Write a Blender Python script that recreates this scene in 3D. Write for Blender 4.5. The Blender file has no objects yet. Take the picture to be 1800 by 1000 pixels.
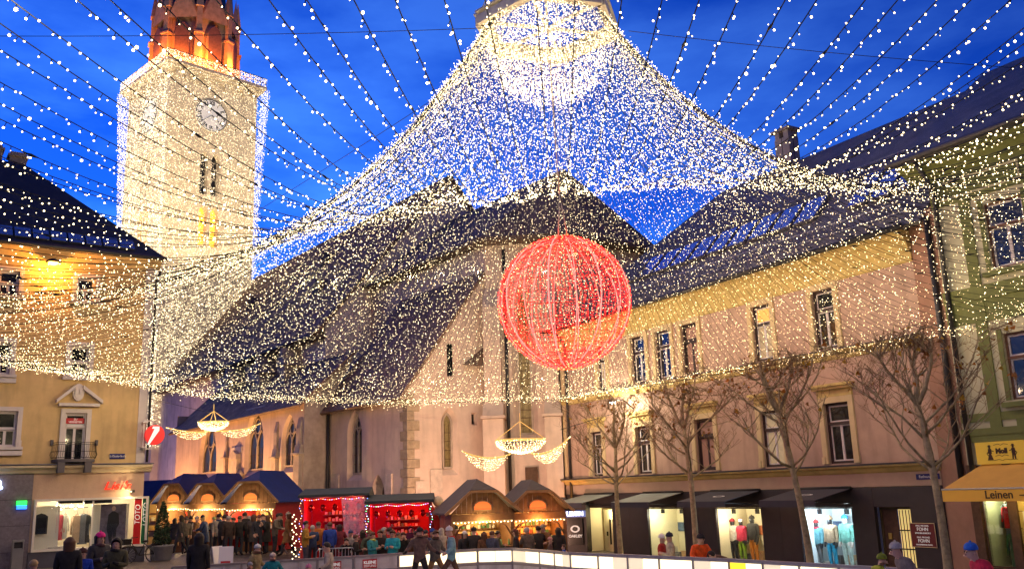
import bpy, math, random
import numpy as np
from mathutils import Vector, Matrix
random.seed(7); rng = np.random.default_rng(7)
scene = bpy.context.scene
COL = scene.collection
rad = math.radians
# ------------------------------------------------------------------ camera
FPX, PITCH, ROLL, CAMZ = 1614.0, rad(12.64), rad(1.94), 3.0
def _basis():
    f = np.array([0, math.cos(PITCH), math.sin(PITCH)]); r = np.array([1., 0, 0]); u = np.cross(r, f)
    return r*math.cos(ROLL)-u*math.sin(ROLL), u*math.cos(ROLL)+r*math.sin(ROLL), f
CR, CU, CF = _basis(); CC = np.array([0, 0, CAMZ])
cam = bpy.data.cameras.new('camera'); cam.sensor_fit = 'HORIZONTAL'; cam.sensor_width = 36
cam.lens = FPX/1800*36; cam.clip_start = .1; cam.clip_end = 2000
camo = bpy.data.objects.new('camera', cam); COL.objects.link(camo); scene.camera = camo
camo.matrix_world = Matrix(((CR[0], CU[0], -CF[0], 0), (CR[1], CU[1], -CF[1], 0), (CR[2], CU[2], -CF[2], CAMZ), (0, 0, 0, 1)))
# ------------------------------------------------------------------ world: blue hour
W = bpy.data.worlds.new('World'); scene.world = W; W.use_nodes = True
nt = W.node_tree; N = nt.nodes; L = nt.links
bg = N['Background']
sky = N.new('ShaderNodeTexSky'); sky.sky_type = 'NISHITA'; sky.sun_disc = False
sky.sun_elevation = rad(-3.5); sky.sun_rotation = rad(-35); sky.altitude = 500; sky.ozone_density = 6; sky.dust_density = .4; sky.air_density = 1.0
tint = N.new('ShaderNodeMix'); tint.data_type = 'RGBA'; tint.blend_type = 'MULTIPLY'; tint.inputs['Factor'].default_value = 1
L.new(sky.outputs[0], tint.inputs['A'])
# thin dusk clouds
tc = N.new('ShaderNodeTexCoord'); mp = N.new('ShaderNodeMapping'); mp.inputs['Scale'].default_value = (1.6, 1.6, 4.5)
nz = N.new('ShaderNodeTexNoise'); nz.inputs['Scale'].default_value = 2.6; nz.inputs['Detail'].default_value = 6; nz.inputs['Roughness'].default_value = .55
cr = N.new('ShaderNodeValToRGB'); cr.color_ramp.elements[0].position = .38; cr.color_ramp.elements[0].color = (.55, .74, .92, 1)
cr.color_ramp.elements[1].position = .64; cr.color_ramp.elements[1].color = (3.6, 1.75, 1.25, 1)
L.new(tc.outputs['Generated'], mp.inputs[0]); L.new(mp.outputs[0], nz.inputs['Vector']); L.new(nz.outputs['Fac'], cr.inputs[0])
L.new(cr.outputs[0], tint.inputs['B'])
t2 = N.new('ShaderNodeMix'); t2.data_type = 'RGBA'; t2.blend_type = 'MULTIPLY'; t2.inputs['Factor'].default_value = 1
t2.inputs['B'].default_value = (.30, 2.2, 2.0, 1)
L.new(tint.outputs['Result'], t2.inputs['A']); L.new(t2.outputs['Result'], bg.inputs['Color'])
bg.inputs['Strength'].default_value = 4.0
sl = bpy.data.lights.new('sun', 'SUN'); sl.energy = .02; sl.angle = rad(20); sl.color = (.6, .75, 1)
so = bpy.data.objects.new('sun', sl); COL.objects.link(so); so.rotation_euler = (rad(60), 0, rad(35))
# ------------------------------------------------------------------ view
vs = scene.view_settings
try: vs.view_transform = 'Standard'; vs.look = 'None'
except Exception: pass
vs.exposure = .35; vs.gamma = 1; vs.use_curve_mapping = False
scene.render.engine = 'CYCLES'
scene.cycles.use_denoising = True
scene.cycles.max_bounces = 5; scene.cycles.diffuse_bounces = 3; scene.cycles.glossy_bounces = 3
scene.cycles.transmission_bounces = 4; scene.cycles.transparent_max_bounces = 12
scene.cycles.sample_clamp_indirect = 4
scene.cycles.caustics_reflective = False; scene.cycles.caustics_refractive = False
# ------------------------------------------------------------------ measuring helpers
def ray(px, py):
    d = CF+CR*(px-900)/FPX+CU*(500-py)/FPX
    return d/np.linalg.norm(d)
def at(px, py, Y):
    d = ray(px, py); return CC+d*(Y/d[1])
class Frame:
    """a facade frame: local x to the right along the wall, y into the wall, z up"""
    def __init__(s, ox, oy, rot): s.o = np.array([ox, oy], float); s.rot = rot; s.e = np.array([math.cos(rot), math.sin(rot)]); s.n = np.array([-s.e[1], s.e[0]])
    def f(s, px, py, y=0):
        d = ray(px, py); o = s.o+s.n*y; t = (o@s.n)/(d[:2]@s.n); p = CC+d*t
        return float((p[:2]-s.o)@s.e), float(p[2])
    def side(s, px, py, x=0):
        d = ray(px, py); o = s.o+s.e*x; t = (o@s.e)/(d[:2]@s.e); p = CC+d*t
        return float((p[:2]-s.o)@s.n), float(p[2])
    def w(s, x, y, z=0): p = s.o+s.e*x+s.n*y; return Vector((p[0], p[1], z))
    def inv(s, p): q = np.array(p[:2])-s.o; return float(q@s.e), float(q@s.n)
def gz(x):
    def r(a, b, u, v): t = min(1, max(0, (x-a)/(b-a))); return u+(v-u)*t
    return r(-9.5, -6, .65, 0) if x < 0 else r(4, 10, 0, -.4)
# ------------------------------------------------------------------ materials
MATS = {}
def mat(name, col, rough=.8, var=.12, scale=2.5, bump=.0, bscale=30, metal=0, emit=None, es=0, spec=.4, kind=None, col2=None, alpha=1, stain=0):
    if name in MATS: return MATS[name]
    m = bpy.data.materials.new(name); m.use_nodes = True; t = m.node_tree; n = t.nodes; l = t.links
    b = n['Principled BSDF']; b.inputs['Roughness'].default_value = rough; b.inputs['Metallic'].default_value = metal
    b.inputs['Specular IOR Level'].default_value = spec
    c = (*col, 1)
    tcn = n.new('ShaderNodeTexCoord'); out = None
    if kind in ('tiles', 'bricks', 'cobble'):
        br = n.new('ShaderNodeTexBrick'); br.inputs['Scale'].default_value = scale
        br.inputs['Color1'].default_value = c; br.inputs['Color2'].default_value = (*(col2 or [x*.7 for x in col]), 1)
        br.inputs['Mortar'].default_value = (*[x*.35 for x in col], 1); br.inputs['Mortar Size'].default_value = .03
        br.inputs['Brick Width'].default_value = .5; br.inputs['Row Height'].default_value = .35
        l.new(tcn.outputs['UV' if kind == 'tiles' else 'Object'], br.inputs['Vector']); src = br.outputs['Color']
        bh = br.outputs['Fac']
    else: src = None; bh = None
    if var or stain:
        nz1 = n.new('ShaderNodeTexNoise'); nz1.inputs['Scale'].default_value = scale if not kind else 1.2; nz1.inputs['Detail'].default_value = 5; nz1.inputs['Roughness'].default_value = .65
        l.new(tcn.outputs['Object'], nz1.inputs['Vector'])
        rp = n.new('ShaderNodeMapRange'); rp.inputs['From Min'].default_value = .3; rp.inputs['From Max'].default_value = .7
        rp.inputs['To Min'].default_value = 1-var; rp.inputs['To Max'].default_value = 1+var; l.new(nz1.outputs['Fac'], rp.inputs['Value'])
        mx = n.new('ShaderNodeMix'); mx.data_type = 'RGBA'; mx.blend_type = 'MULTIPLY'; mx.inputs['Factor'].default_value = 1
        if src: l.new(src, mx.inputs['A'])
        else: mx.inputs['A'].default_value = c
        l.new(rp.outputs[0], mx.inputs['B']); src = mx.outputs['Result']
        if stain:   # rain streaks and blotches
            mpp = n.new('ShaderNodeMapping'); mpp.inputs['Scale'].default_value = (1.4, 1.4, .25); l.new(tcn.outputs['Object'], mpp.inputs[0])
            n2 = n.new('ShaderNodeTexNoise'); n2.inputs['Scale'].default_value = 1.8; n2.inputs['Detail'].default_value = 7; l.new(mpp.outputs[0], n2.inputs['Vector'])
            r2 = n.new('ShaderNodeMapRange'); r2.inputs['From Min'].default_value = .5; r2.inputs['From Max'].default_value = .72; r2.inputs['To Max'].default_value = stain; l.new(n2.outputs['Fac'], r2.inputs['Value'])
            m2 = n.new('ShaderNodeMix'); m2.data_type = 'RGBA'; m2.inputs['B'].default_value = (*[x*.45 for x in col], 1)
            l.new(r2.outputs[0], m2.inputs['Factor']); l.new(src, m2.inputs['A']); src = m2.outputs['Result']
    if src: l.new(src, b.inputs['Base Color'])
    else: b.inputs['Base Color'].default_value = c
    if bump:
        bp = n.new('ShaderNodeBump'); bp.inputs['Strength'].default_value = bump; bp.inputs['Distance'].default_value = .02
        if bh: l.new(bh, bp.inputs['Height']); bp.invert = True
        else:
            n3 = n.new('ShaderNodeTexNoise'); n3.inputs['Scale'].default_value = bscale; n3.inputs['Detail'].default_value = 4; l.new(tcn.outputs['Object'], n3.inputs['Vector']); l.new(n3.outputs['Fac'], bp.inputs['Height'])
        l.new(bp.outputs[0], b.inputs['Normal'])
    if emit:
        b.inputs['Emission Color'].default_value = (*emit, 1); b.inputs['Emission Strength'].default_value = es
    if alpha < 1: b.inputs['Alpha'].default_value = alpha
    MATS[name] = m; return m
def glow(name, col, s, sample=False):
    if name in MATS: return MATS[name]
    m = bpy.data.materials.new(name); m.use_nodes = True; t = m.node_tree; b = t.nodes['Principled BSDF']
    b.inputs['Base Color'].default_value = (*[x*.8 for x in col], 1)
    b.inputs['Emission Color'].default_value = (*col, 1); b.inputs['Emission Strength'].default_value = s
    m.cycles.emission_sampling = 'AUTO' if sample else 'NONE'
    if name.startswith('bulb'):                      # every lamp burns a little differently
        ge = t.nodes.new('ShaderNodeNewGeometry'); mr = t.nodes.new('ShaderNodeMapRange'); mr.inputs['To Min'].default_value = .25*s; mr.inputs['To Max'].default_value = 1.7*s
        t.links.new(ge.outputs['Random Per Island'], mr.inputs['Value']); t.links.new(mr.outputs[0], b.inputs['Emission Strength'])
    MATS[name] = m; return m
def glass(name, tintc=(.9, .95, 1), rough=.02):
    """shop glass: mostly clear with a sheen"""
    if name in MATS: return MATS[name]
    m = bpy.data.materials.new(name); m.use_nodes = True; t = m.node_tree; n = t.nodes; l = t.links
    n.remove(n['Principled BSDF']); tr = n.new('ShaderNodeBsdfTransparent'); tr.inputs[0].default_value = (*tintc, 1)
    gl = n.new('ShaderNodeBsdfGlossy'); gl.inputs['Roughness'].default_value = rough; lw = n.new('ShaderNodeLayerWeight'); pw_ = n.new('ShaderNodeMath'); pw_.operation = 'POWER'; pw_.inputs[1].default_value = 4; l.new(lw.outputs['Facing'], pw_.inputs[0]); fr = n.new('ShaderNodeMath'); fr.operation = 'MULTIPLY_ADD'; fr.inputs[1].default_value = .7; fr.inputs[2].default_value = .04; l.new(pw_.outputs[0], fr.inputs[0])
    mx = n.new('ShaderNodeMixShader'); l.new(fr.outputs[0], mx.inputs[0]); l.new(tr.outputs[0], mx.inputs[1]); l.new(gl.outputs[0], mx.inputs[2]); l.new(mx.outputs[0], n['Material Output'].inputs[0])
    MATS[name] = m; return m
# ------------------------------------------------------------------ mesh builder
class MB:
    def __init__(s): s.v = []; s.f = []; s.m = []; s.sm = []
    def add(s, vs, fs, m=0, smooth=False):
        o = len(s.v); s.v.extend([tuple(map(float, p)) for p in vs])
        for f in fs: s.f.append(tuple(i+o for i in f)); s.m.append(m); s.sm.append(smooth)
        return s
    def quad(s, a, b, c, d, m=0): return s.add([a, b, c, d], [(0, 1, 2, 3)], m)
    def poly(s, pts, m=0): return s.add(pts, [tuple(range(len(pts)))], m)
    def box(s, x0, x1, y0, y1, z0, z1, m=0):
        x0, x1 = min(x0, x1), max(x0, x1); y0, y1 = min(y0, y1), max(y0, y1); z0, z1 = min(z0, z1), max(z0, z1)
        v = [(x, y, z) for z in (z0, z1) for y in (y0, y1) for x in (x0, x1)]
        return s.add(v, [(0, 2, 3, 1), (4, 5, 7, 6), (0, 1, 5, 4), (2, 6, 7, 3), (0, 4, 6, 2), (1, 3, 7, 5)], m)
    def prism(s, pts, y0, y1, m=0):
        """polygon in xz extruded along y"""
        n = len(pts); v = [(x, y0, z) for x, z in pts]+[(x, y1, z) for x, z in pts]
        f = [tuple(range(n)), tuple(range(2*n-1, n-1, -1))]+[(i, i+n, (i+1) % n+n, (i+1) % n) for i in range(n)]
        return s.add(v, f, m)
    def vprism(s, pts, z0, z1, m=0):
        """polygon in xy extruded along z"""
        n = len(pts); v = [(x, y, z0) for x, y in pts]+[(x, y, z1) for x, y in pts]
        f = [tuple(range(n-1, -1, -1)), tuple(range(n, 2*n))]+[(i, (i+1) % n, (i+1) % n+n, i+n) for i in range(n)]
        return s.add(v, f, m)
    def hull(s, bot, top, m=0):
        """loft between two equal loops"""
        n = len(bot); return s.add(list(bot)+list(top), [tuple(range(n-1, -1, -1)), tuple(range(n, 2*n))]+[(i, (i+1) % n, (i+1) % n+n, i+n) for i in range(n)], m)
    def tube(s, path, r, n=5, m=0, cap=True, smooth=True):
        P = [Vector(p) for p in path]; k = len(P); rs = r if hasattr(r, '__len__') else [r]*k
        v = []; up = None
        for i in range(k):
            t = (P[min(i+1, k-1)]-P[max(i-1, 0)])
            if t.length < 1e-9: t = Vector((0, 0, 1))
            t.normalize()
            if up is None: up = t.orthogonal().normalized()
            else:
                up = up-t*up.dot(t)
                up = up.normalized() if up.length > 1e-6 else t.orthogonal().normalized()
            b = t.cross(up)
            for j in range(n):
                a = 2*math.pi*j/n; v.append(P[i]+(up*math.cos(a)+b*math.sin(a))*rs[i])
        f = [(i*n+j, i*n+(j+1) % n, (i+1)*n+(j+1) % n, (i+1)*n+j) for i in range(k-1) for j in range(n)]
        if cap and n > 2: f += [tuple(range(n-1, -1, -1)), tuple(range((k-1)*n, k*n))]
        return s.add(v, f, m, smooth)
    def lathe(s, prof, c=(0, 0, 0), n=12, m=0, smooth=True):
        v = [(c[0]+r*math.cos(2*math.pi*j/n), c[1]+r*math.sin(2*math.pi*j/n), c[2]+z) for r, z in prof for j in range(n)]
        k = len(prof); f = [(i*n+j, i*n+(j+1) % n, (i+1)*n+(j+1) % n, (i+1)*n+j) for i in range(k-1) for j in range(n)]
        f += [tuple(range(n-1, -1, -1)), tuple(range((k-1)*n, k*n))]
        return s.add(v, f, m, smooth)
    def ball(s, c, r, n=8, k=6, m=0, sq=(1, 1, 1)):
        prof = [(r*math.sin(math.pi*i/k), -r*math.cos(math.pi*i/k)) for i in range(k+1)]
        v = []; 
        for q, z in prof:
            for j in range(n): v.append((c[0]+sq[0]*q*math.cos(2*math.pi*j/n), c[1]+sq[1]*q*math.sin(2*math.pi*j/n), c[2]+sq[2]*z))
        f = [(i*n+j, i*n+(j+1) % n, (i+1)*n+(j+1) % n, (i+1)*n+j) for i in range(k) for j in range(n)]
        return s.add(v, f, m, True)
    def bar(s, a, b, w, h=None, m=0):
        """rectangular bar between two points, w across, h along up"""
        a = Vector(a); b = Vector(b); h = h or w; t = (b-a).normalized(); u = Vector((0, 0, 1)) if abs(t.z) < .95 else Vector((0, 1, 0))
        x = t.cross(u).normalized()*w/2; y = x.cross(t).normalized()*h/2
        v = [a-x-y, a+x-y, a+x+y, a-x+y, b-x-y, b+x-y, b+x+y, b-x+y]
        return s.add(v, [(3, 2, 1, 0), (4, 5, 6, 7), (0, 1, 5, 4), (1, 2, 6, 5), (2, 3, 7, 6), (3, 0, 4, 7)], m)
    def mesh(s, name, mats, uv=None):
        me = bpy.data.meshes.new(name); me.from_pydata(s.v, [], s.f)
        for q in (mats if isinstance(mats, (list, tuple)) else [mats]): me.materials.append(q)
        if s.f:
            me.polygons.foreach_set('material_index', s.m); me.polygons.foreach_set('use_smooth', s.sm)
        if uv:
            ul = me.uv_layers.new(name='UVMap'); co = np.empty(len(me.loops), np.int32); me.loops.foreach_get('vertex_index', co)
            vv = np.array(s.v)[co]; ul.data.foreach_set('uv', np.array([uv(p) for p in vv], np.float32).ravel())
        me.update(); return me
    def build(s, name, mats, parent=None, uv=None, **kw):
        return put(name, s.mesh(name, mats, uv), parent, **kw)
def put(name, data, parent=None, loc=None, rotz=None, rot=None, label=None, cat=None, group=None, kind=None):
    o = bpy.data.objects.new(name, data); COL.objects.link(o)
    if parent is not None: o.parent = parent
    if loc is not None: o.location = loc
    if rotz is not None: o.rotation_euler = (0, 0, rotz)
    if rot is not None: o.rotation_euler = rot
    if label: o['label'] = label
    if cat: o['category'] = cat
    if group: o['group'] = group
    if kind: o['kind'] = kind
    return o
def thing(name, label, cat, loc=(0, 0, 0), rotz=0, group=None): return put(name, None, None, loc, rotz, None, label, cat, group)
def txt(name, body, size, m, parent, loc, rot=(math.pi/2, 0, 0), ext=.006, shear=0, align='CENTER', sx=1, bold=0, kind=None):
    cu = bpy.data.curves.new(name, 'FONT'); cu.body = body; cu.size = size; cu.extrude = ext; cu.shear = shear; cu.align_x = align; cu.align_y = 'CENTER'; cu.offset = bold; cu.resolution_u = 3
    t = bpy.data.objects.new(name, cu); COL.objects.link(t); bpy.context.view_layer.update()
    me = bpy.data.meshes.new_from_object(t.evaluated_get(bpy.context.evaluated_depsgraph_get()))
    bpy.data.objects.remove(t); bpy.data.curves.remove(cu); me.materials.clear(); me.materials.append(m)
    o = put(name, me, parent, loc, rot=rot); o.scale = (sx, 1, 1); return o
def lamp(name, loc, energy, col, parent=None, r=.05, spot=None, aim=None, blend=.5):
    d = bpy.data.lights.new(name, 'SPOT' if spot else 'POINT'); d.energy = energy; d.color = col; d.shadow_soft_size = r
    if spot: d.spot_size = rad(spot); d.spot_blend = blend
    o = bpy.data.objects.new(name, d); COL.objects.link(o); o.location = loc
    if parent is not None: o.parent = parent
    if aim is not None: o.rotation_euler = (Vector(aim)-Vector(loc)).to_track_quat('-Z', 'Y').to_euler()
    return o
def copy_tree(o, parent=None, loc=None, rotz=None, label=None):
    c = o.copy(); COL.objects.link(c); c.parent = parent
    if loc is not None: c.location = loc
    if rotz is not None: c.rotation_euler = (0, 0, rotz)
    if label: c['label'] = label
    for ch in list(o.children): copy_tree(ch, c)
    return c
# ------------------------------------------------------------------ walls with openings
def arch_pts(l, r, zb, zs, zt, n=7):
    """pointed arch outline, counter-clockwise from bottom left seen from the front"""
    w = r-l; h = zt-zs; mid = (l+r)/2
    R = (h*h+(w/2)**2)/w     # two arcs meeting at the apex
    right = []; 
    for i in range(n+1):
        a = math.asin(min(1, h/R))*i/n; right.append((r-R+R*math.cos(a), zs+R*math.sin(a)))
    right[-1] = (mid, zt)
    left = [(2*mid-x, z) for x, z in reversed(right[:-1])]
    return [(l, zb), (r, zb)]+right+left
def outline(op, n=7):
    if op.get('arch'): return arch_pts(op['l'], op['r'], op['b'], op['s'], op['t'], n)
    return [(op['l'], op['b']), (op['r'], op['b']), (op['r'], op['t']), (op['l'], op['t'])]
def shrink(op, d, db=None):
    q = dict(op); q['l'] += d; q['r'] -= d; q['b'] += (d if db is None else db); q['t'] -= d*1.2 if op.get('arch') else d
    if 's' in q: q['s'] = max(q['b']+.01, q['s']-d*.1)
    return q
def wall(mb, x0, x1, z0, z1, ops, y=0, depth=.25, splay=0, m=0, rm=None, top=None):
    rm = m if rm is None else rm
    xs = sorted({x0, x1, *[o['l'] for o in ops], *[o['r'] for o in ops]}); zs = sorted({z0, z1, *[o['b'] for o in ops], *[o['t'] for o in ops]})
    xs = [x for x in xs if x0 <= x <= x1]; zs = [z for z in zs if z0 <= z <= z1]
    for i in range(len(xs)-1):
        for j in range(len(zs)-1):
            cx, cz = (xs[i]+xs[i+1])/2, (zs[j]+zs[j+1])/2
            if any(o['l'] < cx < o['r'] and o['b'] < cz < o['t'] for o in ops): continue
            mb.quad((xs[i], y, zs[j]), (xs[i+1], y, zs[j]), (xs[i+1], y, zs[j+1]), (xs[i], y, zs[j+1]), m)
    for o in ops:
        out = outline(o)
        if o.get('arch'):
            A = out[2:]; k = len(A)//2
            for i in range(len(A)-1):
                c = (o['r'], o['t']) if i < k else (o['l'], o['t'])
                mb.poly([(A[i][0], y, A[i][1]), (c[0], y, c[1]), (A[i+1][0], y, A[i+1][1])], m)
        inn = outline(shrink(o, o.get('splay', splay), o.get('sill', None))) if o.get('splay', splay) else out
        n = len(out)
        for i in range(n):
            a, b = out[i], out[(i+1) % n]; c, d = inn[(i+1) % n], inn[i]
            mb.quad((a[0], y, a[1]), (b[0], y, b[1]), (c[0], y+o.get('depth', depth), c[1]), (d[0], y+o.get('depth', depth), d[1]), rm)
    return mb
# ------------------------------------------------------------------ bulbs and wires
BULB = glow('bulb_warm_white', (1, .78, .42), 6.5)
WIRE = mat('wire_green_black', (.012, .016, .012), .6, var=0)
_ico = None
def ico_arrays():
    global _ico
    if _ico is None:
        t = (1+5**.5)/2
        v = np.array([(-1, t, 0), (1, t, 0), (-1, -t, 0), (1, -t, 0), (0, -1, t), (0, 1, t), (0, -1, -t), (0, 1, -t), (t, 0, -1), (t, 0, 1), (-t, 0, -1), (-t, 0, 1)], float); v /= np.linalg.norm(v[0])
        f = np.array([(0, 11, 5), (0, 5, 1), (0, 1, 7), (0, 7, 10), (0, 10, 11), (1, 5, 9), (5, 11, 4), (11, 10, 2), (10, 7, 6), (7, 1, 8), (3, 9, 4), (3, 4, 2), (3, 2, 6), (3, 6, 8), (3, 8, 9), (4, 9, 5), (2, 4, 11), (6, 2, 10), (8, 6, 7), (9, 8, 1)])
        o = np.array([(1, 0, 0), (-1, 0, 0), (0, 1, 0), (0, -1, 0), (0, 0, 1), (0, 0, -1)], float)
        g = np.array([(0, 2, 4), (2, 1, 4), (1, 3, 4), (3, 0, 4), (2, 0, 5), (1, 2, 5), (3, 1, 5), (0, 3, 5)])
        _ico = ((v, f), (o, g))
    return _ico
def bulbs_mesh(name, P, r, m, near=None):
    """many small bulbs joined into one mesh; near ones rounder"""
    P = np.asarray(P, float); r = np.broadcast_to(np.asarray(r, float), (len(P),))
    near = np.zeros(len(P), bool) if near is None else near
    V = []; Fc = []; off = 0
    for (v, f), sel in zip(ico_arrays(), (near, ~near)):
        q = P[sel]; rr = r[sel]
        if len(q) == 0: continue
        vv = (q[:, None, :]+v[None]*rr[:, None, None]).reshape(-1, 3)
        ff = (f[None]+(np.arange(len(q))*len(v))[:, None, None]).reshape(-1, 3)+off
        V.append(vv); Fc.append(ff); off += len(vv)
    V = np.concatenate(V); Fc = np.concatenate(Fc)
    return raw_mesh(name, V, Fc, m)
def raw_mesh(name, V, Fc, m):
    me = bpy.data.meshes.new(name); k = Fc.shape[1]
    me.vertices.add(len(V)); me.vertices.foreach_set('co', V.astype(np.float32).ravel())
    me.loops.add(Fc.size); me.loops.foreach_set('vertex_index', Fc.astype(np.int32).ravel())
    me.polygons.add(len(Fc)); me.polygons.foreach_set('loop_start', np.arange(0, Fc.size, k, dtype=np.int32))
    me.materials.append(m); me.update(calc_edges=True); return me
def tri_tube(path, r):
    """three-sided tube arrays"""
    P = np.asarray(path, float); T = np.gradient(P, axis=0); T /= np.linalg.norm(T, axis=1)[:, None]+1e-9
    up = np.where(np.abs(T[:, 2:3]) < .9, [[0, 0, 1.]], [[1., 0, 0]]); a = np.cross(T, up); a /= np.linalg.norm(a, axis=1)[:, None]; b = np.cross(T, a)
    V = np.concatenate([P+r*(a*math.cos(q)+b*math.sin(q)) for q in (0, 2.094, 4.189)]); n = len(P)
    F_ = []
    for j in range(3):
        i = np.arange(n-1); F_.append(np.stack([j*n+i, j*n+i+1, ((j+1) % 3)*n+i+1, ((j+1) % 3)*n+i], 1))
    return V, np.concatenate(F_)
def resample(P, step, jit=0):
    d = np.r_[0, np.cumsum(np.linalg.norm(np.diff(P, axis=0), axis=1))]; t = np.arange(step*.5, d[-1], step)
    if jit: t = np.clip(t+rng.uniform(-jit, jit, len(t))*step, 0, d[-1])
    return np.stack([np.interp(t, d, P[:, k]) for k in range(3)], 1)
# ------------------------------------------------------------------ materials of the place
PLASTER = mat('church_plaster', (.62, .50, .42), .9, .14, .9, .35, 14, stain=.35)
STONE = mat('church_stone', (.42, .36, .30), .9, .22, 2.0, .5, 9, stain=.2)
QUOIN = mat('quoin_stone', (.34, .27, .19), .9, .3, 3.0, .5, 12)
TILE = mat('roof_tile_brown', (.44, .29, .20), .75, .4, 5.0, .9, kind='tiles', col2=(.28, .185, .13))
LEAD = mat('window_dark_lead', (.014, .013, .016), .3, .3, 8)
LEADY = mat('window_yellow_lead', (.16, .12, .05), .35, .5, 9, emit=(1, .62, .15), es=.05)
WOODD = mat('dark_wood', (.09, .05, .03), .7, .3, 6)
PIPE = mat('downpipe_metal', (.05, .05, .055), .5, .1, 4, metal=.4)
# ------------------------------------------------------------------ ground
mb = MB(); xs = list(range(-160, 161, 4)); ys = list(range(-60, 261, 8))
for y in ys:
    for x in xs: mb.v.append((x, y, gz(x)))
n = len(xs); mb.f = [(j*n+i, j*n+i+1, (j+1)*n+i+1, (j+1)*n+i) for j in range(len(ys)-1) for i in range(n-1)]
mb.m = [0]*len(mb.f); mb.sm = [True]*len(mb.f)
COBBLE = mat('cobbles', (.16, .13, .11), .55, .3, 7, .9, kind='cobble', col2=(.09, .08, .075))
mb.build('ground', COBBLE, kind='structure')
# ------------------------------------------------------------------ church
CH = Frame(-5.07, 43.0, math.atan2(-.799, .602))
church = thing('church', 'old gothic church with steep brown roofs and pointed windows behind the market', 'church', (-5.53, 46.87, -.27), CH.rot); church.scale = (1.09, 1.09, 1.09)
def gothic(parent, frame_y, op, lit=False, m=None, rotz=0, loc=(0, 0, 0), d=.45):
    """glass with stone tracery filling the inner outline of an opening (in the wall's own xz plane)"""
    inn = shrink(op, op['splay'], op.get('sill')); o = outline(inn); y = frame_y+op.get('depth', d)-.02
    mb = MB(); mb.poly([(x, y, z) for x, z in o]); w = mb.build('window', LEADY if lit else LEAD, parent, loc=loc, rotz=rotz)
    mb = MB(); l, r, b, s, t = inn['l'], inn['r'], inn['b'], inn['s'], inn['t']; c = (l+r)/2; wd = r-l
    for i in range(len(o)): mb.bar((*[o[i][0]], y-.04, o[i][1]), (o[(i+1) % len(o)][0], y-.04, o[(i+1) % len(o)][1]), .09, .09)
    if wd > .7: mb.bar((c, y-.05, b), (c, y-.05, s+.1), .1, .1)
    for q in (-1, 1):                                          # two lancets and a circle
        cx = c+q*wd/4; A = arch_pts(cx-wd/4, cx+wd/4, s-.1, s, s+wd*.42, 4)[2:]
        if wd > .7:
            for i in range(len(A)-1): mb.bar((A[i][0], y-.05, A[i][1]), (A[i+1][0], y-.05, A[i+1][1]), .06, .06)
    if wd > .7:
        rr = wd*.19; zc = s+(t-s)*.62
        for i in range(10):
            a0, a1 = 2*math.pi*i/10, 2*math.pi*(i+1)/10; mb.bar((c+rr*math.cos(a0), y-.05, zc+rr*math.sin(a0)), (c+rr*math.cos(a1), y-.05, zc+rr*math.sin(a1)), .05, .05)
    mb.build('tracery', STONE, w)
    mb = MB(); k = int((s-b)/.38)
    for i in range(1, k): mb.bar((l, y-.02, b+i*(s-b)/k), (r, y-.02, b+i*(s-b)/k), .03, .03)
    for q in ((l+c)/2, (c+r)/2): mb.bar((q, y-.02, b), (q, y-.02, s), .02, .02)
    mb.build('lead_bar', WOODD, w)
    return w
def op_from(fr, px0, px1, pyt, pyb, y, spring=.62, splay=.3, depth=.5, side=None):
    if side is None: (l, b), (r, _), (_, t) = fr.f(px0, pyb, y), fr.f(px1, pyb, y), fr.f((px0+px1)/2, pyt, y)
    else: (l, b), (r, _), (_, t) = fr.side(px0, pyb, side), fr.side(px1, pyb, side), fr.side((px0+px1)/2, pyt, side)
    return dict(l=l, r=r, b=b, t=t, s=t-(r-l)*spring*1.3, arch=True, splay=splay, sill=.35, depth=depth)
def roof_slab(parent, quad, th=.14, name='roof', m=None, s=(1, 1)):
    """sloping slab: quad = 4 points eave-left, eave-right, ridge-right, ridge-left"""
    a, b, c, d = [Vector(p) for p in quad]; nrm = (b-a).cross(d-a).normalized(); mb = MB()
    t = [p-nrm*th for p in (a, b, c, d)]
    mb.hull([*t], [a, b, c, d]); ex = (b-a).normalized(); ey = nrm.cross(ex)
    return mb.build(name, m or TILE, parent, uv=lambda p: (float((Vector(p)-a).dot(ex))*1.6, float((Vector(p)-a).dot(ey))*1.6))
# aisle
AY = -1.43
ops = [op_from(CH, 348, 379, 738, 841, AY, splay=.28, depth=.28), op_from(CH, 429, 462, 716, 837, AY, splay=.28, depth=.28), op_from(CH, 494, 521, 727, 831, AY, splay=.2, depth=.25)]
mb = MB(); wall(mb, -30, -8.3, -.5, 8.1, ops, AY); mb.build('aisle_wall', PLASTER, church)
for o in ops: gothic(church, AY, o)
mb = MB(); mb.quad((-8.3, AY, -.5), (-8.3, .05, -.5), (-8.3, .05, 8.1), (-8.3, AY, 8.1)); MB().quad((-30, 1.4, -.5), (-30, AY, -.5), (-30, AY, 9), (-30, 1.4, 9)).build('aisle_end_wall', STONE, church)
mb.add([(-8.3, .05, 8.0), (-8.3, AY, 8.0), (-8.3, 1.5, 10.6), (-8.3, .05, 9.3)], [(0, 2, 1)]); mb.build('aisle_end_wall', STONE, church)
roof_slab(church, [(-30.4, AY-.5, 7.75), (-8.0, AY-.5, 7.75), (-8.0, 1.45, 10.9), (-30.4, 1.45, 10.9)], name='aisle_roof')
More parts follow.
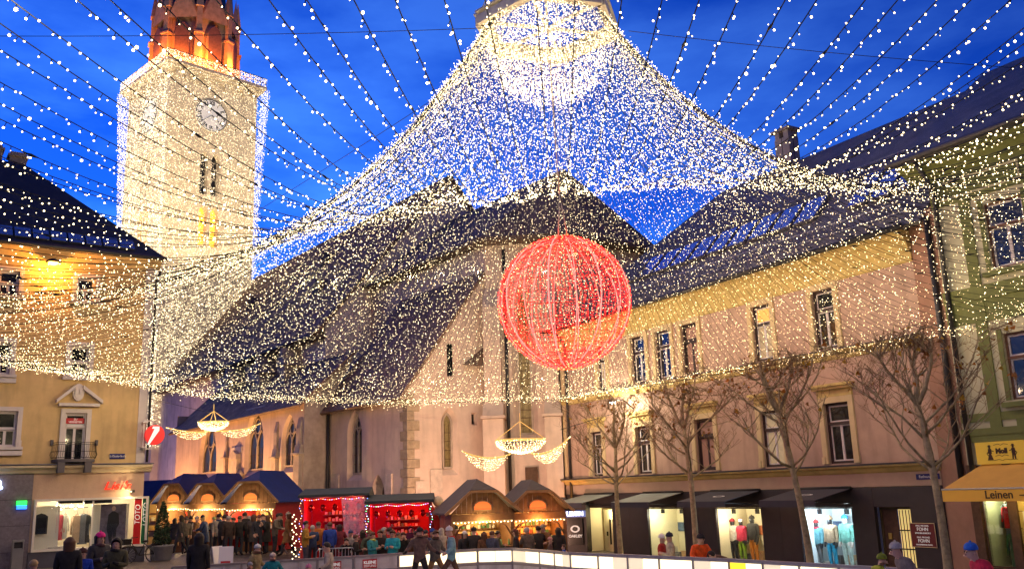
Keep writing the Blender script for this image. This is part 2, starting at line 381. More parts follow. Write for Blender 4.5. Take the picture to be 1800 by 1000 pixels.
def buttress(x, w, d, z1, z2, y, d2=.35):
    mb = MB(); mb.box(x-w/2, x+w/2, y-d, y+.02, -.5, z1); mb.prism([(x-w/2-.12, z1+.02), (x+w/2+.12, z1+.02), (x+w/2+.12, z1+.12), (x-w/2-.12, z1+.12)], y-d-.12, y+.02)
    mb.add([(x-w/2, y-d, z1+.12), (x+w/2, y-d, z1+.12), (x+w/2, y-d2, z1+.55), (x-w/2, y-d2, z1+.55), (x-w/2, y, z1+.12), (x+w/2, y, z1+.12), (x+w/2, y, z1+.55), (x-w/2, y, z1+.55)], [(0, 1, 2, 3), (0, 3, 7, 4), (1, 5, 6, 2), (3, 2, 6, 7)])
    mb.box(x-w*.32, x+w*.32, y-d2, y+.02, z1+.5, z2); mb.add([(x-w*.32, y-d2, z2), (x+w*.32, y-d2, z2), (x+w*.32, y, z2+.6), (x-w*.32, y, z2+.6), (x-w*.32, y, z2), (x+w*.32, y, z2)], [(0, 1, 2, 3), (0, 3, 4), (1, 5, 2)])
    return mb.build('buttress', STONE, church)
for px, w_ in ((399, .35), (486, .6)): buttress(CH.f(px, 820, AY)[0], w_, .20, CH.f(px, 806, AY)[1], 6.6, AY, .12)
buttress(-8.75, .7, .22, 5.2, 6.6, AY, .14)
mb = MB(); x0, z0 = CH.f(407, 797, AY); x1, z1 = CH.f(426, 784, AY); mb.box(x0, x1, AY-.05, AY, z0, z1); mb.build('plaque', mat('plaque_stone', (.66, .60, .52), .8), church)
mb = MB(); xc = CH.f(416, 845, AY)[0]
mb.box(xc-1.2, xc+1.2, AY-.35, AY, 3.2, 4.0); mb.box(xc-.9, xc+.9, AY-.3, AY, 4.0, 4.5); mb.box(xc-.55, xc+.55, AY-.25, AY, 4.5, 5.4); mb.prism([(xc-.6, 5.4), (xc+.6, 5.4), (xc+.5, 5.7), (xc, 5.95), (xc-.5, 5.7)], AY-.3, AY)
for q in (-1.1, 1.1): mb.lathe([(.2, 0), (.12, .25), (.2, .5), (.05, .75)], (xc+q, AY-.2, 4.0), 8)
mb.build('epitaph', mat('epitaph_stone', (.52, .46, .38), .85, .2, 3), church)
# chapel with its lean-to roof
op1 = op_from(CH, 610, 636, 721, 845, 0, splay=.26, depth=.32)
dr = op_from(CH, 653, 676, 833, 880, 0, splay=.25); dr['sill'] = 0
mb = MB(); wall(mb, -8.25, 0, -.5, 7.95, [op1, dr], 0); mb.build('chapel_wall', PLASTER, church); gothic(church, 0, op1)
mb = MB(); i_ = shrink(dr, .25, 0); mb.poly([(x, .45, z) for x, z in outline(i_)]); mb.build('door', WOODD, church)
so_ = op_from(CH, 777, 806, 716, 835, 0, splay=.22, depth=.3, side=0); s2 = dict(l=CH.side(829, 746, 0)[0], r=CH.side(839, 746, 0)[0], b=CH.side(834, 747, 0)[1], t=CH.side(834, 725, 0)[1], splay=.1, depth=.3)
s3 = dict(l=CH.side(786, 660, 0)[0], r=CH.side(796, 660, 0)[0], b=CH.side(790, 661, 0)[1], t=CH.side(790, 604, 0)[1], splay=.08, depth=.35)
sidew = MB(); top = 7.95
wall(sidew, 0, 4.5, -.5, 7.9, [so_, s2], 0)                 # built flat, turned to the side wall's direction
# the half gable above, with the slit window
def zr(u): return 7.9+(13.85-7.9)*u/4.5
us = sorted({0, 4.5, s3['l'], s3['r']}); 
for a, b in zip(us[:-1], us[1:]):
    if abs(a-s3['l']) < 1e-6:
        sidew.quad((a, 0, 7.9), (b, 0, 7.9), (b, 0, s3['b']), (a, 0, s3['b'])); sidew.quad((a, 0, s3['t']), (b, 0, s3['t']), (b, 0, zr(b)), (a, 0, zr(a)))
    else: sidew.quad((a, 0, 7.9), (b, 0, 7.9), (b, 0, zr(b)), (a, 0, zr(a)))
sp_ = sidew.build('chapel_wall', PLASTER, church, rotz=math.pi/2)
gothic(church, 0, so_, lit=True, rotz=math.pi/2)
for s_ in (s2, s3):
    mb = MB(); mb.box(s_['l']-.02, s_['r']+.02, .2, .25, s_['b'], s_['t']); mb.build('slit_window', LEAD, church, rotz=math.pi/2)
roof_slab(church, [(-8.35, -.55, 7.35), (.18, -.55, 7.35), (.18, 4.5, 14.0), (-8.35, 4.5, 14.0)], name='chapel_roof')
mb = MB(); mb.box(-8.25, .02, -.3, 0, 7.35, 7.6); mb.build('eave_cornice', STONE, church)
z = 2.4; i = 0
qa = MB().box(0, .62, -.05, 0, 0, .42).box(-.0, .05, 0, .30, 0, .42).mesh('quoin', QUOIN); 
while z < 7.3:                                               # toothed corner stones
    a, b = (.62, .34) if i % 2 else (.34, .62); h = rng.uniform(.36, .46)
    mb = MB(); mb.box(-a, .05, -.05, .01, z, z+h); mb.box(-.01, .05, .0, b, z, z+h); mb.build('quoin', QUOIN, church); z += h+.02; i += 1
for (p0, p1, yt, yb, sd) in ((584, 597, 832, 868, 0), (679, 690, 832, 868, 0)):
    x0, zb = CH.f(p0, yb, 0); x1, zt = CH.f(p1, yt, 0); mb = MB(); mb.box(x0, x1, -.08, 0, zb, zt); mb.build('grave_slab', mat('slab_stone', (.55, .47, .40), .85, .25, 3, .4, 20), church)
for (p0, p1, yt, yb) in ((730, 745, 845, 870), (756, 776, 825, 870)):
    x0, zb = CH.side(p0, yb, 0); x1, zt = CH.side(p1, yt, 0); mb = MB(); mb.box(x0, x1, -.08, 0, zb, zt); mb.build('grave_slab', MATS['slab_stone'], church, rotz=math.pi/2)
def drain(parent, pts, r=.07): return MB().tube(pts, r, 7).build('downpipe', PIPE, parent)
drain(church, [(-8.15, -.12, 0), (-8.15, -.12, 7.5)], .09)
# choir and apse
CP = [(-12, 4.5), (.2, 4.5), (2.9, 7.6), (3.1, 13.2), (.2, 16.5), (-12, 16.5)]; FAR = math.atan2(3.1, 2.7); ZE = 15.7
mb = MB(); mb.quad((-12, 4.5, 0), (.2, 4.5, 0), (.2, 4.5, ZE), (-12, 4.5, ZE))
for a, b in ((2, 3), (3, 4), (4, 5)): mb.quad((*CP[a], 0), (*CP[b], 0), (*CP[b], ZE), (*CP[a], ZE))
mb.build('choir_wall', PLASTER, church)
FA = Frame(*CH.w(.2, 4.5)[:2], CH.rot+FAR); fl = math.hypot(3.1, 2.7)
ow = dict(l=FA.f(903, 760)[0], r=FA.f(947, 760)[0], b=FA.f(925, 772)[1], t=13.2, arch=True, splay=.3, sill=.3, depth=.5); ow['s'] = 11.6
mb = MB(); wall(mb, 0, fl, 0, ZE, [ow], 0); aw = mb.build('apse_wall', PLASTER, church, loc=(.2, 4.5, 0), rotz=FAR)
gothic(church, 0, ow, lit=True, loc=(.2, 4.5, 0), rotz=FAR)
for (px, wd, zt) in ((872, 1.0, 12.0), (976, .8, 12.0)):
    x = FA.f(px, 800)[0]; bt = MB(); bt.box(x-wd/2, x+wd/2, -1.1, .02, 0, 6.4); bt.box(x-wd/2-.08, x+wd/2+.08, -1.2, .02, 6.42, 6.55)
    bt.hull([(x-wd/2, -1.1, 6.55), (x+wd/2, -1.1, 6.55), (x+wd/2, .02, 6.55), (x-wd/2, .02, 6.55)], [(x-wd/2, -.6, 7.2), (x+wd/2, -.6, 7.2), (x+wd/2, .02, 7.2), (x-wd/2, .02, 7.2)])
    bt.box(x-wd*.42, x+wd*.42, -.6, .02, 7.2, zt); bt.hull([(x-wd*.42, -.6, zt), (x+wd*.42, -.6, zt), (x+wd*.42, .02, zt), (x-wd*.42, .02, zt)], [(x-wd*.42, -.05, zt+1), (x+wd*.42, -.05, zt+1), (x+wd*.42, .02, zt+1), (x-wd*.42, .02, zt+1)])
    bt.build('buttress', PLASTER, church, loc=(.2, 4.5, 0), rotz=FAR)
MB().box(.8, 3.2, -.2, 0, 5.25, 5.4).build('string_course', mat('lead_flashing', (.10, .12, .17), .5, .15, 3), church, loc=(.2, 4.5, 0), rotz=FAR)
x0, zb = FA.f(925, 868); x1, zt = FA.f(945, 820); nb = MB().box(x0, x1, -.14, -.003, zb, zt).build('notice_board', WOODD, church, loc=(.2, 4.5, 0), rotz=FAR)
xq = FA.f(904, 760)[0]-.25; MB().tube([(xq, -.12, 0), (xq, -.12, 15)], .08, 7).build('downpipe', PIPE, church, loc=(.2, 4.5, 0), rotz=FAR)
# choir roof: eaves polygon to ridge
o_ = .55; EP = [(-12, 4.5-o_), (.2+.25, 4.5-o_), (2.9+o_+.1, 7.6-.3), (3.1+o_+.1, 13.4), (.45, 16.5+o_), (-12, 16.5+o_)]; zz = ZE-.12; AP = (-.2, 10.45, 20.7); AQ = (-12, 10.45, 20.7)
for q in ([(*EP[0], zz), (*EP[1], zz), AP, AQ], [(*EP[1], zz), (*EP[2], zz), AP, AP], [(*EP[2], zz), (*EP[3], zz), AP, AP], [(*EP[3], zz), (*EP[4], zz), AP, AP], [(*EP[4], zz), (*EP[5], zz), AQ, AP]):
    if q[2] == q[3]:
        a, b, c = [Vector(p) for p in q[:3]]; mb = MB(); mb.add([a, b, c, a-Vector((0, 0, .14)), b-Vector((0, 0, .14))], [(0, 1, 2), (0, 3, 4, 1)]); ex = (b-a).normalized(); ey = (b-a).cross(c-a).normalized().cross(ex)
        mb.build('choir_roof', TILE, church, uv=lambda p, a=a, ex=ex, ey=ey: (float((Vector(p)-a).dot(ex))*1.6, float((Vector(p)-a).dot(ey))*1.6))
    else: roof_slab(church, q, name='choir_roof')
mb = MB(); n = len(CP)
for i in range(4):
    a, b = EP[i], EP[i+1]; mb.bar((*a, zz-.1), (*b, zz-.1), .16, .2); mb.quad((*a, zz-.06), (*b, zz-.06), (*CP[i+1], zz-.3), (*CP[i], zz-.3))
mb.build('eave_cornice', mat('eave_wood', (.14, .10, .08), .8), church)
# nave
mb = MB(); YC, YW, ZN, ZRG = 10.4, 1.45, 13.3, 23.9
mb.quad((-62, YW, 0), (-12, YW, 0), (-12, YW, ZN), (-62, YW, ZN)); mb.poly([(-12, YW, 0), (-12, 2*YC-YW, 0), (-12, 2*YC-YW, ZN), (-12, YC, ZRG-.25), (-12, YW, ZN)])
mb.build('nave_wall', mat('nave_plaster', (.70, .62, .60), .9, .15, 1.0, .3, 14, stain=.4), church)
k_ = (ZRG-ZN)/(YC-YW)
roof_slab(church, [(-62, YW-.75, ZN-.75*k_), (-11.75, YW-.75, ZN-.75*k_), (-11.75, YC, ZRG), (-62, YC, ZRG)], name='nave_roof', th=.2)
roof_slab(church, [(-11.75, 2*YC-YW+.75, ZN-.75*k_), (-62, 2*YC-YW+.75, ZN-.75*k_), (-62, YC, ZRG), (-11.75, YC, ZRG)], name='nave_roof', th=.2)
MB().bar((-62, YW-.8, ZN-.75*k_-.12), (-11.8, YW-.8, ZN-.75*k_-.12), .16, .16).build('gutter', mat('rust_gutter', (.16, .07, .035), .6, .2, 4), church)
MB().bar((-62, YW-.35, ZN-1.05), (-11.9, YW-.35, ZN-1.05), .7, .25).build('eave_cornice', MATS['eave_wood'], church)
def dormer(x, t, w, h):   # small gabled dormer on the nave roof
    y = YW+(YC-YW)*t; z = ZN+(ZRG-ZN)*t; mb = MB()
    mb.prism([(x-w, z-.2), (x+w, z-.2), (x+w, z+h*.4), (x, z+h), (x-w, z+h*.4)], y-.1, y+1.2); return mb.build('dormer', TILE, church)
for x, t in ((-24, .62), (-36, .5), (-19, .3)): dormer(x, t, .5, 1.0)
mb = MB(); mb.box(-.0, 1.0, 4.2-.0, 4.5, 8.6, 8.62)            # little lean-to roof on the chapel side
yb, zb = CH.side(812, 640, 0); ye, zt = CH.side(852, 612, 0)
mb = MB(); mb.hull([(.02, yb, zb), (.5, yb+.2, zb-.1), (.5, ye, zb-.1), (.02, ye, zb)], [(.02, yb+.2, zb+.1), (.25, yb+.6, zb+.3), (.25, ye, zt), (.02, ye, zt+.1)]); mb.build('little_roof', TILE, church)
for (x, zb_) in ((-15.5, 11.0), (-19.5, 10.9), (-25, 10.9)):    # clerestory buttress gables above the aisle roof
    mb = MB(); mb.box(x-.35, x+.35, .3, YW, 8.5, 10.9); mb.prism([(x-.55, 10.9), (x+.55, 10.9), (x, 12.0)], .2, YW); mb.build('roof_gable', STONE, church)
# ------------------------------------------------------------------ tower
TS = 9.8; c0 = at(291, 300, 86.0); TW = Frame(c0[0], c0[1], rad(46))
tower = thing('church_tower', 'square church tower wrapped in thousands of lights below an orange lit octagon', 'tower', TW.w(0, 0), TW.rot)
ZT = TW.f(291, 95)[1]-.6
TSTONE = mat('tower_stone', (.72, .64, .50), .9, .12, .8, .6, 3)
def tops(fr, pts): return [op_from(fr, *p) for p in pts]
def lancets(px0, px1, pt, pb, y=0):
    (l, b), (r, _), (_, t) = TW.f(px0, pb), TW.f(px1, pb), TW.f((px0+px1)/2, pt); m = (l+r)/2; w = (r-l)*.42
    return [dict(l=l, r=l+w, b=b, t=t, s=t-w, arch=True, splay=.12, depth=.5, sill=.1), dict(l=r-w, r=r, b=b, t=t, s=t-w, arch=True, splay=.12, depth=.5, sill=.1)]
FL = [lancets(350, 384, 268, 340), lancets(347, 382, 362, 430)]
mb = MB(); wall(mb, 0, TS, 0, ZT-.5, FL[0]+FL[1], 0); mb.build('front_wall', TSTONE, tower)
mb = MB(); wall(mb, -TS, 0, 0, ZT-.5, [dict(o, l=-TS/2+(o['l']-FL[0][0]['l'])-.8, r=-TS/2+(o['r']-FL[0][0]['l'])-.8) for o in FL[0]+FL[1]], 0); mb.build('side_wall', TSTONE, tower, rotz=-math.pi/2)
mb = MB(); mb.quad((TS, 0, 0), (TS, TS, 0), (TS, TS, ZT), (TS, 0, ZT)); mb.quad((TS, TS, 0), (0, TS, 0), (0, TS, ZT), (TS, TS, ZT)); mb.build('rear_wall', TSTONE, tower)
AMBER = glow('amber_window', (1, .42, .04), 1.6)
for k, lv in enumerate(FL):
    for o in lv:
        i_ = shrink(o, .12, .1)
        for rz, dx in ((0, 0), (-math.pi/2, -TS/2-FL[0][0]['l']-.8)):
            mb = MB(); mb.poly([(x+dx, .48, z) for x, z in outline(i_, 4)]); w = mb.build('window', AMBER if k else LEAD, tower, rotz=rz)
            mb = MB(); [mb.bar((i_['l']+dx, .42, i_['b']+q*(i_['s']-i_['b'])), (i_['r']+dx, .42, i_['b']+q*(i_['s']-i_['b'])), .06, .06) for q in (.25, .5, .75, 1)]; mb.build('louvre', STONE, w)
mb = MB(); O = .75
for a, b, h in ((.25, .35, .3), (.5, .35, .0), (O, .45, -.4)): mb.box(-a, TS+a, -a, TS+a, ZT-.9+(.3 if a > .3 else 0)+(.35 if a > .6 else 0), ZT-.9+.34+(.3 if a > .3 else 0)+(.35 if a > .6 else 0))
mb.build('cornice', TSTONE, tower)
for k in range(9):                                              # corbels under the cornice
    mb = MB(); x = (k+.5)*TS/9; mb.box(x-.15, x+.15, -.35, 0, ZT-1.5, ZT-.92); mb.build('corbel', TSTONE, tower); mb = MB(); mb.box(-.35, 0, x-.15, x+.15, ZT-1.5, ZT-.92); mb.build('corbel', TSTONE, tower)
mb = MB()
for k in range(19):
    q = -O+.1+k*(TS+2*O-.2)/18; mb.box(q-.03, q+.03, -O+.1, -O+.16, ZT+.15, ZT+1.05); mb.box(-O+.1, -O+.16, q-.03, q+.03, ZT+.15, ZT+1.05)
for z_ in (.55, 1.05): mb.box(-O+.07, TS+O, -O+.08, -O+.18, ZT+z_, ZT+z_+.06); mb.box(-O+.08, -O+.18, -O+.07, TS+O, ZT+z_, ZT+z_+.06)
mb.build('railing', mat('railing_iron', (.04, .04, .05), .5), tower)
def clock(px, py, rz, right):
    if right: x, z = TW.f(px, py)
    else: x, z = TW.f(371, py)[0]*-1+.3, TW.f(371, 204)[1]
    R = 1.75; mb = MB(); n = 28; ring_ = [(R*math.cos(2*math.pi*i/n), R*math.sin(2*math.pi*i/n)) for i in range(n)]
    mb.prism([(x+a, z+b) for a, b in ring_], -.12, .02); ck = mb.build('clock_face', mat('clock_white', (.82, .82, .84), .6, .05, emit=(1, .95, .88), es=.22), tower, rotz=rz)
    nm = mat('clock_black', (.02, .02, .025), .5); 
    for i, t in enumerate(['XII', 'I', 'II', 'III', 'IIII', 'V', 'VI', 'VII', 'VIII', 'IX', 'X', 'XI']):
        a = rad(90-30*i); txt('numeral', t, .62, nm, ck, (x+1.33*math.cos(a), -.13, z+1.33*math.sin(a)), rot=(math.pi/2, rad(30*i), 0), ext=.01, bold=.02, sx=.8)
    for a, l_, w_ in ((rad(-35), 1.0, .16), (rad(-140), 1.35, .11)):
        mb = MB(); mb.bar((x, -.16, z), (x+l_*math.cos(a), -.16, z+l_*math.sin(a)), w_, .03); mb.build('hand', nm, ck)
    mb = MB()
    for i in range(n): mb.bar((x+ring_[i][0]*.98, -.14, z+ring_[i][1]*.98), (x+ring_[(i+1) % n][0]*.98, -.14, z+ring_[(i+1) % n][1]*.98), .07, .07)
    mb.build('rim', nm, ck)
clock(371, 204, 0, True); clock(255, 204, -math.pi/2, False)
# octagon
OC = (TS/2, TS/2); ORr = 4.1; ZO = ZT+.1; OST = mat('octagon_stone', (.50, .36, .26), .9, .25, 2, .5, 5); SPIRE = mat('spire_slate', (.02, .022, .03), .6, .2, 4)
pts8 = [(OC[0]+ORr*math.cos(rad(22.5+45*i)), OC[1]+ORr*math.sin(rad(22.5+45*i))) for i in range(8)]
fw = 2*ORr*math.sin(rad(22.5))
for i in range(8):
    a, b = pts8[i], pts8[(i+1) % 8]; rz = math.atan2(a[1]-b[1], a[0]-b[0])       # x to the right seen from outside
    ow_ = dict(l=.62, r=fw-.62, b=1.4, t=6.0, s=4.6, arch=True, splay=.22, depth=.6, sill=.3)
    mb = MB(); wall(mb, 0, fw, 0, 6.3, [ow_], 0); mb.poly([(0, 0, 6.3), (fw, 0, 6.3), (fw/2, 0, 10.6)]); mb.poly([(fw/2, .5, 10.6), (fw, .5, 6.3), (0, .5, 6.3)])
    ow2 = mb.build('octagon_wall', OST, tower, loc=(b[0], b[1], ZO), rotz=rz)
    gothic(ow2, 0, ow_).data.materials[0] = mat('belfry_louvre', (.14, .085, .10), .8, .3, 6)
    for ch in list(ow2.children):                            # flatten: sub-part level only
        for g in list(ch.children): bpy.data.objects.remove(g)
    mb = MB()
    for (p, q) in (((0, 6.3), (fw/2, 10.7)), ((fw, 6.3), (fw/2, 10.7))): mb.bar((p[0], -.12, p[1]), (q[0], -.12, q[1]), .3, .32)
    for cx in (fw/2-.42, fw/2+.42):
        A = arch_pts(cx-.4, cx+.4, 1.6, 4.2, 5.0, 4)
        for k in range(len(A)): mb.bar((A[k][0], .35, A[k][1]), (A[(k+1) % len(A)][0], .35, A[(k+1) % len(A)][1]), .1, .1)
    mb.build('gable_moulding', OST, ow2)
    mb = MB(); d_ = Vector((a[0]-OC[0], a[1]-OC[1], 0)).normalized(); c_ = Vector((a[0], a[1], 0))+d_*.25; t_ = Vector((-d_.y, d_.x, 0))
    def sq(z, s): return [tuple(c_+d_*s*x+t_*s*y+Vector((0, 0, ZO+z))) for x, y in ((-1, -1), (1, -1), (1, 1), (-1, 1))]
    mb.hull(sq(0, .42), sq(4.4, .36)); mb.hull(sq(4.4, .5), sq(4.6, .5)); mb.hull(sq(4.6, .3), sq(7.6, .28)); mb.hull(sq(7.6, .4), sq(11, .03)); mb.build('pier', OST, tower)
mb = MB(); nb_ = 8; mb.hull([(OC[0]+(x-OC[0])*.86, OC[1]+(y-OC[1])*.86, ZO+5.6) for x, y in pts8], [(OC[0]+(x-OC[0])*.04, OC[1]+(y-OC[1])*.04, ZO+40) for x, y in pts8]); mb.build('spire', SPIRE, tower)
# the light net on the tower
TB = []
zlo = 8
for face in range(2):
    m_ = 21000; u = rng.uniform(-.02, 1.02, m_); v = rng.uniform(0, 1, m_); z_ = zlo+v*(ZT-.2-zlo); o2 = .14+.75*np.clip((v-.35)/.65, 0, 1)**1.6
    if face == 0: P_ = np.stack([-o2+u*(TS+2*o2), -o2, z_], 1)
    else: P_ = np.stack([-o2, -o2+u*(TS+2*o2), z_], 1)
    # rows thin out over windows and clock
    TB.append(P_)
for face in range(2):
    m_ = 2300; v = rng.uniform(.2, 1, m_); z_ = zlo+v*(ZT-.2-zlo); o2 = .14+.75*np.clip((v-.35)/.65, 0, 1)**1.6; q = rng.uniform(0, 1.4, m_)
    TB.append(np.stack([TS+o2, -o2+q, z_], 1) if face == 0 else np.stack([-o2+q, TS+o2, z_], 1))
m_ = 2600; q = rng.uniform(-O, TS+O, m_); z_ = ZT+rng.uniform(.0, 1.0, m_)
TB.append(np.stack([q[:1300], np.full(1300, -O+.02), z_[:1300]], 1)); TB.append(np.stack([np.full(1300, -O+.02), q[1300:], z_[1300:]], 1))
TB = np.concatenate(TB)
fc = (np.abs(TB[:, 1]) < 1.2) & (TB[:, 1] < 0)
def inop(T, o): return fc & (T[:, 0] > o['l']) & (T[:, 0] < o['r']) & (T[:, 2] > o['b']) & (T[:, 2] < o['t'])
kill = np.zeros(len(TB), bool)
for lv in FL:
    for o in lv: kill |= inop(TB, o) & (rng.random(len(TB)) < .55)
cx_, cz_ = TW.f(371, 204); kill |= fc & ((TB[:, 0]-cx_)**2+(TB[:, 2]-cz_)**2 < 1.75**2) & (rng.random(len(TB)) < .75)
TB = TB[~kill]
put('light_net', bulbs_mesh('light_net', TB, rng.uniform(.016, .034, len(TB)), glow('bulb_tower', (1, .82, .52), 3.2)), tower, kind='stuff')
for k in range(5):                                              # amber lamps at the octagon's foot
    a = rad(150+k*36); p = (OC[0]+5.6*math.cos(a), OC[1]+5.6*math.sin(a), ZO+1.6); lamp('amber_lamp', p, 900, (1, .22, .025), tower, .1)
for (x, y) in ((TS*.2, -17), (TS*.85, -17), (-17, TS*.3), (-16, TS*.8)):   # floodlights on nearby roofs
    p = Vector((x, y, 24)); lamp('floodlight', p, 10500 if x > 0 else 5500, (1, .72, .40), tower, .3, spot=75, aim=(max(0, min(TS, x)), max(0, min(TS, y)), 37))

# added floodlights, unseen behind the huts, for the warm light on the church walls
LAMPB = mat('added_lamp_body', (.04, .04, .045), .5)
for i, (x, y, tx, ty, tz, e, c, lab) in enumerate(((-37, -2.2, -39, 1.4, 6.0, 1500, (1, .52, .42), 'added floodlight, unseen, lighting the far dark nave wall'), (-28, -5.0, -26, AY, 5.0, 3200, (1, .44, .13), 'added floodlight, unseen at the church foot behind the blue booth'), (-20, -4.2, -19, AY, 5.0, 3000, (1, .44, .13), 'added floodlight, unseen at the church foot behind the first hut'), (-12, -3.0, -11.5, AY, 4.5, 2400, (1, .46, .15), 'added floodlight, unseen at the church foot behind the wide hut'),
        (-6.5, -6.0, -5, 0, 6.0, 2400, (1, .52, .34), 'added floodlight, unseen at the church foot behind the red tents'), (4.5, -1.0, 1.5, 3.5, 6.0, 1500, (1, .52, .34), 'added floodlight, unseen at the church foot behind the brown hut'), (4.2, 6.4, 2.6, 7.3, 6.0, 260, (1, .36, .06), 'added floodlight, unseen, lighting the apse corner orange'))):
    q = CH.w(x, y)*1.09; q.z = gz(q.x)+.25; aim = CH.w(tx, ty, tz)*1.09; fl_ = thing('added_floodlight', lab, 'floodlight', q, 0, 'added floodlights at the church foot')
    MB().box(-.15, .15, -.1, .1, -.25, -.12).build('base', LAMPB, fl_); MB().box(-.18, .18, -.08, .08, -.12, .08).build('housing', LAMPB, fl_)
    lamp('added_flood', (0, 0, .2), e, c, fl_, .12, spot=150, aim=tuple(aim-q), blend=.7)
# ------------------------------------------------------------------ house windows
PANE = mat('window_glass', (.012, .014, .02), .04, 0, spec=.9)
WFR = mat('window_white_paint', (.62, .58, .60), .5, .06)
def rect_frame(mb, x0, x1, z0, z1, y, w, d, m=0):
    mb.box(x0, x0+w, y-d, y, z0, z1, m); mb.box(x1-w, x1, y-d, y, z0, z1, m); mb.box(x0+w, x1-w, y-d, y, z0, z0+w, m); mb.box(x0+w, x1-w, y-d, y, z1-w, z1, m)
def house_window(parent, x0, x1, z0, z1, y=.2, fm=None, cm=None, transom=.66, pm=None, curtain=None, fw=.07, mull=True, bars=0, loc=None, rotz=None):
    """window part (outer frame) with casements, panes as sub-parts"""
    fm = fm or WFR; cm = cm or WFR
    mb = MB(); rect_frame(mb, x0, x1, z0, z1, y, fw, .10); zt = z0+(z1-z0)*transom if transom else None
    if zt: mb.box(x0+fw, x1-fw, y-.12, y-.002, zt-fw*.6, zt+fw*.6)
    w = mb.build('window', fm, parent, loc=loc, rotz=rotz)
    cells = []; xm = (x0+x1)/2; zb0, zb1 = z0+fw, (zt-fw*.6 if zt else z1-fw)
    cells += [(x0+fw, xm, zb0, zb1), (xm, x1-fw, zb0, zb1)] if mull else [(x0+fw, x1-fw, zb0, zb1)]
    if zt: cells.append((x0+fw, x1-fw, zt+fw*.6, z1-fw))
    for c in cells:
        mb = MB(); rect_frame(mb, *c, y+.0, .05, .05)
        for k in range(bars): zz_ = c[2]+(c[3]-c[2])*(k+1)/(bars+1); mb.box(c[0]+.05, c[1]-.05, y-.04, y-.005, zz_-.015, zz_+.015)
        mb.build('casement', cm, w)
        mb = MB(); mb.box(c[0]+.04, c[1]-.04, y-.02, y-.012, c[2]+.04, c[3]-.04); mb.build('pane', pm or PANE, w)
    return w
def moulding(parent, name, x0, x1, z0, z1, prof, m, caps=True):
    """horizontal moulding: prof = list of (out, frac of height)"""
    n = len(prof); mb = MB(); v = [(x, -o, z0+(z1-z0)*f) for x in (x0, x1) for o, f in prof]
    mb.add(v, [(i, i+n, i+n+1, i+1) for i in range(n-1)]+[tuple(range(n-1, -1, -1)), tuple(range(n, 2*n))]); return mb.build(name, m, parent)
def surround(win, x0, x1, z0, z1, w, m, d=.07, hood=None, sill=True, hoodm=None):
    mb = MB(); mb.box(x0-w, x0, -d, .0, z0, z1+w); mb.box(x1, x1+w, -d, .0, z0, z1+w); mb.box(x0, x1, -d, .0, z1, z1+w)
    mb.box(x0-w-.03, x0-w*.5, -d-.03, -.0, z0, z0+.25); mb.box(x1+w*.5, x1+w+.03, -d-.03, -.0, z0, z0+.25); mb.build('surround', m, win)
    if sill: MB().box(x0-w-.08, x1+w+.08, -.2, 0, z0-.12, z0-.002).build('sill', m, win)
    if hood:
        mb = MB(); mb.box(x0-w, x1+w, -.08, 0, z1+w+.002, z1+hood-.14); mb.box(x0-w-.1, x1+w+.1, -.22, 0, z1+hood-.14, z1+hood-.04); mb.box(x0-w-.14, x1+w+.14, -.30, 0, z1+hood-.04, z1+hood+.05)
        mb.build('hood', hoodm or m, win)
# ------------------------------------------------------------------ yellow corner house on the left
LH = Frame(-17.5, 38.5, math.atan2(.571, .821))
house = thing('corner_house', 'yellow corner house with pedimented balcony door and dark mansard roof', 'house', LH.w(0, 0), LH.rot)
OCH = mat('ochre_stucco', (.60, .43, .21), .9, .12, 1.2, .35, 60, stain=.4)
LILAC = mat('pale_trim', (.60, .55, .54), .8, .08, 2)
def rc(px0, px1, py0, py1, y=0, fr=LH):
    a, t = fr.f(px0, py0, y); b, z = fr.f(px1, py1, y); return a, b, z, t
wins = dict(w3r=(-1.14, -.42, 11.42, 12.45), w3l=(-4.05, -3.3, 11.42, 12.45), w2r=(-1.20, -.46, 8.2, 9.5), w2l=(-4.1, -3.38, 8.2, 9.5), w1l=(-3.75, -2.95, 5.35, 6.75), door=(-1.22, -.40, 4.75, 6.72))
ops = [dict(l=a, r=b, b=c, t=d, depth=.22) for a, b, c, d in wins.values()]
mb = MB(); wall(mb, -14, 1.96, 4.3, 13.4, ops, 0); mb.quad((1.96, 0, 4.3), (1.96, 10, 4.3), (1.96, 10, 13.4), (1.96, 0, 13.4)); mb.build('wall', OCH, house)
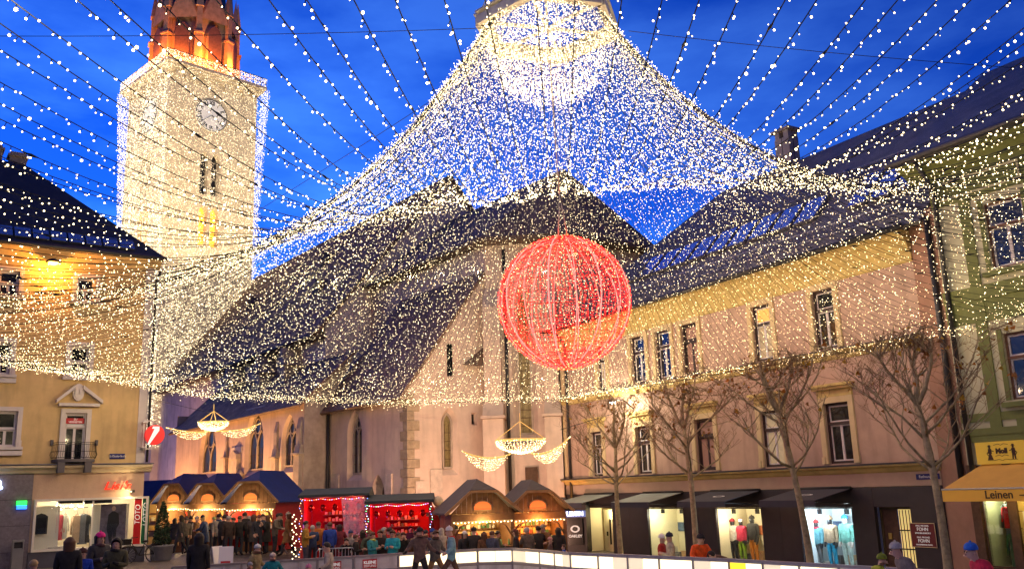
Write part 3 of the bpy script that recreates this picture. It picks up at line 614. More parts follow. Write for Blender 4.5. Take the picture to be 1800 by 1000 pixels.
for k, (a, b, c, d) in wins.items():
    w = house_window(house, a, b, c, d, y=.2, transom=(.72 if k == 'door' else .5), mull=True, fw=.05)
    surround(w, a, b, c, d, .17, LILAC, sill=(k != 'door'))
    if k in ('w2l', 'w1l'): MB().box(a-.25, b+.25, -.18, 0, c-.34, c-.16).build('sill_panel', LILAC, w)
    if k == 'door':
        mb = MB(); xm = (a+b)/2; zb = d+.2; X0, X1, ZP = LH.f(97, 712)[0], LH.f(178, 712)[0], LH.f(137, 712)[1]
        mb.box(X0+.1, X1-.1, -.3, 0, ZP-.06, ZP+.06); ZA = LH.f(137, 680)[1]
        for s, xe in ((1, X0), (-1, X1)):
            mb.prism([(xe, ZP+.06), (xe, ZP+.2), (xm-s*.16, ZA+.05), (xm-s*.16, ZA-.12)] if s > 0 else [(xe, ZP+.2), (xe, ZP+.06), (xm-s*.16, ZA-.12), (xm-s*.16, ZA+.05)], -.34, 0)
        mb.build('pediment', LILAC, w)
        mb = MB(); zc = LH.f(138, 690)[1]; n = 16; o1 = [(xm+.22*math.cos(q*2*math.pi/n), zc+.36*math.sin(q*2*math.pi/n)) for q in range(n)]; mb.prism(o1, -.2, 0); mb.prism([(xm+(x-xm)*.75, zc+(z-zc)*.75) for x, z in o1], -.24, -.2)
        for q in (-.07, .07): mb.prism([(xm+q-.05, zc-.1), (xm+q+.05, zc-.1), (xm+q+.05, zc+.12), (xm+q, zc+.17), (xm+q-.05, zc+.12)], -.28, -.24)
        mb.build('cartouche', LILAC, w)
        s_ = MB().box(a+.06, b-.06, .10, .125, d-.42, d-.2).build('letting_sign', mat('sign_red', (.45, .012, .02), .5, .03), w)
        WHT = glow('sign_white_letters', (.9, .88, .84), .25); 
# 'ZU VERMIETEN' board lettering
x_ = (-1.22-.40)/2; s_ = [o for o in house.children_recursive if o.name.startswith('letting_sign')][0]
dw = s_.parent; txt('letter', 'ZU', .10, WHT, dw, (x_, .092, 6.47)); txt('letter', 'VERMIETEN', .10, WHT, dw, (x_, .092, 6.36))
MB().box(x_-.32, x_+.32, .10, .125, 6.2, 6.28).build('letting_strip', mat('strip_white', (.6, .6, .62), .5), dw)
moulding(house, 'ledge', -14, 2.25, 4.28, 4.62, [(0, 0), (.12, .1), (.2, .45), (.36, .7), (.38, .92), (0, 1)], mat('ledge_cream', (.62, .52, .36), .8, .1, 2))
MB().box(-14, 2.28, -.40, 0, 4.622, 4.66).build('ledge_flashing', mat('zinc_flashing', (.14, .14, .19), .45, .2, 3, metal=.5), house)
MB().box(1.62, 1.98, -.03, 0, 4.66, 13.3).build('corner_strip', LILAC, house)
drain(house, [(2.05, -.1, 4.7), (2.05, -.1, 12.6), (2.2, -.3, 13.1)], .055)
moulding(house, 'eave_cornice', -14, 2.2, 13.1, 13.55, [(0, 0), (.1, .3), (.35, .7), (.45, 1), (0, 1)], OCH)
# balcony
bx = -.81; bal = MB()
def arcp(r, z, n=14, cx=bx): return [(cx+r*1.0*math.cos(math.pi+math.pi*i/n), -.02-.62*(math.sin(math.pi*i/n)**.7), z) for i in range(n+1)]
P0 = arcp(.80, 4.86); bal.hull([(x, y, 4.72) for x, y, z in P0], [(x, y, 4.84) for x, y, z in P0]); bc = bal.build('balcony', mat('balcony_slab', (.12, .11, .12), .8), house)
rl = MB(); IRON = mat('wrought_iron', (.02, .02, .022), .45, .1, 4, metal=.6)
for z in (4.9, 5.14, 5.42, 5.5): rl.tube(arcp(.80 if z > 5.3 else .84, z), .013, 4)
rl.build('rail', IRON, bc); rl = MB()
for i in range(27):
    a = math.pi+math.pi*i/26; f = lambda r: (bx+r*math.cos(a), -.02-.62*r/.8*(math.sin(a-math.pi)**.7)); rl.tube([(*f(.80), 4.86), (*f(.88), 5.02), (*f(.84), 5.16), (*f(.80), 5.5)], .008, 3)
rl.build('baluster', IRON, bc, kind='stuff')
for q in (-.5, .5): MB().prism([(bx+q-.12, 4.3), (bx+q+.12, 4.3), (bx+q+.14, 4.72), (bx+q-.14, 4.72)], -.55, 0).build('bracket', MATS['balcony_slab'], bc)
for q in (-.84, .84): MB().box(bx+q-.05, bx+q+.05, -.12, 0, 5.4, 5.62).build('flower_box', MATS['balcony_slab'], bc)
# street name plate
x0, x1, z0, z1 = rc(193, 219, 797, 806); sp = MB().box(x0, x1, -.035, -.003, z0, z1).build('street_plate', mat('enamel_blue', (.01, .02, .16), .3, .05), house); txt('letter', 'Widmanngasse'.replace('Widmanngasse', '10.-Oktober-Straße'), (z1-z0)*.62, mat('letter_white', (.8, .8, .8), .5, 0), sp, ((x0+x1)/2, -.04, (z0+z1)/2), sx=.62)
# ground floor: granite left, stucco band, display window
GRAN = mat('granite_cladding', (.17, .15, .18), .35, .25, 9, .1, 40)
xS = -2.2
for i in range(5):
    for j in range(4):
        a = xS-(i+1)*1.3; MB().box(a+.008, a+1.292, -.04, .02, .3+j*1.0+.008, .3+(j+1)*1.0-.008 if j < 3 else 4.27).build('granite_slab', GRAN, house) if not (i in (1, 2) and j < 3) else None
MB().box(-14, xS, .02, .1, .2, 4.3).build('back_wall', mat('dark_recess', (.03, .03, .035), .8), house)
el = MB().box(-4.75, -3.5, -.0, .015, .5, 3.3).build('entrance_glass', glow('warm_entrance', (1, .75, .3), .9, True), house)
MB().box(-3.5, -3.42, -.06, .02, .5, 3.3).build('entrance_frame', IRON, house)
txt('neon_letter', 'a', .75, glow('neon_blue_white', (.55, .7, 1), 4, True), house, (-3.45, -.12, 3.95), bold=.02, ext=.03)
for (y0, y1, m_) in ((880, 887.5, glow('neon_green', (.02, 1, .08), 2.2, True)), (888, 894, glow('neon_blue', (.03, .2, 1), 2.2, True))):
    x0, x1, z0, z1 = rc(29, 46, y0, y1); MB().box(x0, x1, -.14, -.045, z0, z1).build('neon_box', m_, house)
ZW0, ZW1 = 1.30, 3.27; XW0, XW1 = -2.12, 2.2
mb = MB(); mb.box(xS, 2.0, 0, .1, ZW1+.02, 4.28); mb.build('shop_band', mat('shop_band_stucco', (.56, .40, .29), .9, .1, 1.5, .5, 25, stain=.3), house)
MB().box(xS, 2.15, -.1, .3, .2, ZW0-.03).build('shop_plinth', mat('plinth_dark', (.07, .07, .10), .6), house)
mb = MB(); rect_frame(mb, XW0, XW1, ZW0-.03, ZW1+.02, -.02, .09, .14); mb.box(.02, .08, -.10, -.04, ZW0, ZW1-.1); fr_ = mb.build('display_window', mat('shop_frame_white', (.70, .66, .60), .4, .05), house)
MB().box(XW0+.08, XW1-.08, -.075, -.065, ZW0+.05, ZW1-.06).build('pane', glass('shop_glass'), fr_)
MB().box(-2.2, XW0+.005, 0, .3, ZW0-.03, ZW1+.02).build('window_jamb', MATS['shop_band_stucco'], house)
CREAM = mat('shop_interior_cream', (.72, .62, .48), .8, .06)
mb = MB(); mb.quad((XW0, 1.7, ZW0), (XW1, 1.7, ZW0), (XW1, 1.7, ZW1), (XW0, 1.7, ZW1)); mb.quad((XW0, 0, ZW0), (XW1, 0, ZW0), (XW1, 1.7, ZW0), (XW0, 1.7, ZW0)); mb.quad((XW0, 0, ZW1), (XW0, 1.7, ZW1), (XW1, 1.7, ZW1), (XW1, 0, ZW1))
mb.quad((XW0, 0, ZW0), (XW0, 1.7, ZW0), (XW0, 1.7, ZW1), (XW0, 0, ZW1)); mb.quad((XW1, 1.7, ZW0), (XW1, 0, ZW0), (XW1, 0, ZW1), (XW1, 1.7, ZW1)); mb.build('display_room', CREAM, house)
for (xa, xb, y_) in ((-2.0, -1.05, .35), (.12, .62, .4), (1.25, 1.62, .35)):       # slatted blinds
    mb = MB(); n = int((xb-xa)/.1)
    for i in range(n): mb.box(xa+i*.1, xa+i*.1+.09, y_, y_+.01, ZW0+.02, ZW1-.25)
    mb.build('blind', mat('blind_cream', (.66, .60, .50), .8, .04), fr_, kind='stuff')
for (a, b) in ((102, 146), (148, 197)):
    x0, z0 = LH.f(a, 885); x1, z1 = LH.f(b, 879); MB().box(x0, x1, -.0, .2, z0, z1+.04).build('blind_box', mat('dark_bronze', (.03, .028, .03), .5), fr_)
x0, x1, z0, z1 = rc(62, 84, 908, 938); mb = MB(); rect_frame(mb, x0, x1, z0, z1, .28, .05, .05); c = (x0+x1)/2; mb.prism([(x0, z1), (x1, z1), (x1-.1, z1+.08), (c, z1+.13), (x0+.1, z1+.08)], .23, .28); mf = mb.build('picture_frame', MATS['dark_bronze'], fr_); MB().box(x0+.05, x1-.05, .26, .27, z0+.05, z1-.05).build('mirror', LEAD, mf)
x0, x1, z0, z1 = rc(178, 219, 886, 956, .3); po = MB().box(x0, x1, .3, .33, z0, z1).build('poster', mat('poster_violet', (.13, .10, .13), .4, .5, 3), fr_)
mb = MB(); c = (x0+x1)/2; w_ = x1-x0; h_ = z1-z0                              # printed figure: man in dark jacket
mb.poly([(c-w_*.24, .296, z0+h_*.40), (c-w_*.10, .296, z0+h_*.05), (c-.01, .296, z0+h_*.05), (c+.0, .296, z0+h_*.36), (c+.03, .296, z0+h_*.05), (c+w_*.13, .296, z0+h_*.06), (c+w_*.15, .296, z0+h_*.40), (c+w_*.24, .296, z0+h_*.5), (c+w_*.2, .296, z0+h_*.76), (c+w_*.04, .296, z0+h_*.82), (c-w_*.06, .296, z0+h_*.82), (c-w_*.2, .296, z0+h_*.74)]); mb.build('printed_figure', mat('print_black', (.02, .018, .02), .4, 0), po)
mb = MB(); mb.prism([(c+.1*math.cos(a)*.8, z0+h_*.89+.1*math.sin(a)) for a in np.linspace(0, 6.28, 12)[:-1]], .294, .297); mb.build('printed_head', mat('print_skin', (.55, .36, .28), .5, .05), po)
for (p0, p1, body, m_) in ((234, 247, 'TOTO', mat('panel_red', (.50, .012, .015), .35, .05)), (248, 261, 'LOTTO', mat('panel_green', (.01, .12, .05), .35, .05))):
    x0, x1 = LH.f(p0, 915)[0], LH.f(p1, 915)[0]; pn = MB().box(x0+.004, x1-.004, -.10, -.078, ZW0+.06, ZW1-.02).build('lottery_panel', m_, fr_)
    txt('letter', body, .30, WHT, pn, ((x0+x1)/2, -.104, 2.55), rot=(math.pi/2, -math.pi/2, 0), shear=.15, sx=.95)
txt('shop_sign_letter', "Lisi's", .46, glow('sign_red_glow', (1, .03, .01), .75), house, (.92, -.10, 3.74), shear=.3, ext=.02, sx=1.2, bold=.004)
lx, lz = LH.f(231, 863); sl_ = MB().tube([(lx, 0, lz+.02), (lx, -.25, lz)], .02, 5).box(lx-.1, lx+.06, -.34, -.22, lz-.05, lz+.05).build('sign_spot', IRON, house); lamp('spot_light', (lx-.10, -.34, lz-.02), 45, (1, .72, .35), sl_, .03)
# clothes and lamps in the display
CL = [(.02, .02, .025), (.35, .05, .07), (.5, .45, .38), (.05, .07, .16), (.12, .12, .13), (.42, .28, .18)]
def coat(parent, x, y, z, h, w, m, open_=None, name='hanging_coat'):
    mb = MB(); lv = [(0, .30), (.02, .5), (.12, .52), (.4, .42), (.75, .46), (1, .52)]; rings = []
    for f, k in reversed(lv): rings.append([(x+w*k*math.cos(t), y+w*.28*math.sin(t), z+h*(1-f)) for t in np.linspace(0, 2*math.pi, 11)[:-1]])
    for a, b in zip(rings[:-1], rings[1:]): n = len(a); mb.add(a+b, [(i, (i+1) % n, (i+1) % n+n, i+n) for i in range(n)], smooth=True)
    for s in (-1, 1): mb.tube([(x+s*w*.48, y, z+h*.93), (x+s*w*.6, y-.02, z+h*.6), (x+s*w*.62, y-.05, z+h*.3)], [w*.14, w*.13, w*.11], 6)
    o = mb.build(name, m, parent)
    mb = MB(); mb.tube([(x-w*.4, y, z+h*.97), (x, y, z+h+.04), (x+w*.4, y, z+h*.97)], .012, 4); mb.tube([(x, y, z+h+.04), (x, y, z+h+.16)], .006, 4); mb.build('hanger', WOODD, o); return o
for i, (px, pz, h, w, c) in enumerate(((106, 1.75, 1.0, .24, 1), (114, 1.8, .95, .22, 2), (135, 1.62, 1.1, .34, 5), (146, 1.55, 1.2, .36, 4), (152, 1.6, 1.1, .30, 0))):
    coat(fr_, LH.f(px, 920, .7)[0], .7, pz-.1, h, w, mat('cloth%d' % c, CL[c], .9, .15, 6))
MB().tube([(-1.0, .7, 2.92), (.0, .7, 2.92)], .015, 5).build('clothes_rail', IRON, fr_)
for px in (88, 97, 108, 165, 172): MB().ball((LH.f(px, 962, .4)[0], .4, ZW0+.09), .09, 8, 5, sq=(1.6, .8, .8)).build('shoe', MATS['cloth%d' % (px % 5 if px % 5 != 3 else 2)] if 'cloth%d' % (px % 5 if px % 5 != 3 else 2) in MATS else IRON, fr_)
mb = MB()
for i in range(22): a = LH.f(93+i*2.6, 890, .9)[0]; mb.ball((a, .9+rng.uniform(-.2, .2), 2.95+rng.uniform(-.12, .12)), .028, 6, 4)
mb.build('display_bulb', glow('display_bulb', (1, .86, .6), 8), fr_, kind='stuff')
for x in (-1.4, -.3, 1.3): lamp('display_lamp', (x, .55, 3.05), 60, (1, .78, .48), fr_, .08)
mb = MB(); mb.box(.15, .7, .5, .9, ZW0, ZW0+.35); mb.build('display_table', CREAM, fr_)
MB().ball((.45, .6, ZW0+.5), .14, 7, 5).build('paper_star', glow('paper_star', (1, .85, .6), .8), fr_)
# mansard roof with glazed band, chimneys
ST = mat('slate_dark', (.05, .052, .065), .6, .3, 6, .6, kind='tiles', col2=(.035, .036, .045))
e0 = 13.56; R1 = (2.35, -.5); hipx, hz_ = LH.f(40, 288, 5.0)
rA = [(-14, -.5, e0), (2.35, -.5, e0), (hipx, 5.0, hz_), (-14, 5.0, hz_)]
roof_slab(house, rA, name='roof', m=ST); mb = MB(); mb.add([(2.35, -.5, e0), (2.35, 10.5, e0), (hipx, 5, hz_)], [(0, 1, 2)]); mb.add([(2.35, 10.5, e0), (-14, 10.5, e0), (-14, 5, hz_), (hipx, 5, hz_)], [(0, 1, 2, 3)]); mb.build('roof_hip', ST, house)
MB().tube([(-14, -.6, e0-.05), (2.4, -.6, e0-.05)], .09, 6).build('gutter', PIPE, house)
sn = math.hypot(5.5, hz_-e0); dirv = Vector((0, 5.5/sn, (hz_-e0)/sn)); up_ = Vector((0, -dirv.z, dirv.y))
SKYG = mat('skylight_glass', (.35, .42, .55), .1, 0, metal=.8)
for i in range(9):                                              # glazed strip low on the roof
    xa = -5+i*.68; b0 = Vector((xa, -.5, e0))+dirv*.35+up_*.05; b1 = b0+dirv*.75; xw = Vector((.6, 0, 0)); mb = MB(); mb.hull([b0, b0+xw, b1+xw, b1], [b0+up_*.06, b0+xw+up_*.06, b1+xw+up_*.06, b1+up_*.06]); mb.build('roof_light', SKYG, house)
for (px0, px1, pt, y_) in ((-12, 10, 252, 5.5), (15, 52, 264, 5.5)):
    x0, zt = LH.f(px0, pt, y_); x1, _ = LH.f(px1, pt, y_); ck = MB().box(x0+.08, x1-.08, y_, y_+.7, hz_-.6, zt-.25).box(x0, x1, y_-.08, y_+.78, zt-.25, zt-.15).box(x0+.1, x1-.1, y_+.02, y_+.68, zt-.15, zt-.02).build('chimney', mat('chimney_stucco', (.30, .27, .25), .9, .2, 2), house)
# sodium lamp under the eaves
lx, lz = LH.f(90, 466); sl_ = thing('wall_lamp', 'glowing orange street lamp on the yellow house front', 'lamp', LH.w(lx, -.55, lz), LH.rot)
MB().tube([(0, .55, .25), (0, .2, .2), (0, 0, .12)], .03, 6).build('arm', PIPE, sl_); MB().lathe([(.30, 0), (.26, .06), (.1, .14), (.05, .16)], (0, 0, 0), 12).build('shade', PIPE, sl_); MB().ball((0, 0, -.03), .16, 10, 6, sq=(1.3, 1.3, .6)).build('lens', glow('sodium_lens', (1, .42, .05), 14), sl_)
lamp('sodium_light', (0, -.1, -.22), 240, (1, .36, .03), sl_, .1)
# round bank sign on the corner
rs = thing('round_sign', 'red round bracket sign with white slanted stroke on the house corner', 'sign', LH.w(2.25, -.35, LH.f(258, 764, -.35)[1]), LH.rot)
RED = glow('sign_disc_red', (.75, .02, .02), .55); n = 20
MB().prism([(.40*math.cos(2*math.pi*i/n), .42*math.sin(2*math.pi*i/n)) for i in range(n)], -.09, .09).build('disc', RED, rs)
MB().prism([(-.30, -.40), (-.24, -.44), (.16, .18), (.16, .34), (.06, .34), (-.04, .24)], -.11, -.091).prism([(-.14, .26), (.16, .24), (.16, .35), (-.1, .35)], -.113, -.0915).build('stroke', glow('sign_stroke', (.9, .88, .88), .5), rs)
mb = MB(); mb.prism([(.12+.34*math.cos(2*math.pi*i/n), .0+.42*math.sin(2*math.pi*i/n)) for i in range(n)], .12, .2); mb.build('rear_disc', mat('sign_blue', (.06, .12, .4), .4, .05), rs)
mb = MB(); rect_frame(mb, -.46, -.06, -.60, .62, .11, .05, .05); mb.box(-.5, -.3, -.03, .35, .5, .55); mb.box(-.5, -.3, -.03, .35, -.55, -.5); mb.build('bracket', WFR, rs)
# ------------------------------------------------------------------ pink house on the right
PK = Frame(9.2, 37.0, math.atan2(-.858, .513))
pink = thing('pink_house', 'long pink house with yellow cornices above dark shop fronts', 'house', PK.w(0, 0), PK.rot)
PNK = mat('pink_stucco', (.48, .335, .265), .9, .13, 1.2, .3, 60, stain=.4); YEL = mat('yellow_trim', (.58, .45, .17), .8, .14, 2, stain=.3); CRM = mat('cream_trim', (.60, .48, .28), .8, .1, 2)
BRN = mat('frame_dark_brown', (.035, .02, .022), .5, .1)
UP = [(-9.9, -9.2, 'lit'), (-7.15, -6.1, ''), (-5.35, -4.3, ''), (-3.55, -2.5, 'blind'), (.75, 1.75, 'amber'), (3.85, 4.85, '')]
LO = [(-10.75, -9.85, ''), (-7.15, -6.1, ''), (-3.1, -1.95, 'blind'), (.73, 1.83, 'curtain'), (3.88, 5.0, '')]
OFFW = 11.5
zu, zl = (7.66, 9.86), (3.56, 5.70)
ops = [dict(l=a, r=b, b=zu[0], t=zu[1], depth=.22) for a, b, k in UP]+[dict(l=a, r=b, b=zl[0], t=zl[1], depth=.22) for a, b, k in LO]
mb = MB(); wall(mb, -13.2, 8.25, 2.72, 10.95, ops, 0); mb.quad((-13.2, 6, -1), (-13.2, 0, -1), (-13.2, 0, 10.95), (-13.2, 6, 10.95)); mb.build('wall', PNK, pink); MB().quad((8.25, 0, -.6), (9.62, -.62, -.6), (9.62, -.62, 11.5), (8.25, 0, 11.5)).build('return_wall', mat('stucco_in_shade', (.30, .17, .12), .9, .15, 1.5, .3, 50), pink)  # return wall coloured darker for the shade on its turned face
LITW = glow('lit_window_amber', (1, .45, .10), .55, True); LITC = mat('curtained_glass', (.30, .22, .13), .25, .3, 5, emit=(1, .75, .45), es=.18); BLK = mat('blind_window_pink', (.40, .24, .20), .9, .1, 2)
for row, (z0, z1) in ((UP, zu), (LO, zl)):
    for a, b, k in row:
        w = house_window(pink, a, b, z0, z1, y=.2, fm=BRN, cm=WFR if k != 'blind' else BRN, transom=.66, pm={'lit': LITC, 'curtain': LITC, 'blind': BLK}.get(k, PANE), fw=.09)
        if k == 'amber':
            for o in w.children:
                if o.name.startswith('pane') and o.bound_box[0][2] > 9: o.data.materials[0] = LITW
                elif o.name.startswith('pane'): o.data.materials[0] = LITC
        surround(w, a, b, z0, z1, .22, CRM, hood=(.0 if row is UP else .62), sill=False, hoodm=YEL)
moulding(pink, 'cornice', -13.2, 8.25, 10.05, 11.1, [(.0, 0), (.06, .04), (.06, .3), (.16, .42), (.3, .7), (.55, .82), (.58, 1), (0, 1)], YEL)
moulding(pink, 'string_course', -13.2, 8.25, 7.22, 7.55, [(0, 0), (.05, .1), (.1, .6), (.22, .8), (.22, 1), (0, 1)], YEL); MB().box(-13.2, 8.25, -.25, 0, 7.552, 7.59).build('course_flashing', PIPE, pink)
moulding(pink, 'ledge', -13.2, 8.3, 3.18, 3.44, [(0, 0), (.08, .2), (.14, .6), (.3, .8), (.3, 1), (0, 1)], YEL); MB().box(-13.2, 8.3, -.34, 0, 3.442, 3.50).build('ledge_flashing', mat('flashing_dark', (.03, .03, .04), .5, .1), pink)
MB().box(-13.2, 8.25, -.02, .01, 2.74, 3.17).build('band', mat('beige_band', (.46, .34, .26), .9, .08, 1.5), pink)
# roof
PT = mat('pink_house_slate', (.22, .215, .225), .5, .3, 6, .7, kind='tiles', col2=(.15, .148, .16)); ez, ry, rz_ = 11.12, 5.2, 17.4
roof_slab(pink, [(-13.6, -.75, ez), (9.2, -.75, ez), (9.2, ry, rz_), (-5.6, ry, rz_)], name='roof', m=PT)
mb = MB(); mb.add([(-13.6, 11.2, ez), (-13.6, -.75, ez), (-5.6, ry, rz_)], [(0, 1, 2)]); mb.build('roof_hip', PT, pink); mb = MB(); mb.quad((-13.6, 11.2, ez), (-5.6, ry, rz_), (9.2, ry, rz_), (9.2, 11.2, ez)); mb.build('roof_rear', PT, pink)
MB().tube([(-13.7, -.85, ez-.04), (8.6, -.85, ez-.04)], .1, 6).build('gutter', PIPE, pink)
sl = math.hypot(ry+.75, rz_-ez); dv = Vector((0, (ry+.75)/sl, (rz_-ez)/sl)); nv = Vector((0, -dv.z, dv.y))
def on_roof(x, s, h=0): return Vector((x, -.75, ez))+dv*s+nv*h
GUARD = mat('snow_guard', (.22, .22, .27), .4, .1, metal=.6)
for s0, x0, x1 in ((.8, -12.6, 8.3), (4.6, -8.2, 8.0)):
    g = MB()
    for h in (.05, .42): g.bar(on_roof(x0, s0, h), on_roof(x1, s0, h), .03, .03)
    x = x0
    while x < x1: g.bar(on_roof(x, s0, .03), on_roof(x, s0, .44), .022, .022); x += .17
    g.build('snow_guard', GUARD, pink, kind='stuff')
SKY2 = mat('skylight_glass_b', (.62, .70, .85), .08, 0, metal=.85)
for i in range(10):
    xa = -8.6+i*1.25; mb = MB(); q = [on_roof(xa, 2.3, .04), on_roof(xa+1.05, 2.3, .04), on_roof(xa+1.05, 3.9, .04), on_roof(xa, 3.9, .04)]; mb.hull(q, [p+nv*.1 for p in q]); sk = mb.build('skylight', GUARD, pink)
    for j in range(2):
        q = [on_roof(xa+.05+j*.5, 2.36, .145), on_roof(xa+.5+j*.5, 2.36, .145), on_roof(xa+.5+j*.5, 3.84, .145), on_roof(xa+.05+j*.5, 3.84, .145)]; MB().hull(q, [p+nv*.012 for p in q]).build('pane', SKY2, sk)
for i in range(3):
    xa = 5.3+i*1.0; q = [on_roof(xa, 2.2, .05), on_roof(xa+.85, 2.2, .05), on_roof(xa+.85, 4.3, .05), on_roof(xa, 4.3, .05)]; sk = MB().hull(q, [p+nv*.1 for p in q]).build('skylight', GUARD, pink); q = [p+nv*.102 for p in (on_roof(xa+.05, 2.25, .05), on_roof(xa+.8, 2.25, .05), on_roof(xa+.8, 4.25, .05), on_roof(xa+.05, 4.25, .05))]; MB().hull(q, [p+nv*.012 for p in q]).build('pane', SKY2, sk)
x0, zt = PK.f(1365, 236, 5.6); x1, _ = PK.f(1396, 236, 5.6)
MB().box(x0+.1, x1-.1, 5.3, 5.95, 15.5, zt-.45).box(x0+.15, x0+.4, 5.3, 5.95, zt-.45, zt-.12).box(x1-.4, x1-.12, 5.3, 5.95, zt-.45, zt-.12).box(x0-.02, x1+.02, 5.2, 6.05, zt-.12, zt).build('chimney', mat('chimney_brick_white', (.42, .38, .36), .9, .12, 1, .6, kind='bricks', col2=(.36, .33, .32)), pink)
MB().tube([on_roof(4.5, 3.9, -.1), on_roof(4.5, 3.9, -.1)+Vector((0, 0, .9))], .12, 8).build('vent_pipe', GUARD, pink)
drain(pink, [(-12.6, -.1, 2.5), (-12.6, -.1, 10.4), (-12.6, -.7, 11)], .07); drain(pink, [(9.35, -.62, 2.6), (9.35, -.62, 11.2)], .09)
MB().box(-13.19, -12.9, -.04, 0, 3.6, 10).build('corner_strip', CRM, pink)
# dark shop front
ANT = mat('anthracite_panel', (.032, .026, .032), .45, .12, 3)
doors = [(-11.3, -9.3), (-6.68, -4.15), (-2.23, .40), (2.25, 4.70), (5.6, 7.0)]
pz = -.45; prev = -13.2
segs = []
for a, b in doors: segs.append((prev, a)); prev = b
segs.append((prev, 8.25))
for a, b in segs:
    k = max(1, int(round((b-a)/1.1)))
    for i in range(k): MB().box(a+(b-a)*i/k+.006, a+(b-a)*(i+1)/k-.006, -.06, .1, pz, 2.70).build('cladding_panel', ANT, pink)
for a, b in doors: MB().box(a, b, -.055, .1, 2.06, 2.70).build('fascia_panel', ANT, pink)
def room(x0, x1, d, m, name='display_room', z0=-.15, z1=2.055):
    mb = MB(); mb.quad((x0, d, z0), (x1, d, z0), (x1, d, z1), (x0, d, z1)); mb.quad((x0, .1, z0), (x1, .1, z0), (x1, d, z0), (x0, d, z0)); mb.quad((x0, .1, z1), (x0, d, z1), (x1, d, z1), (x1, .1, z1)); mb.quad((x0, .1, z0), (x0, d, z0), (x0, d, z1), (x0, .1, z1)); mb.quad((x1, d, z0), (x1, .1, z0), (x1, .1, z1), (x1, d, z1)); return mb.build(name, m, pink)
WARMW = mat('shop_wall_warm', (.75, .66, .45), .8, .05); COOLW = mat('shop_wall_white', (.72, .76, .76), .8, .05)
for (a, b), m_, e, c in ((doors[1], WARMW, 55, (1, .88, .55)), (doors[2], WARMW, 70, (1, .80, .50)), (doors[3], COOLW, 85, (.85, .97, 1))):
    rm = room(a, b, 1.7, m_); mb = MB(); rect_frame(mb, a, b, pz+.2, 2.055, .02, .05, .08); fr2 = mb.build('display_window', ANT, pink); MB().box(a+.05, b-.05, -.0, .008, pz+.25, 2.0).build('pane', glass('shop_glass'), fr2)
    MB().box(a, b, -.05, .1, pz, pz+.2).build('window_base', ANT, pink)
    for k in range(5):                              # posters, boxes and price cards in the display
        x = a+(b-a)*(k+.5)/5; hh_ = rng.uniform(.35, .8); zz_ = rng.uniform(.7, 1.1); MB().box(x-.2, x+.2, 1.66, 1.68, zz_, zz_+hh_).build('poster', mat('poster_tone%d' % (k % 4), [(.08, .12, .2), (.4, .12, .05), (.05, .05, .06), (.5, .45, .3)][k % 4], .5, .5, 6), rm)
        bw = rng.uniform(.12, .24); MB().box(x-bw, x+bw, .9, 1.25, -.15, -.15+rng.uniform(.2, .5)).build('display_block', mat('block_tone%d' % (k % 3), [(.55, .5, .42), (.12, .11, .11), (.42, .25, .12)][k % 3], .6, .2, 4), rm)
        MB().box(x-.05, x+.05, .3, .31, -.15, -.03).build('price_card', MATS['letter_white'], rm)
    for q in (.25, .75):
        x = a+(b-a)*q; s_ = MB().box(x-.06, x+.06, .3, .42, 1.80, 1.98).tube([(x, .36, 1.98), (x, .36, 2.05)], .02, 4).build('ceiling_spot', IRON, rm); lamp('spot_light', (x, .3, 1.72), e, c, rm, .06)
rm = room(-11.3, -9.3, 1.6, WARMW, 'entrance_recess', z0=-.42); lamp('spot_light', (-10.3, .6, 1.8), 45, (1, .86, .5), rm, .06)
for i, (a, b) in enumerate(((-11.1, -10.45), (-10.3, -9.75))):
    d = MB().box(a, b, .75, .80, -.42, 1.95).build('entrance_door', mat('door_cream', (.66, .58, .38), .5, .05), pink); MB().box(b-.12, b-.06, .68, .74, .3, 1.5).build('handle', IRON, d); MB().box(a+.2, a+.32, .74, .752, .7, .9).build('door_label', IRON, d)
# display shelf and boxes in the second window
sf = MB(); rect_frame(sf, -5.35, -4.3, -.1, 1.35, 1.3, .08, .2); sf.box(-5.3, -4.35, 1.28, 1.3, -.1, 1.3); sf = sf.build('display_shelf', mat('shelf_black', (.02, .02, .02), .4), pink)
for i in range(4): MB().box(-5.27, -4.38, 1.0, 1.27, .22+i*.27, .24+i*.27).build('shelf_board', IRON, sf)
for i in range(12): x = -5.2+(i % 4)*.2; z = .25+(i//4)*.27; MB().box(x, x+.15, 1.02, 1.15, z, z+.13).build('goggle_box', mat('goods%d' % (i % 4), [(.6, .5, .2), (.1, .3, .5), (.6, .6, .6), (.5, .1, .05)][i % 4], .5), sf)
txt('shelf_letter', 'OAKLEY', .15, WHT, sf, (-4.83, .98, 1.27))
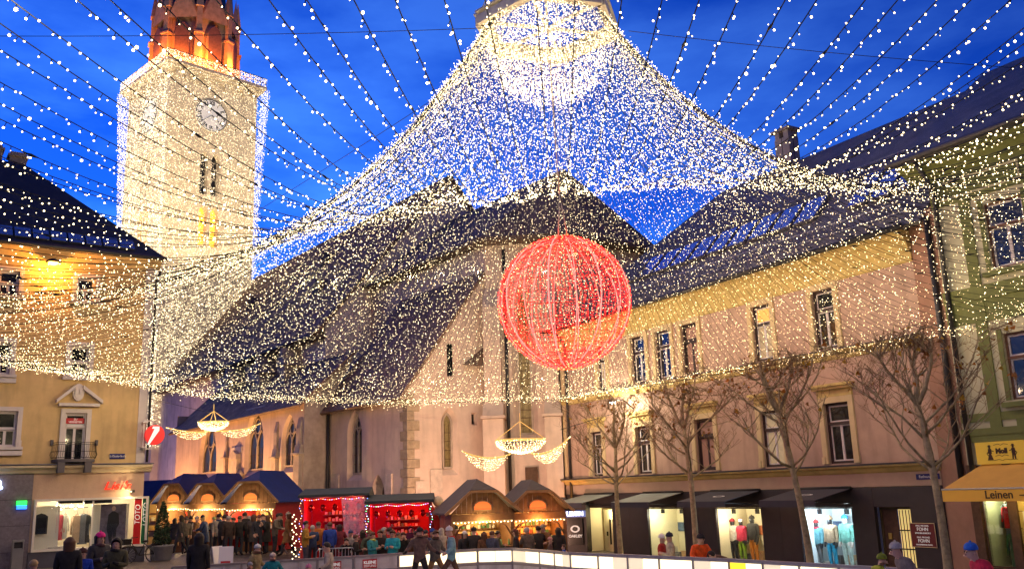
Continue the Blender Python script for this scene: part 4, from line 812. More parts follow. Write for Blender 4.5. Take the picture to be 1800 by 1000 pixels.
# door of the stairway
mb = MB(); rect_frame(mb, 5.6, 7.0, pz, 2.055, .3, .08, .1); sd = mb.build('stair_door', mat('door_brown', (.10, .07, .03), .5), pink); MB().box(5.68, 6.25, .24, .28, pz, 1.98).build('door_leaf', WOODD, sd); MB().box(6.3, 6.92, .25, .28, pz, 1.98).build('pane', glow('stair_glow', (1, .72, .25), .5, True), sd)
for i in range(5): MB().tube([(6.38+i*.12, .21, pz), (6.38+i*.12, .21, 1.95)], .014, 4).build('door_bar', IRON, sd)
for zq in (.1, .7, 1.3): MB().bar((6.3, .2, zq), (6.92, .2, zq), .02, .04).build('door_bar', IRON, sd)
MB().box(5.85, 5.98, .2, .24, 1.0, 1.2).build('bell_plate', mat('brass', (.5, .36, .12), .3, .05, metal=.8), sd)
ps = thing('office_plate', 'maroon lettered plate beside the barred stair door', 'sign', PK.w(7.40, -.075, 1.18), PK.rot); MB().box(-.46, .46, -.02, 0, -.38, .38).build('board', mat('plate_maroon', (.13, .015, .02), .4, .05), ps); mb = MB(); rect_frame(mb, -.46, .46, -.38, .38, -.02, .02, .01); mb.build('border', CRM, ps)
for t_, z, s in (('MAG. MICHAEL', .29, .07), ('FOHN', .18, .15), ('IMMOBILIENBÜRO', .06, .07), ('MAG. MICHAEL', -.07, .07), ('FOHN', -.18, .15), ('HAUSVERWALTUNG', -.30, .065)): txt('letter', t_, s, WHT, ps, (0, -.024, z), ext=.002)
sp = thing('street_plate', 'small blue street name plate under the yellow ledge', 'sign', PK.w(PK.f(1632, 837)[0], -.05, PK.f(1632, 837)[1]), PK.rot); MB().box(-.42, .42, 0, .03, -.09, .09).build('plate', MATS['enamel_blue'], sp); txt('letter', 'Rathausplatz', .13, MATS['letter_white'], sp, (0, -.004, 0), ext=.002, sx=.95)
# awnings
def awning(name, x0, x1, m, lab, out=1.9, zt=2.68, zf=2.33, logo=False):
    a = thing(name, lab, 'awning', PK.w(x0, -.07, zt), PK.rot, 'awnings over the dark shop windows'); L_ = x1-x0
    MB().hull([(0, 0, 0), (L_, 0, 0), (L_, -out, zf-zt), (0, -out, zf-zt)], [(0, 0, .025), (L_, 0, .025), (L_, -out, zf-zt+.025), (0, -out, zf-zt+.025)]).build('canopy', m, a)
    MB().box(0, L_, -out-.02, -out+.0, zf-zt-.2, zf-zt+.02).build('valance', mat('awning_valance', (.035, .035, .055), .7, .1), a)
    for x in (.06, L_-.06): MB().bar((x, -.02, -.5), (x, -out+.05, zf-zt-.05), .035, .035).build('arm', IRON, a)
    MB().tube([(0, -.05, .02), (L_, -.05, .02)], .07, 8).build('cassette', IRON, a)
    if logo: 
        mb = MB(); n = 16; zc = lambda y: (zf-zt)*(-y/out)+.032
        for i in range(n):
            p = lambda k, r: (L_*.55+r*.32*math.cos(2*math.pi*k/n), -out*.55+r*.13*math.sin(2*math.pi*k/n), zc(-out*.55+r*.13*math.sin(2*math.pi*k/n))); mb.quad(p(i, .65), p(i, 1), p(i+1, 1), p(i+1, .65))
        mb.build('logo', MATS['letter_white'], a)
    return a
GA = mat('awning_grey_green', (.24, .27, .25), .8, .08, 2); DA = mat('awning_dark', (.05, .05, .07), .8, .1, 2)
awning('awning', -11.4, -9.0, GA, 'pale grey awning over the shop entrance beside the lit brand pillar'); awning('awning', -6.75, -4.1, GA, 'pale grey awning over the cream display window with black shelf')
awning('awning', -2.3, .45, DA, 'dark awning with small oval mark above the warm lit dummies', logo=True); awning('awning', 2.2, 4.78, DA, 'dark awning above the bluish white ski wear window', logo=True)
# brand pillar
pl = thing('brand_pillar', 'dark pillar with lit lettering and black emblem panel at the shop entrance', 'sign', PK.w(PK.f(1009, 900, -.9)[0], -.9, -.4), PK.rot+.6)
MB().box(-.62, .62, 0, .5, 0, 2.75).build('body', ANT, pl)
MB().box(-.55, .6, -.12, -.003, 2.06, 2.36).build('light_box', glow('light_box_blue', (.10, .16, .5), .5), pl); txt('letter', 'PLESSIN', .29, glow('letter_lit', (1, 1, 1), 2.4), pl, (.02, -.13, 2.21), sx=1.02, bold=.008)
MB().box(-.34, .44, -.08, -.003, .75, 1.98).build('panel', mat('panel_black', (.006, .006, .008), .25, 0), pl); txt('letter', 'OAKLEY', .17, WHT, pl, (.05, -.085, 1.16), bold=.006, sx=1.1)
def oval(parent, x, z, rx, rz__, y, m, n=20, k=.62, name='emblem'):
    mb = MB()
    for i in range(n):
        p = lambda j, s, yy: (x+rx*s*math.cos(2*math.pi*j/n), yy, z+rz__*s*math.sin(2*math.pi*j/n)); mb.quad(p(i, k, y), p(i, 1, y), p(i+1, 1, y), p(i+1, k, y)); mb.quad(p(i, 1, y), p(i, 1, y+.02), p(i+1, 1, y+.02), p(i+1, 1, y))
    return mb.build(name, m, parent)
oval(pl, .05, 1.50, .24, .17, -.09, WHT)
ox_, oz_ = PK.f(981, 883, -1.0); nsg = thing('oval_sign', 'small lit sign with white oval emblem projecting above the pillar', 'sign', PK.w(ox_, -1.0, oz_), PK.rot+.6)
MB().box(-.42, .42, 0, .1, -.28, .26).build('box', mat('sign_black', (.01, .01, .012), .4, 0), nsg); oval(nsg, 0, .03, .26, .17, -.012, glow('letter_lit', (1, 1, 1), 2.4)); txt('letter', 'NEXT', .09, WHT, nsg, (0, -.012, -.21)); MB().bar((.3, .05, .0), (.9, .3, .0), .04, .04).build('bracket', IRON, nsg)
# street lamp on the front
sx_, sz_ = PK.f(1077, 706, -1.2); sl_ = thing('facade_lamp', 'bright white street lamp on a bracket behind the first tree crown', 'lamp', PK.w(sx_, -1.2, sz_), PK.rot)
MB().tube([(0, 1.2, -.3), (0, .6, .1), (0, 0, .1)], .03, 6).build('arm', PIPE, sl_); MB().lathe([(.22, 0), (.2, .08), (.06, .16)], (0, 0, 0), 10).build('shade', PIPE, sl_); MB().ball((0, 0, -.02), .13, 8, 5, sq=(1.2, 1.2, .6)).build('lens', glow('lamp_lens_white', (1, .97, .85), 20), sl_); lamp('lamp_light', (0, .1, -.2), 260, (1, .86, .6), sl_, .08)
# ------------------------------------------------------------------ green house
gr = thing('green_house', 'cream and olive green house at the right edge with cloth shop below', 'house', PK.w(0, 0), PK.rot)
GY = -.62; GC = mat('cream_stucco', (.52, .50, .34), .9, .12, 1.2, .3, 50, stain=.35); OL = mat('olive_trim', (.16, .185, .06), .8, .12, 2, stain=.25)
gw = [(11.3, 12.5, 9.0, 11.05), (11.3, 12.45, 5.1, 7.05), (14.4, 15.6, 9.0, 11.05), (14.4, 15.6, 5.1, 7.05)]
GX = 9.62
mb = MB(); wall(mb, GX, 24, 2.6, 12.3, [dict(l=a, r=b, b=c, t=d, depth=.2) for a, b, c, d in gw], GY); mb.quad((GX, 5, 2.6), (GX, GY, 2.6), (GX, GY, 12.6), (GX, 5, 12.6)); mb.build('wall', GC, gr)
for a, b, c, d in gw:
    w = house_window(gr, a, b, c, d, y=GY+.19, fm=mat('frame_brown', (.12, .05, .03), .5), cm=WFR, transom=.63, fw=.06); 
    MB().box(a-.25, b+.25, GY-.16, GY, c-.2, c-.06).build('sill', OL, w); [MB().box(q, q+.15, GY-.03, GY, c, d+.15).build('surround', OL, w) for q in (a-.16, b+.01)]
    MB().prism([(a+.05, c-.75), (b-.05, c-.75), (b-.05, c-.5), (b-.3, c-.5), (b-.3, c-.38), (a+.3, c-.38), (a+.3, c-.5), (a+.05, c-.5)], GY-.025, GY).build('apron', OL, w)
for x in (10.55, 13.2, 16.4): MB().box(x, x+.36, GY-.05, GY, 4.3, 11.4).build('pilaster', OL, gr)
for z0, z1, d in ((11.35, 12.35, .04), (8.2, 8.6, .08), (4.55, 4.8, .03), (4.15, 4.35, .12), (7.5, 8.2, .03)): MB().box(GX, 24, GY-d, GY, z0, z1).build('band', OL, gr)
for x0, x1 in ((10.0, 12.6), (13.0, 15.8)):
    mb = MB(); mb.box(x0, x1, GY-.07, GY-.042, 11.5, 11.56); mb.box(x0, x1, GY-.07, GY-.042, 12.02, 12.1); mb.box(x1-.06, x1, GY-.07, GY-.042, 11.56, 12.02); mb.build('frieze_frame', GC, gr)
moulding_y = MB(); prof = [(0, 12.3), (.1, 12.35), (.35, 12.55), (.75, 12.75), (.78, 12.9), (0, 12.9)]
v = [(x, GY-o, z) for x in (GX-.6, 24) for o, z in prof]; moulding_y.add(v, [(i, i+6, i+7, i+1) for i in range(5)]+[(5, 4, 3, 2, 1, 0)]); moulding_y.build('cornice', OL, gr)
roof_slab(gr, [(GX-.7, GY-.95, 12.92), (24, GY-.95, 12.92), (24, 4.6, 17.5), (GX-.7, 4.6, 17.5)], name='roof', m=PT); mb = MB(); mb.poly([(GX-.7, GY-.95, 12.9), (GX-.7, 4.6, 17.45), (GX-.7, 9, 12.9)]); mb.build('gable', GC, gr)
MB().tube([(GX-.75, GY-1.0, 12.9), (24, GY-1.0, 12.9)], .1, 6).build('gutter', PIPE, gr); drain(gr, [(GX+.15, GY-.8, 12.8), (GX+.2, GY-.4, 12.3), (GX+.2, GY-.12, 11.8), (GX+.2, GY-.12, 2.6)], .075)
# cloth shop
YS = mat('sign_yellow', (.62, .40, .04), .6, .06, emit=(1, .62, .08), es=.12); DKP = mat('print_brown', (.05, .02, .01), .6, 0)
MB().box(GX+.3, 24, GY-.1, GY, 3.95, 4.15).build('sign_cornice', OL, gr)
sb = MB().box(10.05, 24, GY-.16, GY-.03, 3.30, 3.94).build('sign_board', YS, gr); txt('letter', 'Moll', .2, DKP, sb, (10.85, GY-.165, 3.66), bold=.012); txt('letter', 'B', .78, DKP, sb, (11.75, GY-.165, 3.62), bold=.02)
for q in (-1, 1):                                               # little printed couple round the name
    x = 10.85+q*.36; mb = MB(); mb.prism([(x-.09, 3.42), (x+.09, 3.42), (x+.03, 3.6), (x-.03, 3.6)] if q < 0 else [(x-.06, 3.42), (x-.02, 3.42), (x, 3.55), (x+.02, 3.42), (x+.06, 3.42), (x+.05, 3.62), (x-.05, 3.62)], GY-.166, GY-.16); mb.prism([(x-.06, 3.6), (x+.06, 3.6), (x+.05, 3.74), (x-.05, 3.74)], GY-.166, GY-.16); mb.prism([(x+.035*math.cos(a), 3.775+.04*math.sin(a)) for a in np.linspace(0, 6.28, 9)[:-1]], GY-.166, GY-.16); mb.prism([(x-.075, 3.80), (x+.075, 3.80), (x+.04, 3.815), (x+.03, 3.85), (x-.03, 3.85), (x-.04, 3.815)], GY-.167, GY-.161); mb.bar((x, GY-.164, 3.71), (x-q*.12, GY-.164, 3.66), .006, .025); mb.bar((x, GY-.164, 3.70), (x+q*.10, GY-.164, 3.60), .006, .025); mb.bar((x+q*.10, GY-.164, 3.60), (x+q*.05, GY-.164, 3.54), .006, .02); mb.bar((x-.1, GY-.164, 3.41), (x+.1, GY-.164, 3.41), .006, .012); mb.build('printed_emblem', DKP, sb)
mb = MB()
for z, hw in ((3.84, .22), (3.52, .2), (3.40, .26)): mb.tube([(10.85-hw, GY-.165, z), (10.85-hw*.4, GY-.165, z+.03), (10.85, GY-.165, z-.01), (10.85+hw*.4, GY-.165, z+.03), (10.85+hw, GY-.165, z)], .008, 4)
mb.build('printed_emblem', DKP, sb)
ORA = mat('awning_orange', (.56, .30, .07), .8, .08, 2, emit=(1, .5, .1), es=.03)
aw = thing('orange_awning', 'orange awning lettered in black letter over the cloth shop', 'awning', PK.w(9.75, GY, 3.28), PK.rot)
MB().hull([(.35, 0, 0), (12, 0, 0), (12, -1.55, -.68), (0, -1.55, -.68)], [(.35, 0, .03), (12, 0, .03), (12, -1.55, -.65), (0, -1.55, -.65)]).build('canopy', ORA, aw)
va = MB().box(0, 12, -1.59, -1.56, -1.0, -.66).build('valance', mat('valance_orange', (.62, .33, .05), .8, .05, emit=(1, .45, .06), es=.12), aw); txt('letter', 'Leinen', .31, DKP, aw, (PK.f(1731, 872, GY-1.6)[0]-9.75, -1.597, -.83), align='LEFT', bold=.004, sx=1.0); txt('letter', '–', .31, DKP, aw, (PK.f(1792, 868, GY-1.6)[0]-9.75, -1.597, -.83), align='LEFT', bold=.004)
MB().tube([(0, -1.58, -.66), (12, -1.58, -.66)], .03, 6).build('front_rail', mat('alu', (.5, .5, .5), .4, .05, metal=.8), aw)
lamp('awning_lamp', (1.5, -.6, -.75), 18, (1, .68, .25), aw, .06)
for a, b, m_ in ((9.62, 9.9, WOODD), (10.75, 11.0, WOODD), (12.6, 12.9, WOODD)): MB().box(a, b, GY-.1, GY+.2, -.45, 3.3).build('shop_post', m_, gr)
MB().box(9.62, 24, GY-.04, GY+.1, 2.42, 3.28).build('shop_lintel', WOODD, gr); MB().box(9.9, 10.75, GY-.06, GY+.1, -.45, .35).build('shop_plinth', WOODD, gr)
mb = MB(); mb.quad((9.9, GY+1.2, -.2), (10.75, GY+1.2, -.2), (10.75, GY+1.2, 2.42), (9.9, GY+1.2, 2.42)); mb.quad((9.9, GY, -.2), (9.9, GY+1.2, -.2), (9.9, GY+1.2, 2.42), (9.9, GY, 2.42)); mb.quad((10.75, GY+1.2, -.2), (10.75, GY, -.2), (10.75, GY, 2.42), (10.75, GY+1.2, 2.42)); mb.quad((9.9, GY, .35), (10.75, GY, .35), (10.75, GY+1.2, .35), (9.9, GY+1.2, .35)); gd = mb.build('display_room', mat('display_lime', (.45, .45, .22), .8, .1), gr)
pw = MB(); rect_frame(pw, 9.92, 10.73, .36, 2.4, GY+.02, .04, .05); pw = pw.build('display_window', WOODD, gr); MB().box(9.96, 10.69, GY-.005, GY+.003, .4, 2.36).build('pane', glass('shop_glass'), pw); lamp('display_lamp', (10.3, GY+.4, 2.3), 30, (1, .92, .62), gd, .05)
coat(gd, 10.32, GY+.6, 1.15, 1.0, .34, mat('loden_grey', (.07, .09, .08), .9, .2, 8)); coat(gd, 10.33, GY+.45, 1.45, .6, .2, mat('red_scarf', (.5, .015, .01), .8, .1), name='red_scarf'); coat(gd, 10.4, GY+.55, .35, .95, .34, mat('green_skirt', (.06, .13, .04), .9, .2, 8), name='green_dirndl')
for i in range(6):                                              # panelled entrance wall
    for j in range(2): MB().box(11.0+j*.8+.01, 11.0+(j+1)*.8-.01, GY-.02, GY+.1, -.4+i*.47+.008, -.4+(i+1)*.47-.008).build('wall_panel', mat('panel_mustard', (.42, .32, .10), .6, .08, 2), gr)
fr3 = MB(); rect_frame(fr3, 11.15, 12.05, .5, 1.95, GY-.02, .05, .05); fr3.box(11.2, 12.0, GY-.025, GY-.021, .55, 1.9); fr3 = fr3.build('show_frame', mat('show_cream', (.62, .60, .40), .6, .05), gr)
jk = coat(fr3, 11.6, GY-.32, .25, 1.35, .46, mat('loden_black', (.012, .014, .02), .9, .2, 8), name='hanging_jacket')
mb = MB(); [mb.ball((11.6, GY-.47, .45+k*.17), .02, 6, 4) for k in range(6)]; mb.tube([(11.42, GY-.42, 1.5), (11.56, GY-.47, 1.2)], .02, 4); mb.build('jacket_button', mat('piping_red', (.4, .03, .02), .5, 0), jk); MB().box(11.85, 11.93, GY-.48, GY-.475, .35, .5).build('price_tag', MATS['letter_white'], jk)
lamp('entrance_lamp', (11.6, GY-.6, 2.3), 16, (1, .85, .4), gr, .05)
# ------------------------------------------------------------------ canopy of light strings
RC = np.array([1.6, 30.5]); RZ = 19.2; RR = 2.3           # the ring the strings hang from
PER = [(14.3, 27.5, 7.3, 7.2, .34, 'sloping down to the pink house'), (2.6, 46.6, 7.4, 7.0, .36, 'running out to the church wall'), (-7, 44.5, 7.3, 6.8, .40, 'running out to the church wall'),
       (-14, 40, 7.5, 6.6, .40, 'crossing in front of the yellow house'), (-21.5, 33, 8.9, 6.5, .56, 'sagging past the yellow house on the left'), (-19, 8, 8.2, 6.5, .56, 'passing overhead on the left'),
       (-8, 1, 8.5, 6.9, .56, 'passing straight overhead'), (10, 1, 9, 7.2, .56, 'passing overhead on the right'), (19, 17, 9.2, 7.7, .5, 'sloping down to the green house')]
NETW = 58
def canopy():
    Re, p = 24., 2.9; n = len(PER)
    for i in range(n):
        a = np.array(PER[i][:4]); b = np.array(PER[(i+1) % n][:4]); k = max(1, int(round(np.linalg.norm((b-a)[:2])/PER[i][4])))
        for j in range(k):
            P = a+(b-a)*(j+rng.uniform(-.12, .12))/k; d = P[:2]-RC; Rr = np.linalg.norm(d); d = d/Rr
            re = Re if Rr > Re else Re*.5+Rr*.5
            r = np.linspace(RR-.05, Rr, 90); q = (r-r[0])/(Rr-r[0]); s = np.clip((r-r[0])/(re-r[0]), 0, 1)
            zl = P[3]+rng.uniform(-.10, .10); pp = p+rng.uniform(-.05, .05)
            z = zl+(RZ-zl)*((1-s)**pp-(1-min(1, (Rr-r[0])/(re-r[0])))**pp*q)+(P[2]-zl)*q**3
            C3 = np.stack([RC[0]+d[0]*r, RC[1]+d[1]*r, z], 1)
            ray_ = C3-CC; vis = (ray_@CF > .5); 
            # keep what lies in front of the camera with a margin
            sx = np.abs(ray_@CR)/np.maximum(ray_@CF, .5); keep = (ray_@CF > 1.5)
            last = np.max(np.nonzero(keep)[0]) if keep.any() else 0
            if last < 5: continue
            C3 = C3[:last+1]
            idx = np.unique(np.linspace(0, len(C3)-1, 46).astype(int))
            B = resample(C3, np.random.default_rng(j).uniform(.082, .092) if i in (1, 2, 3, 4, 0) else .128, .45); dist = np.linalg.norm(B-CC, axis=1)
            side = np.array([d[1], -d[0], 0])
            off = side[None]*rng.uniform(-.045, .045, (len(B), 1))+np.array([0, 0, 1.])*rng.uniform(-.06, .01, (len(B), 1))
            Bo = B+off; near = dist < 17; Bo = Bo+rng.normal(0, 1, B.shape)*np.clip((dist-14)/12, 0, 1)[:, None]*.075
            V1, F1 = tri_tube(C3[idx], .0075)
            # stubs of the near bulbs
            sb = np.nonzero(near)[0]; Vs = [V1]; Fs = [F1]; o = len(V1)
            for w_ in sb:
                A0 = B[w_]; A1 = Bo[w_]; x = np.array([.006, 0, 0]); y = np.array([0, .006, 0])
                Vs.append(np.array([A0-x, A0+x, A1+x, A1-x, A0-y, A0+y, A1+y, A1-y])); Fs.append(np.array([(0, 1, 2, 3), (4, 5, 6, 7)])+o); o += 8
            if i in (5, 6, 7, 8, 4) and rng.random() < .75:      # cable joints
                c0 = C3[int(len(C3)*rng.uniform(.5, .85))]; u = .16*np.array([d[0], d[1], 0]); w2 = np.array([0, 0, .022]); s2 = side*.022
                Vs.append(np.array([c0-u, c0+s2, c0+w2, c0-s2, c0-w2, c0+u])); o5 = o
                Fs.append(np.array([(0, 1, 2, 0), (0, 2, 3, 0), (0, 3, 4, 0), (0, 4, 1, 0), (5, 2, 1, 5), (5, 3, 2, 5), (5, 4, 3, 5), (5, 1, 4, 5)])[:, :4]+o5); o += 6
            V = np.concatenate(Vs); Fq = np.concatenate(Fs)
            me = bpy.data.meshes.new('light_string'); me.from_pydata(V.tolist(), [], [tuple(dict.fromkeys(f)) for f in Fq.tolist()]); me.materials.append(WIRE)
            st = put('light_string', me, None, label='string of warm white bulbs '+PER[i][5], cat='light string', group='light strings '+PER[i][5])
            rr = np.where(near, .0110, .0098)*rng.uniform(.5, 1.4, len(B))*np.where(rng.random(len(B)) < .12, 1.35, 1)
            put('bulb', bulbs_mesh('bulb', Bo, rr, BULB, near), st, kind='stuff')
            if j % 9 == 4:                                       # what the bulbs of these strings shed on the square
                for q_ in (.35, .75):
                    c0 = C3[int(len(C3)*q_)]; lamp('bulb_light', c0, NETW*(2.6 if i in (1, 2, 3) else 1), (1, .74, .42), st, .04)
canopy()
# the hexagonal ring and its curtain
ring = thing('hexagonal_ring', 'white hexagonal ring hanging over the square with dense light curtain below', 'light ring', (RC[0], RC[1], RZ))
WH = mat('painted_white_metal', (.7, .66, .58), .5)
mb = MB()
hexa = [(RR*1.10*math.cos(rad(60*i+15)), RR*1.10*math.sin(rad(60*i+15))) for i in range(6)]
for i in range(6):
    a, b = hexa[i], hexa[(i+1) % 6]; mb.bar((*a, .12), (*b, .12), .30, .34); mb.bar((*a, .42), (*b, .42), .42, .07)
mb.build('frame', WH, ring)
mb = MB()
for i in range(6):
    a = hexa[i]; mb.bar((*a, .10), (0, 0, .10), .1, .1); mb.tube([(*a, .4), (0, 0, 6)], .02, 5)
mb.tube([(0, 0, 0), (0, 0, 14)], .05, 6); mb.build('hanger', WH, ring)
B = []
for k in range(95):                                          # drum of short hanging strings
    th = 2*math.pi*k/120; 
    for z in np.arange(-.05, -2.05, -.13):
        q = -z/2.25; r = RR*.93*(1-.28*q*q); B.append((r*math.cos(th)+rng.normal(0, .10), r*math.sin(th)+rng.normal(0, .10), z+rng.uniform(-.07, .07)))
for k in range(700):
    r = RR*.66*math.sqrt(rng.random()); th = rng.uniform(0, 6.283); B.append((r*math.cos(th), r*math.sin(th), -2.2-.15*(1-(r/1.6)**2)+rng.uniform(-.1, .1)))
for k in range(1100):
    r = RR*.97*math.sqrt(rng.random()); th = rng.uniform(0, 6.283); B.append((r*math.cos(th), r*math.sin(th), rng.uniform(-.25, .05)))
for k in range(1100):
    r = RR*.95*math.sqrt(rng.random()); th = rng.uniform(0, 6.283); B.append((r*math.cos(th), r*math.sin(th), -1.9*rng.random()))
put('light_curtain', bulbs_mesh('light_curtain', B, rng.uniform(.009, .019, len(B)), BULB), ring, kind='stuff')

# the perimeter cable with its dense fringe of bulbs
B = []; cab = []
order = [8, 0, 1, 2, 3, 4]
for a, b in zip(order[:-1], order[1:]):
    A_, B2_ = np.array(PER[a][:3]), np.array(PER[b][:3]); L_ = np.linalg.norm((B2_-A_)[:2]); k = int(L_/.026)
    for i in range(k):
        t = i/k; p_ = A_+(B2_-A_)*t; drop = abs(rng.normal(0, .16)); q = p_[:2]-RC; q = q/np.linalg.norm(q); B.append((p_[0]-q[0]*rng.uniform(0, .9), p_[1]-q[1]*rng.uniform(0, .9), p_[2]+.12-drop+rng.normal(0, .05)))
    for i in range(12): cab.append(A_+(B2_-A_)*i/12)
fr_c = MB().tube([tuple(c) for c in cab], .015, 5).build('perimeter_cable', WIRE, label='outer cable with a dense fringe of bulbs along the lower canopy edge', cat='light cable')
put('bulb', bulbs_mesh('bulb', B, rng.uniform(.007, .015, len(B)), BULB), fr_c, kind='stuff')
# ------------------------------------------------------------------ red ball of light
bc_ = at(992, 531, 30.5); BR = 2.23
ball = thing('light_ball', 'large glowing red wire ball hanging from the ring', 'light ball', tuple(bc_))
REDB = glow('bulb_red', (1, .012, .007), 4); REDF = mat('ball_frame_bulb_lit', (.75, .42, .38), .5, 0, emit=(1, .36, .30), es=.75)  # pink tint and glow of the hoops stand in for red bulb light
mb = MB()
for k in range(16):
    th = 2*math.pi*(k+.3)/16; mb.tube([(BR*math.sin(q)*math.cos(th), BR*math.sin(q)*math.sin(th), BR*math.cos(q)) for q in np.linspace(.06, math.pi-.06, 25)], .024 if k % 2 else .014, 5)
mb.build('meridian_hoop', REDF, ball, kind='stuff'); mb = MB()
for k in range(1, 16):
    q = math.pi*k/16; r = BR*math.sin(q); mb.tube([(r*math.cos(t), r*math.sin(t), BR*math.cos(q)) for t in np.linspace(0, 2*math.pi, 41)], .010, 3, cap=False)
for k in range(32):
    th = 2*math.pi*k/32; mb.tube([(BR*math.sin(q)*math.cos(th), BR*math.sin(q)*math.sin(th), BR*math.cos(q)) for q in np.linspace(.1, math.pi-.1, 19)], .006, 3, cap=False)
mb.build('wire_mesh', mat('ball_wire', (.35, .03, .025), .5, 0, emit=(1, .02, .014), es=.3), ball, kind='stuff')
P_ = []
for k in range(80):
    th = 2*math.pi*k/80
    for q in np.arange(.06, math.pi-.04, .045): P_.append((BR*math.sin(q)*math.cos(th+.03*math.sin(9*q)), BR*math.sin(q)*math.sin(th+.03*math.sin(9*q)), BR*math.cos(q)))
P_ = np.array(P_)*rng.uniform(.985, 1.015, (len(P_), 1)); put('red_bulb', bulbs_mesh('red_bulb', P_, rng.uniform(.014, .030, len(P_)), REDB), ball, kind='stuff')
sel = P_[rng.random(len(P_)) < .10]*1.012; put('amber_bulb', bulbs_mesh('amber_bulb', sel, .018, glow('bulb_amber', (1, .30, .08), 5)), ball, kind='stuff')
mb = MB(); topz = RZ-bc_[2]
for a in range(3): mb.tube([(.22*math.cos(a*2.1), .22*math.sin(a*2.1), BR), (0, 0, BR+1.6)], .02, 4)
mb.tube([(0, 0, BR+1.6), (RC[0]-bc_[0], RC[1]-bc_[1], topz)], .022, 5); mb.build('chain', mat('chain_pale', (.6, .48, .42), .5, .1), ball)
for d in ((0, 0, 0), (0, -1.2, 0), (1.1, .3, .5), (-1.1, .3, -.5)): lamp('ball_light', d, 30, (1, .04, .02), ball, .1)
# ------------------------------------------------------------------ bowl and swag garlands
def swag(x0, x1, z0, z1, dip, depth, bow):
    """lattice of bulbs between a sagging top line and a deeper lower line"""
    P = []; top = []
    for i in range(40):
        t = i/39; x = x0+(x1-x0)*t; zt = z0+(z1-z0)*t-dip*4*t*(1-t)*1.0; low = depth*math.sin(math.pi*min(1, max(0, t)))**.8; top.append((x, bow*math.sin(math.pi*t), zt))
        k = max(1, int(low/.065))
        for j in range(k): P.append((x+rng.uniform(-.02, .02), bow*math.sin(math.pi*t)+rng.uniform(-.03, .03), zt-low*j/k+rng.uniform(-.02, .02)))
    return P, top
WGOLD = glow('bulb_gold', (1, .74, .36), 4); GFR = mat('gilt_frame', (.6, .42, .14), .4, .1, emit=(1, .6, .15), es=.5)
def garland(lab, px, py, Y, sc, wl, wr):
    c = at(px, py, Y); g = thing('light_garland', lab, 'garland', tuple(c), 0, 'bowl shaped light garlands strung across the square')
    P = []; R = 1.05*sc                              # hemispherical bowl
    for i in range(44):
        th = math.pi*2*i/44
        for q in np.linspace(0, 1, 13): r = R*math.cos(q*math.pi/2); P.append((r*math.cos(th)+rng.uniform(-.03, .03), .6*r*math.sin(th), -.62*R*math.sin(q*math.pi/2)*.85+rng.uniform(-.03, .03)))
    put('bowl', bulbs_mesh('bowl', P, rng.uniform(.011, .021, len(P)), WGOLD), g, kind='stuff')
    mb = MB(); mb.tube([(R*math.cos(t), .6*R*math.sin(t), .02) for t in np.linspace(0, 2*math.pi, 25)], .025, 5); rim = mb.build('bowl_rim', GFR, g)
    mb = MB()
    for a in (0, 1.57, 3.14, 4.71): mb.tube([(R*math.cos(a), .6*R*math.sin(a), .02), (0, 0, R*.75)], .016, 4)
    mb.tube([(0, 0, R*.75), (0, 0, R*.75+.3)], .016, 4); mb.build('hanger', GFR, g)
    for (a, b, za, zb, dip, dep) in (wl, wr):
        P, top = swag(a*sc, b*sc, za*sc, zb*sc, dip*sc, dep*sc, .25); s = put('swag', bulbs_mesh('swag', P, rng.uniform(.011, .021, len(P)), WGOLD), g, kind='stuff')
        mb = MB(); mb.tube(top, .028, 5); mb.build('swag_rail', GFR, g)
    lamp('garland_light', (0, -.3, -.2), 26, (1, .66, .3), g, .1)
    return g
garland('gold light bowl with two wing swags in front of the aisle windows', 375, 742, 40, .62, (-3.3, -.2, -.25, -.6, .15, .62), (.2, 3.3, -.6, -.2, .15, .62))
garland('larger light bowl with two drooping swags before the apse', 915, 773, 34, .86, (-2.5, -.45, -.38, -.58, .20, .62), (.45, 2.1, -.58, .05, .22, .56))
# ------------------------------------------------------------------ span wires
CBL = mat('steel_cable', (.03, .03, .05), .5, 0)
for nm, a, b, lab, sag in (('span_wire', at(0, 64, 30), at(850, 50, 30), 'thin steel wire stretched from the left to the hexagonal ring', .1), ('span_wire', at(1105, 55, 30), at(1790, 120, 30), 'thin steel wire stretched from the ring to the right roofs', .1),
                       ('span_wire', at(430, 385, 45), at(800, 150, 33), 'thin slanting wire between the tower side and the ring', .05), ('span_wire', at(262, 700, 40), at(372, 726, 40), 'short wire holding the left light bowl at the church', .0), ('span_wire', at(985, 755, 34.5), at(1100, 720, 42), 'short wire holding the right light bowl by the pink house', .0)):
    a = np.array(a); b = np.array(b); MB().tube([tuple(a+(b-a)*t-np.array([0, 0, sag*4*t*(1-t)])) for t in np.linspace(0, 1, 9)], .012, 4).build(nm, CBL, label=lab, cat='wire')
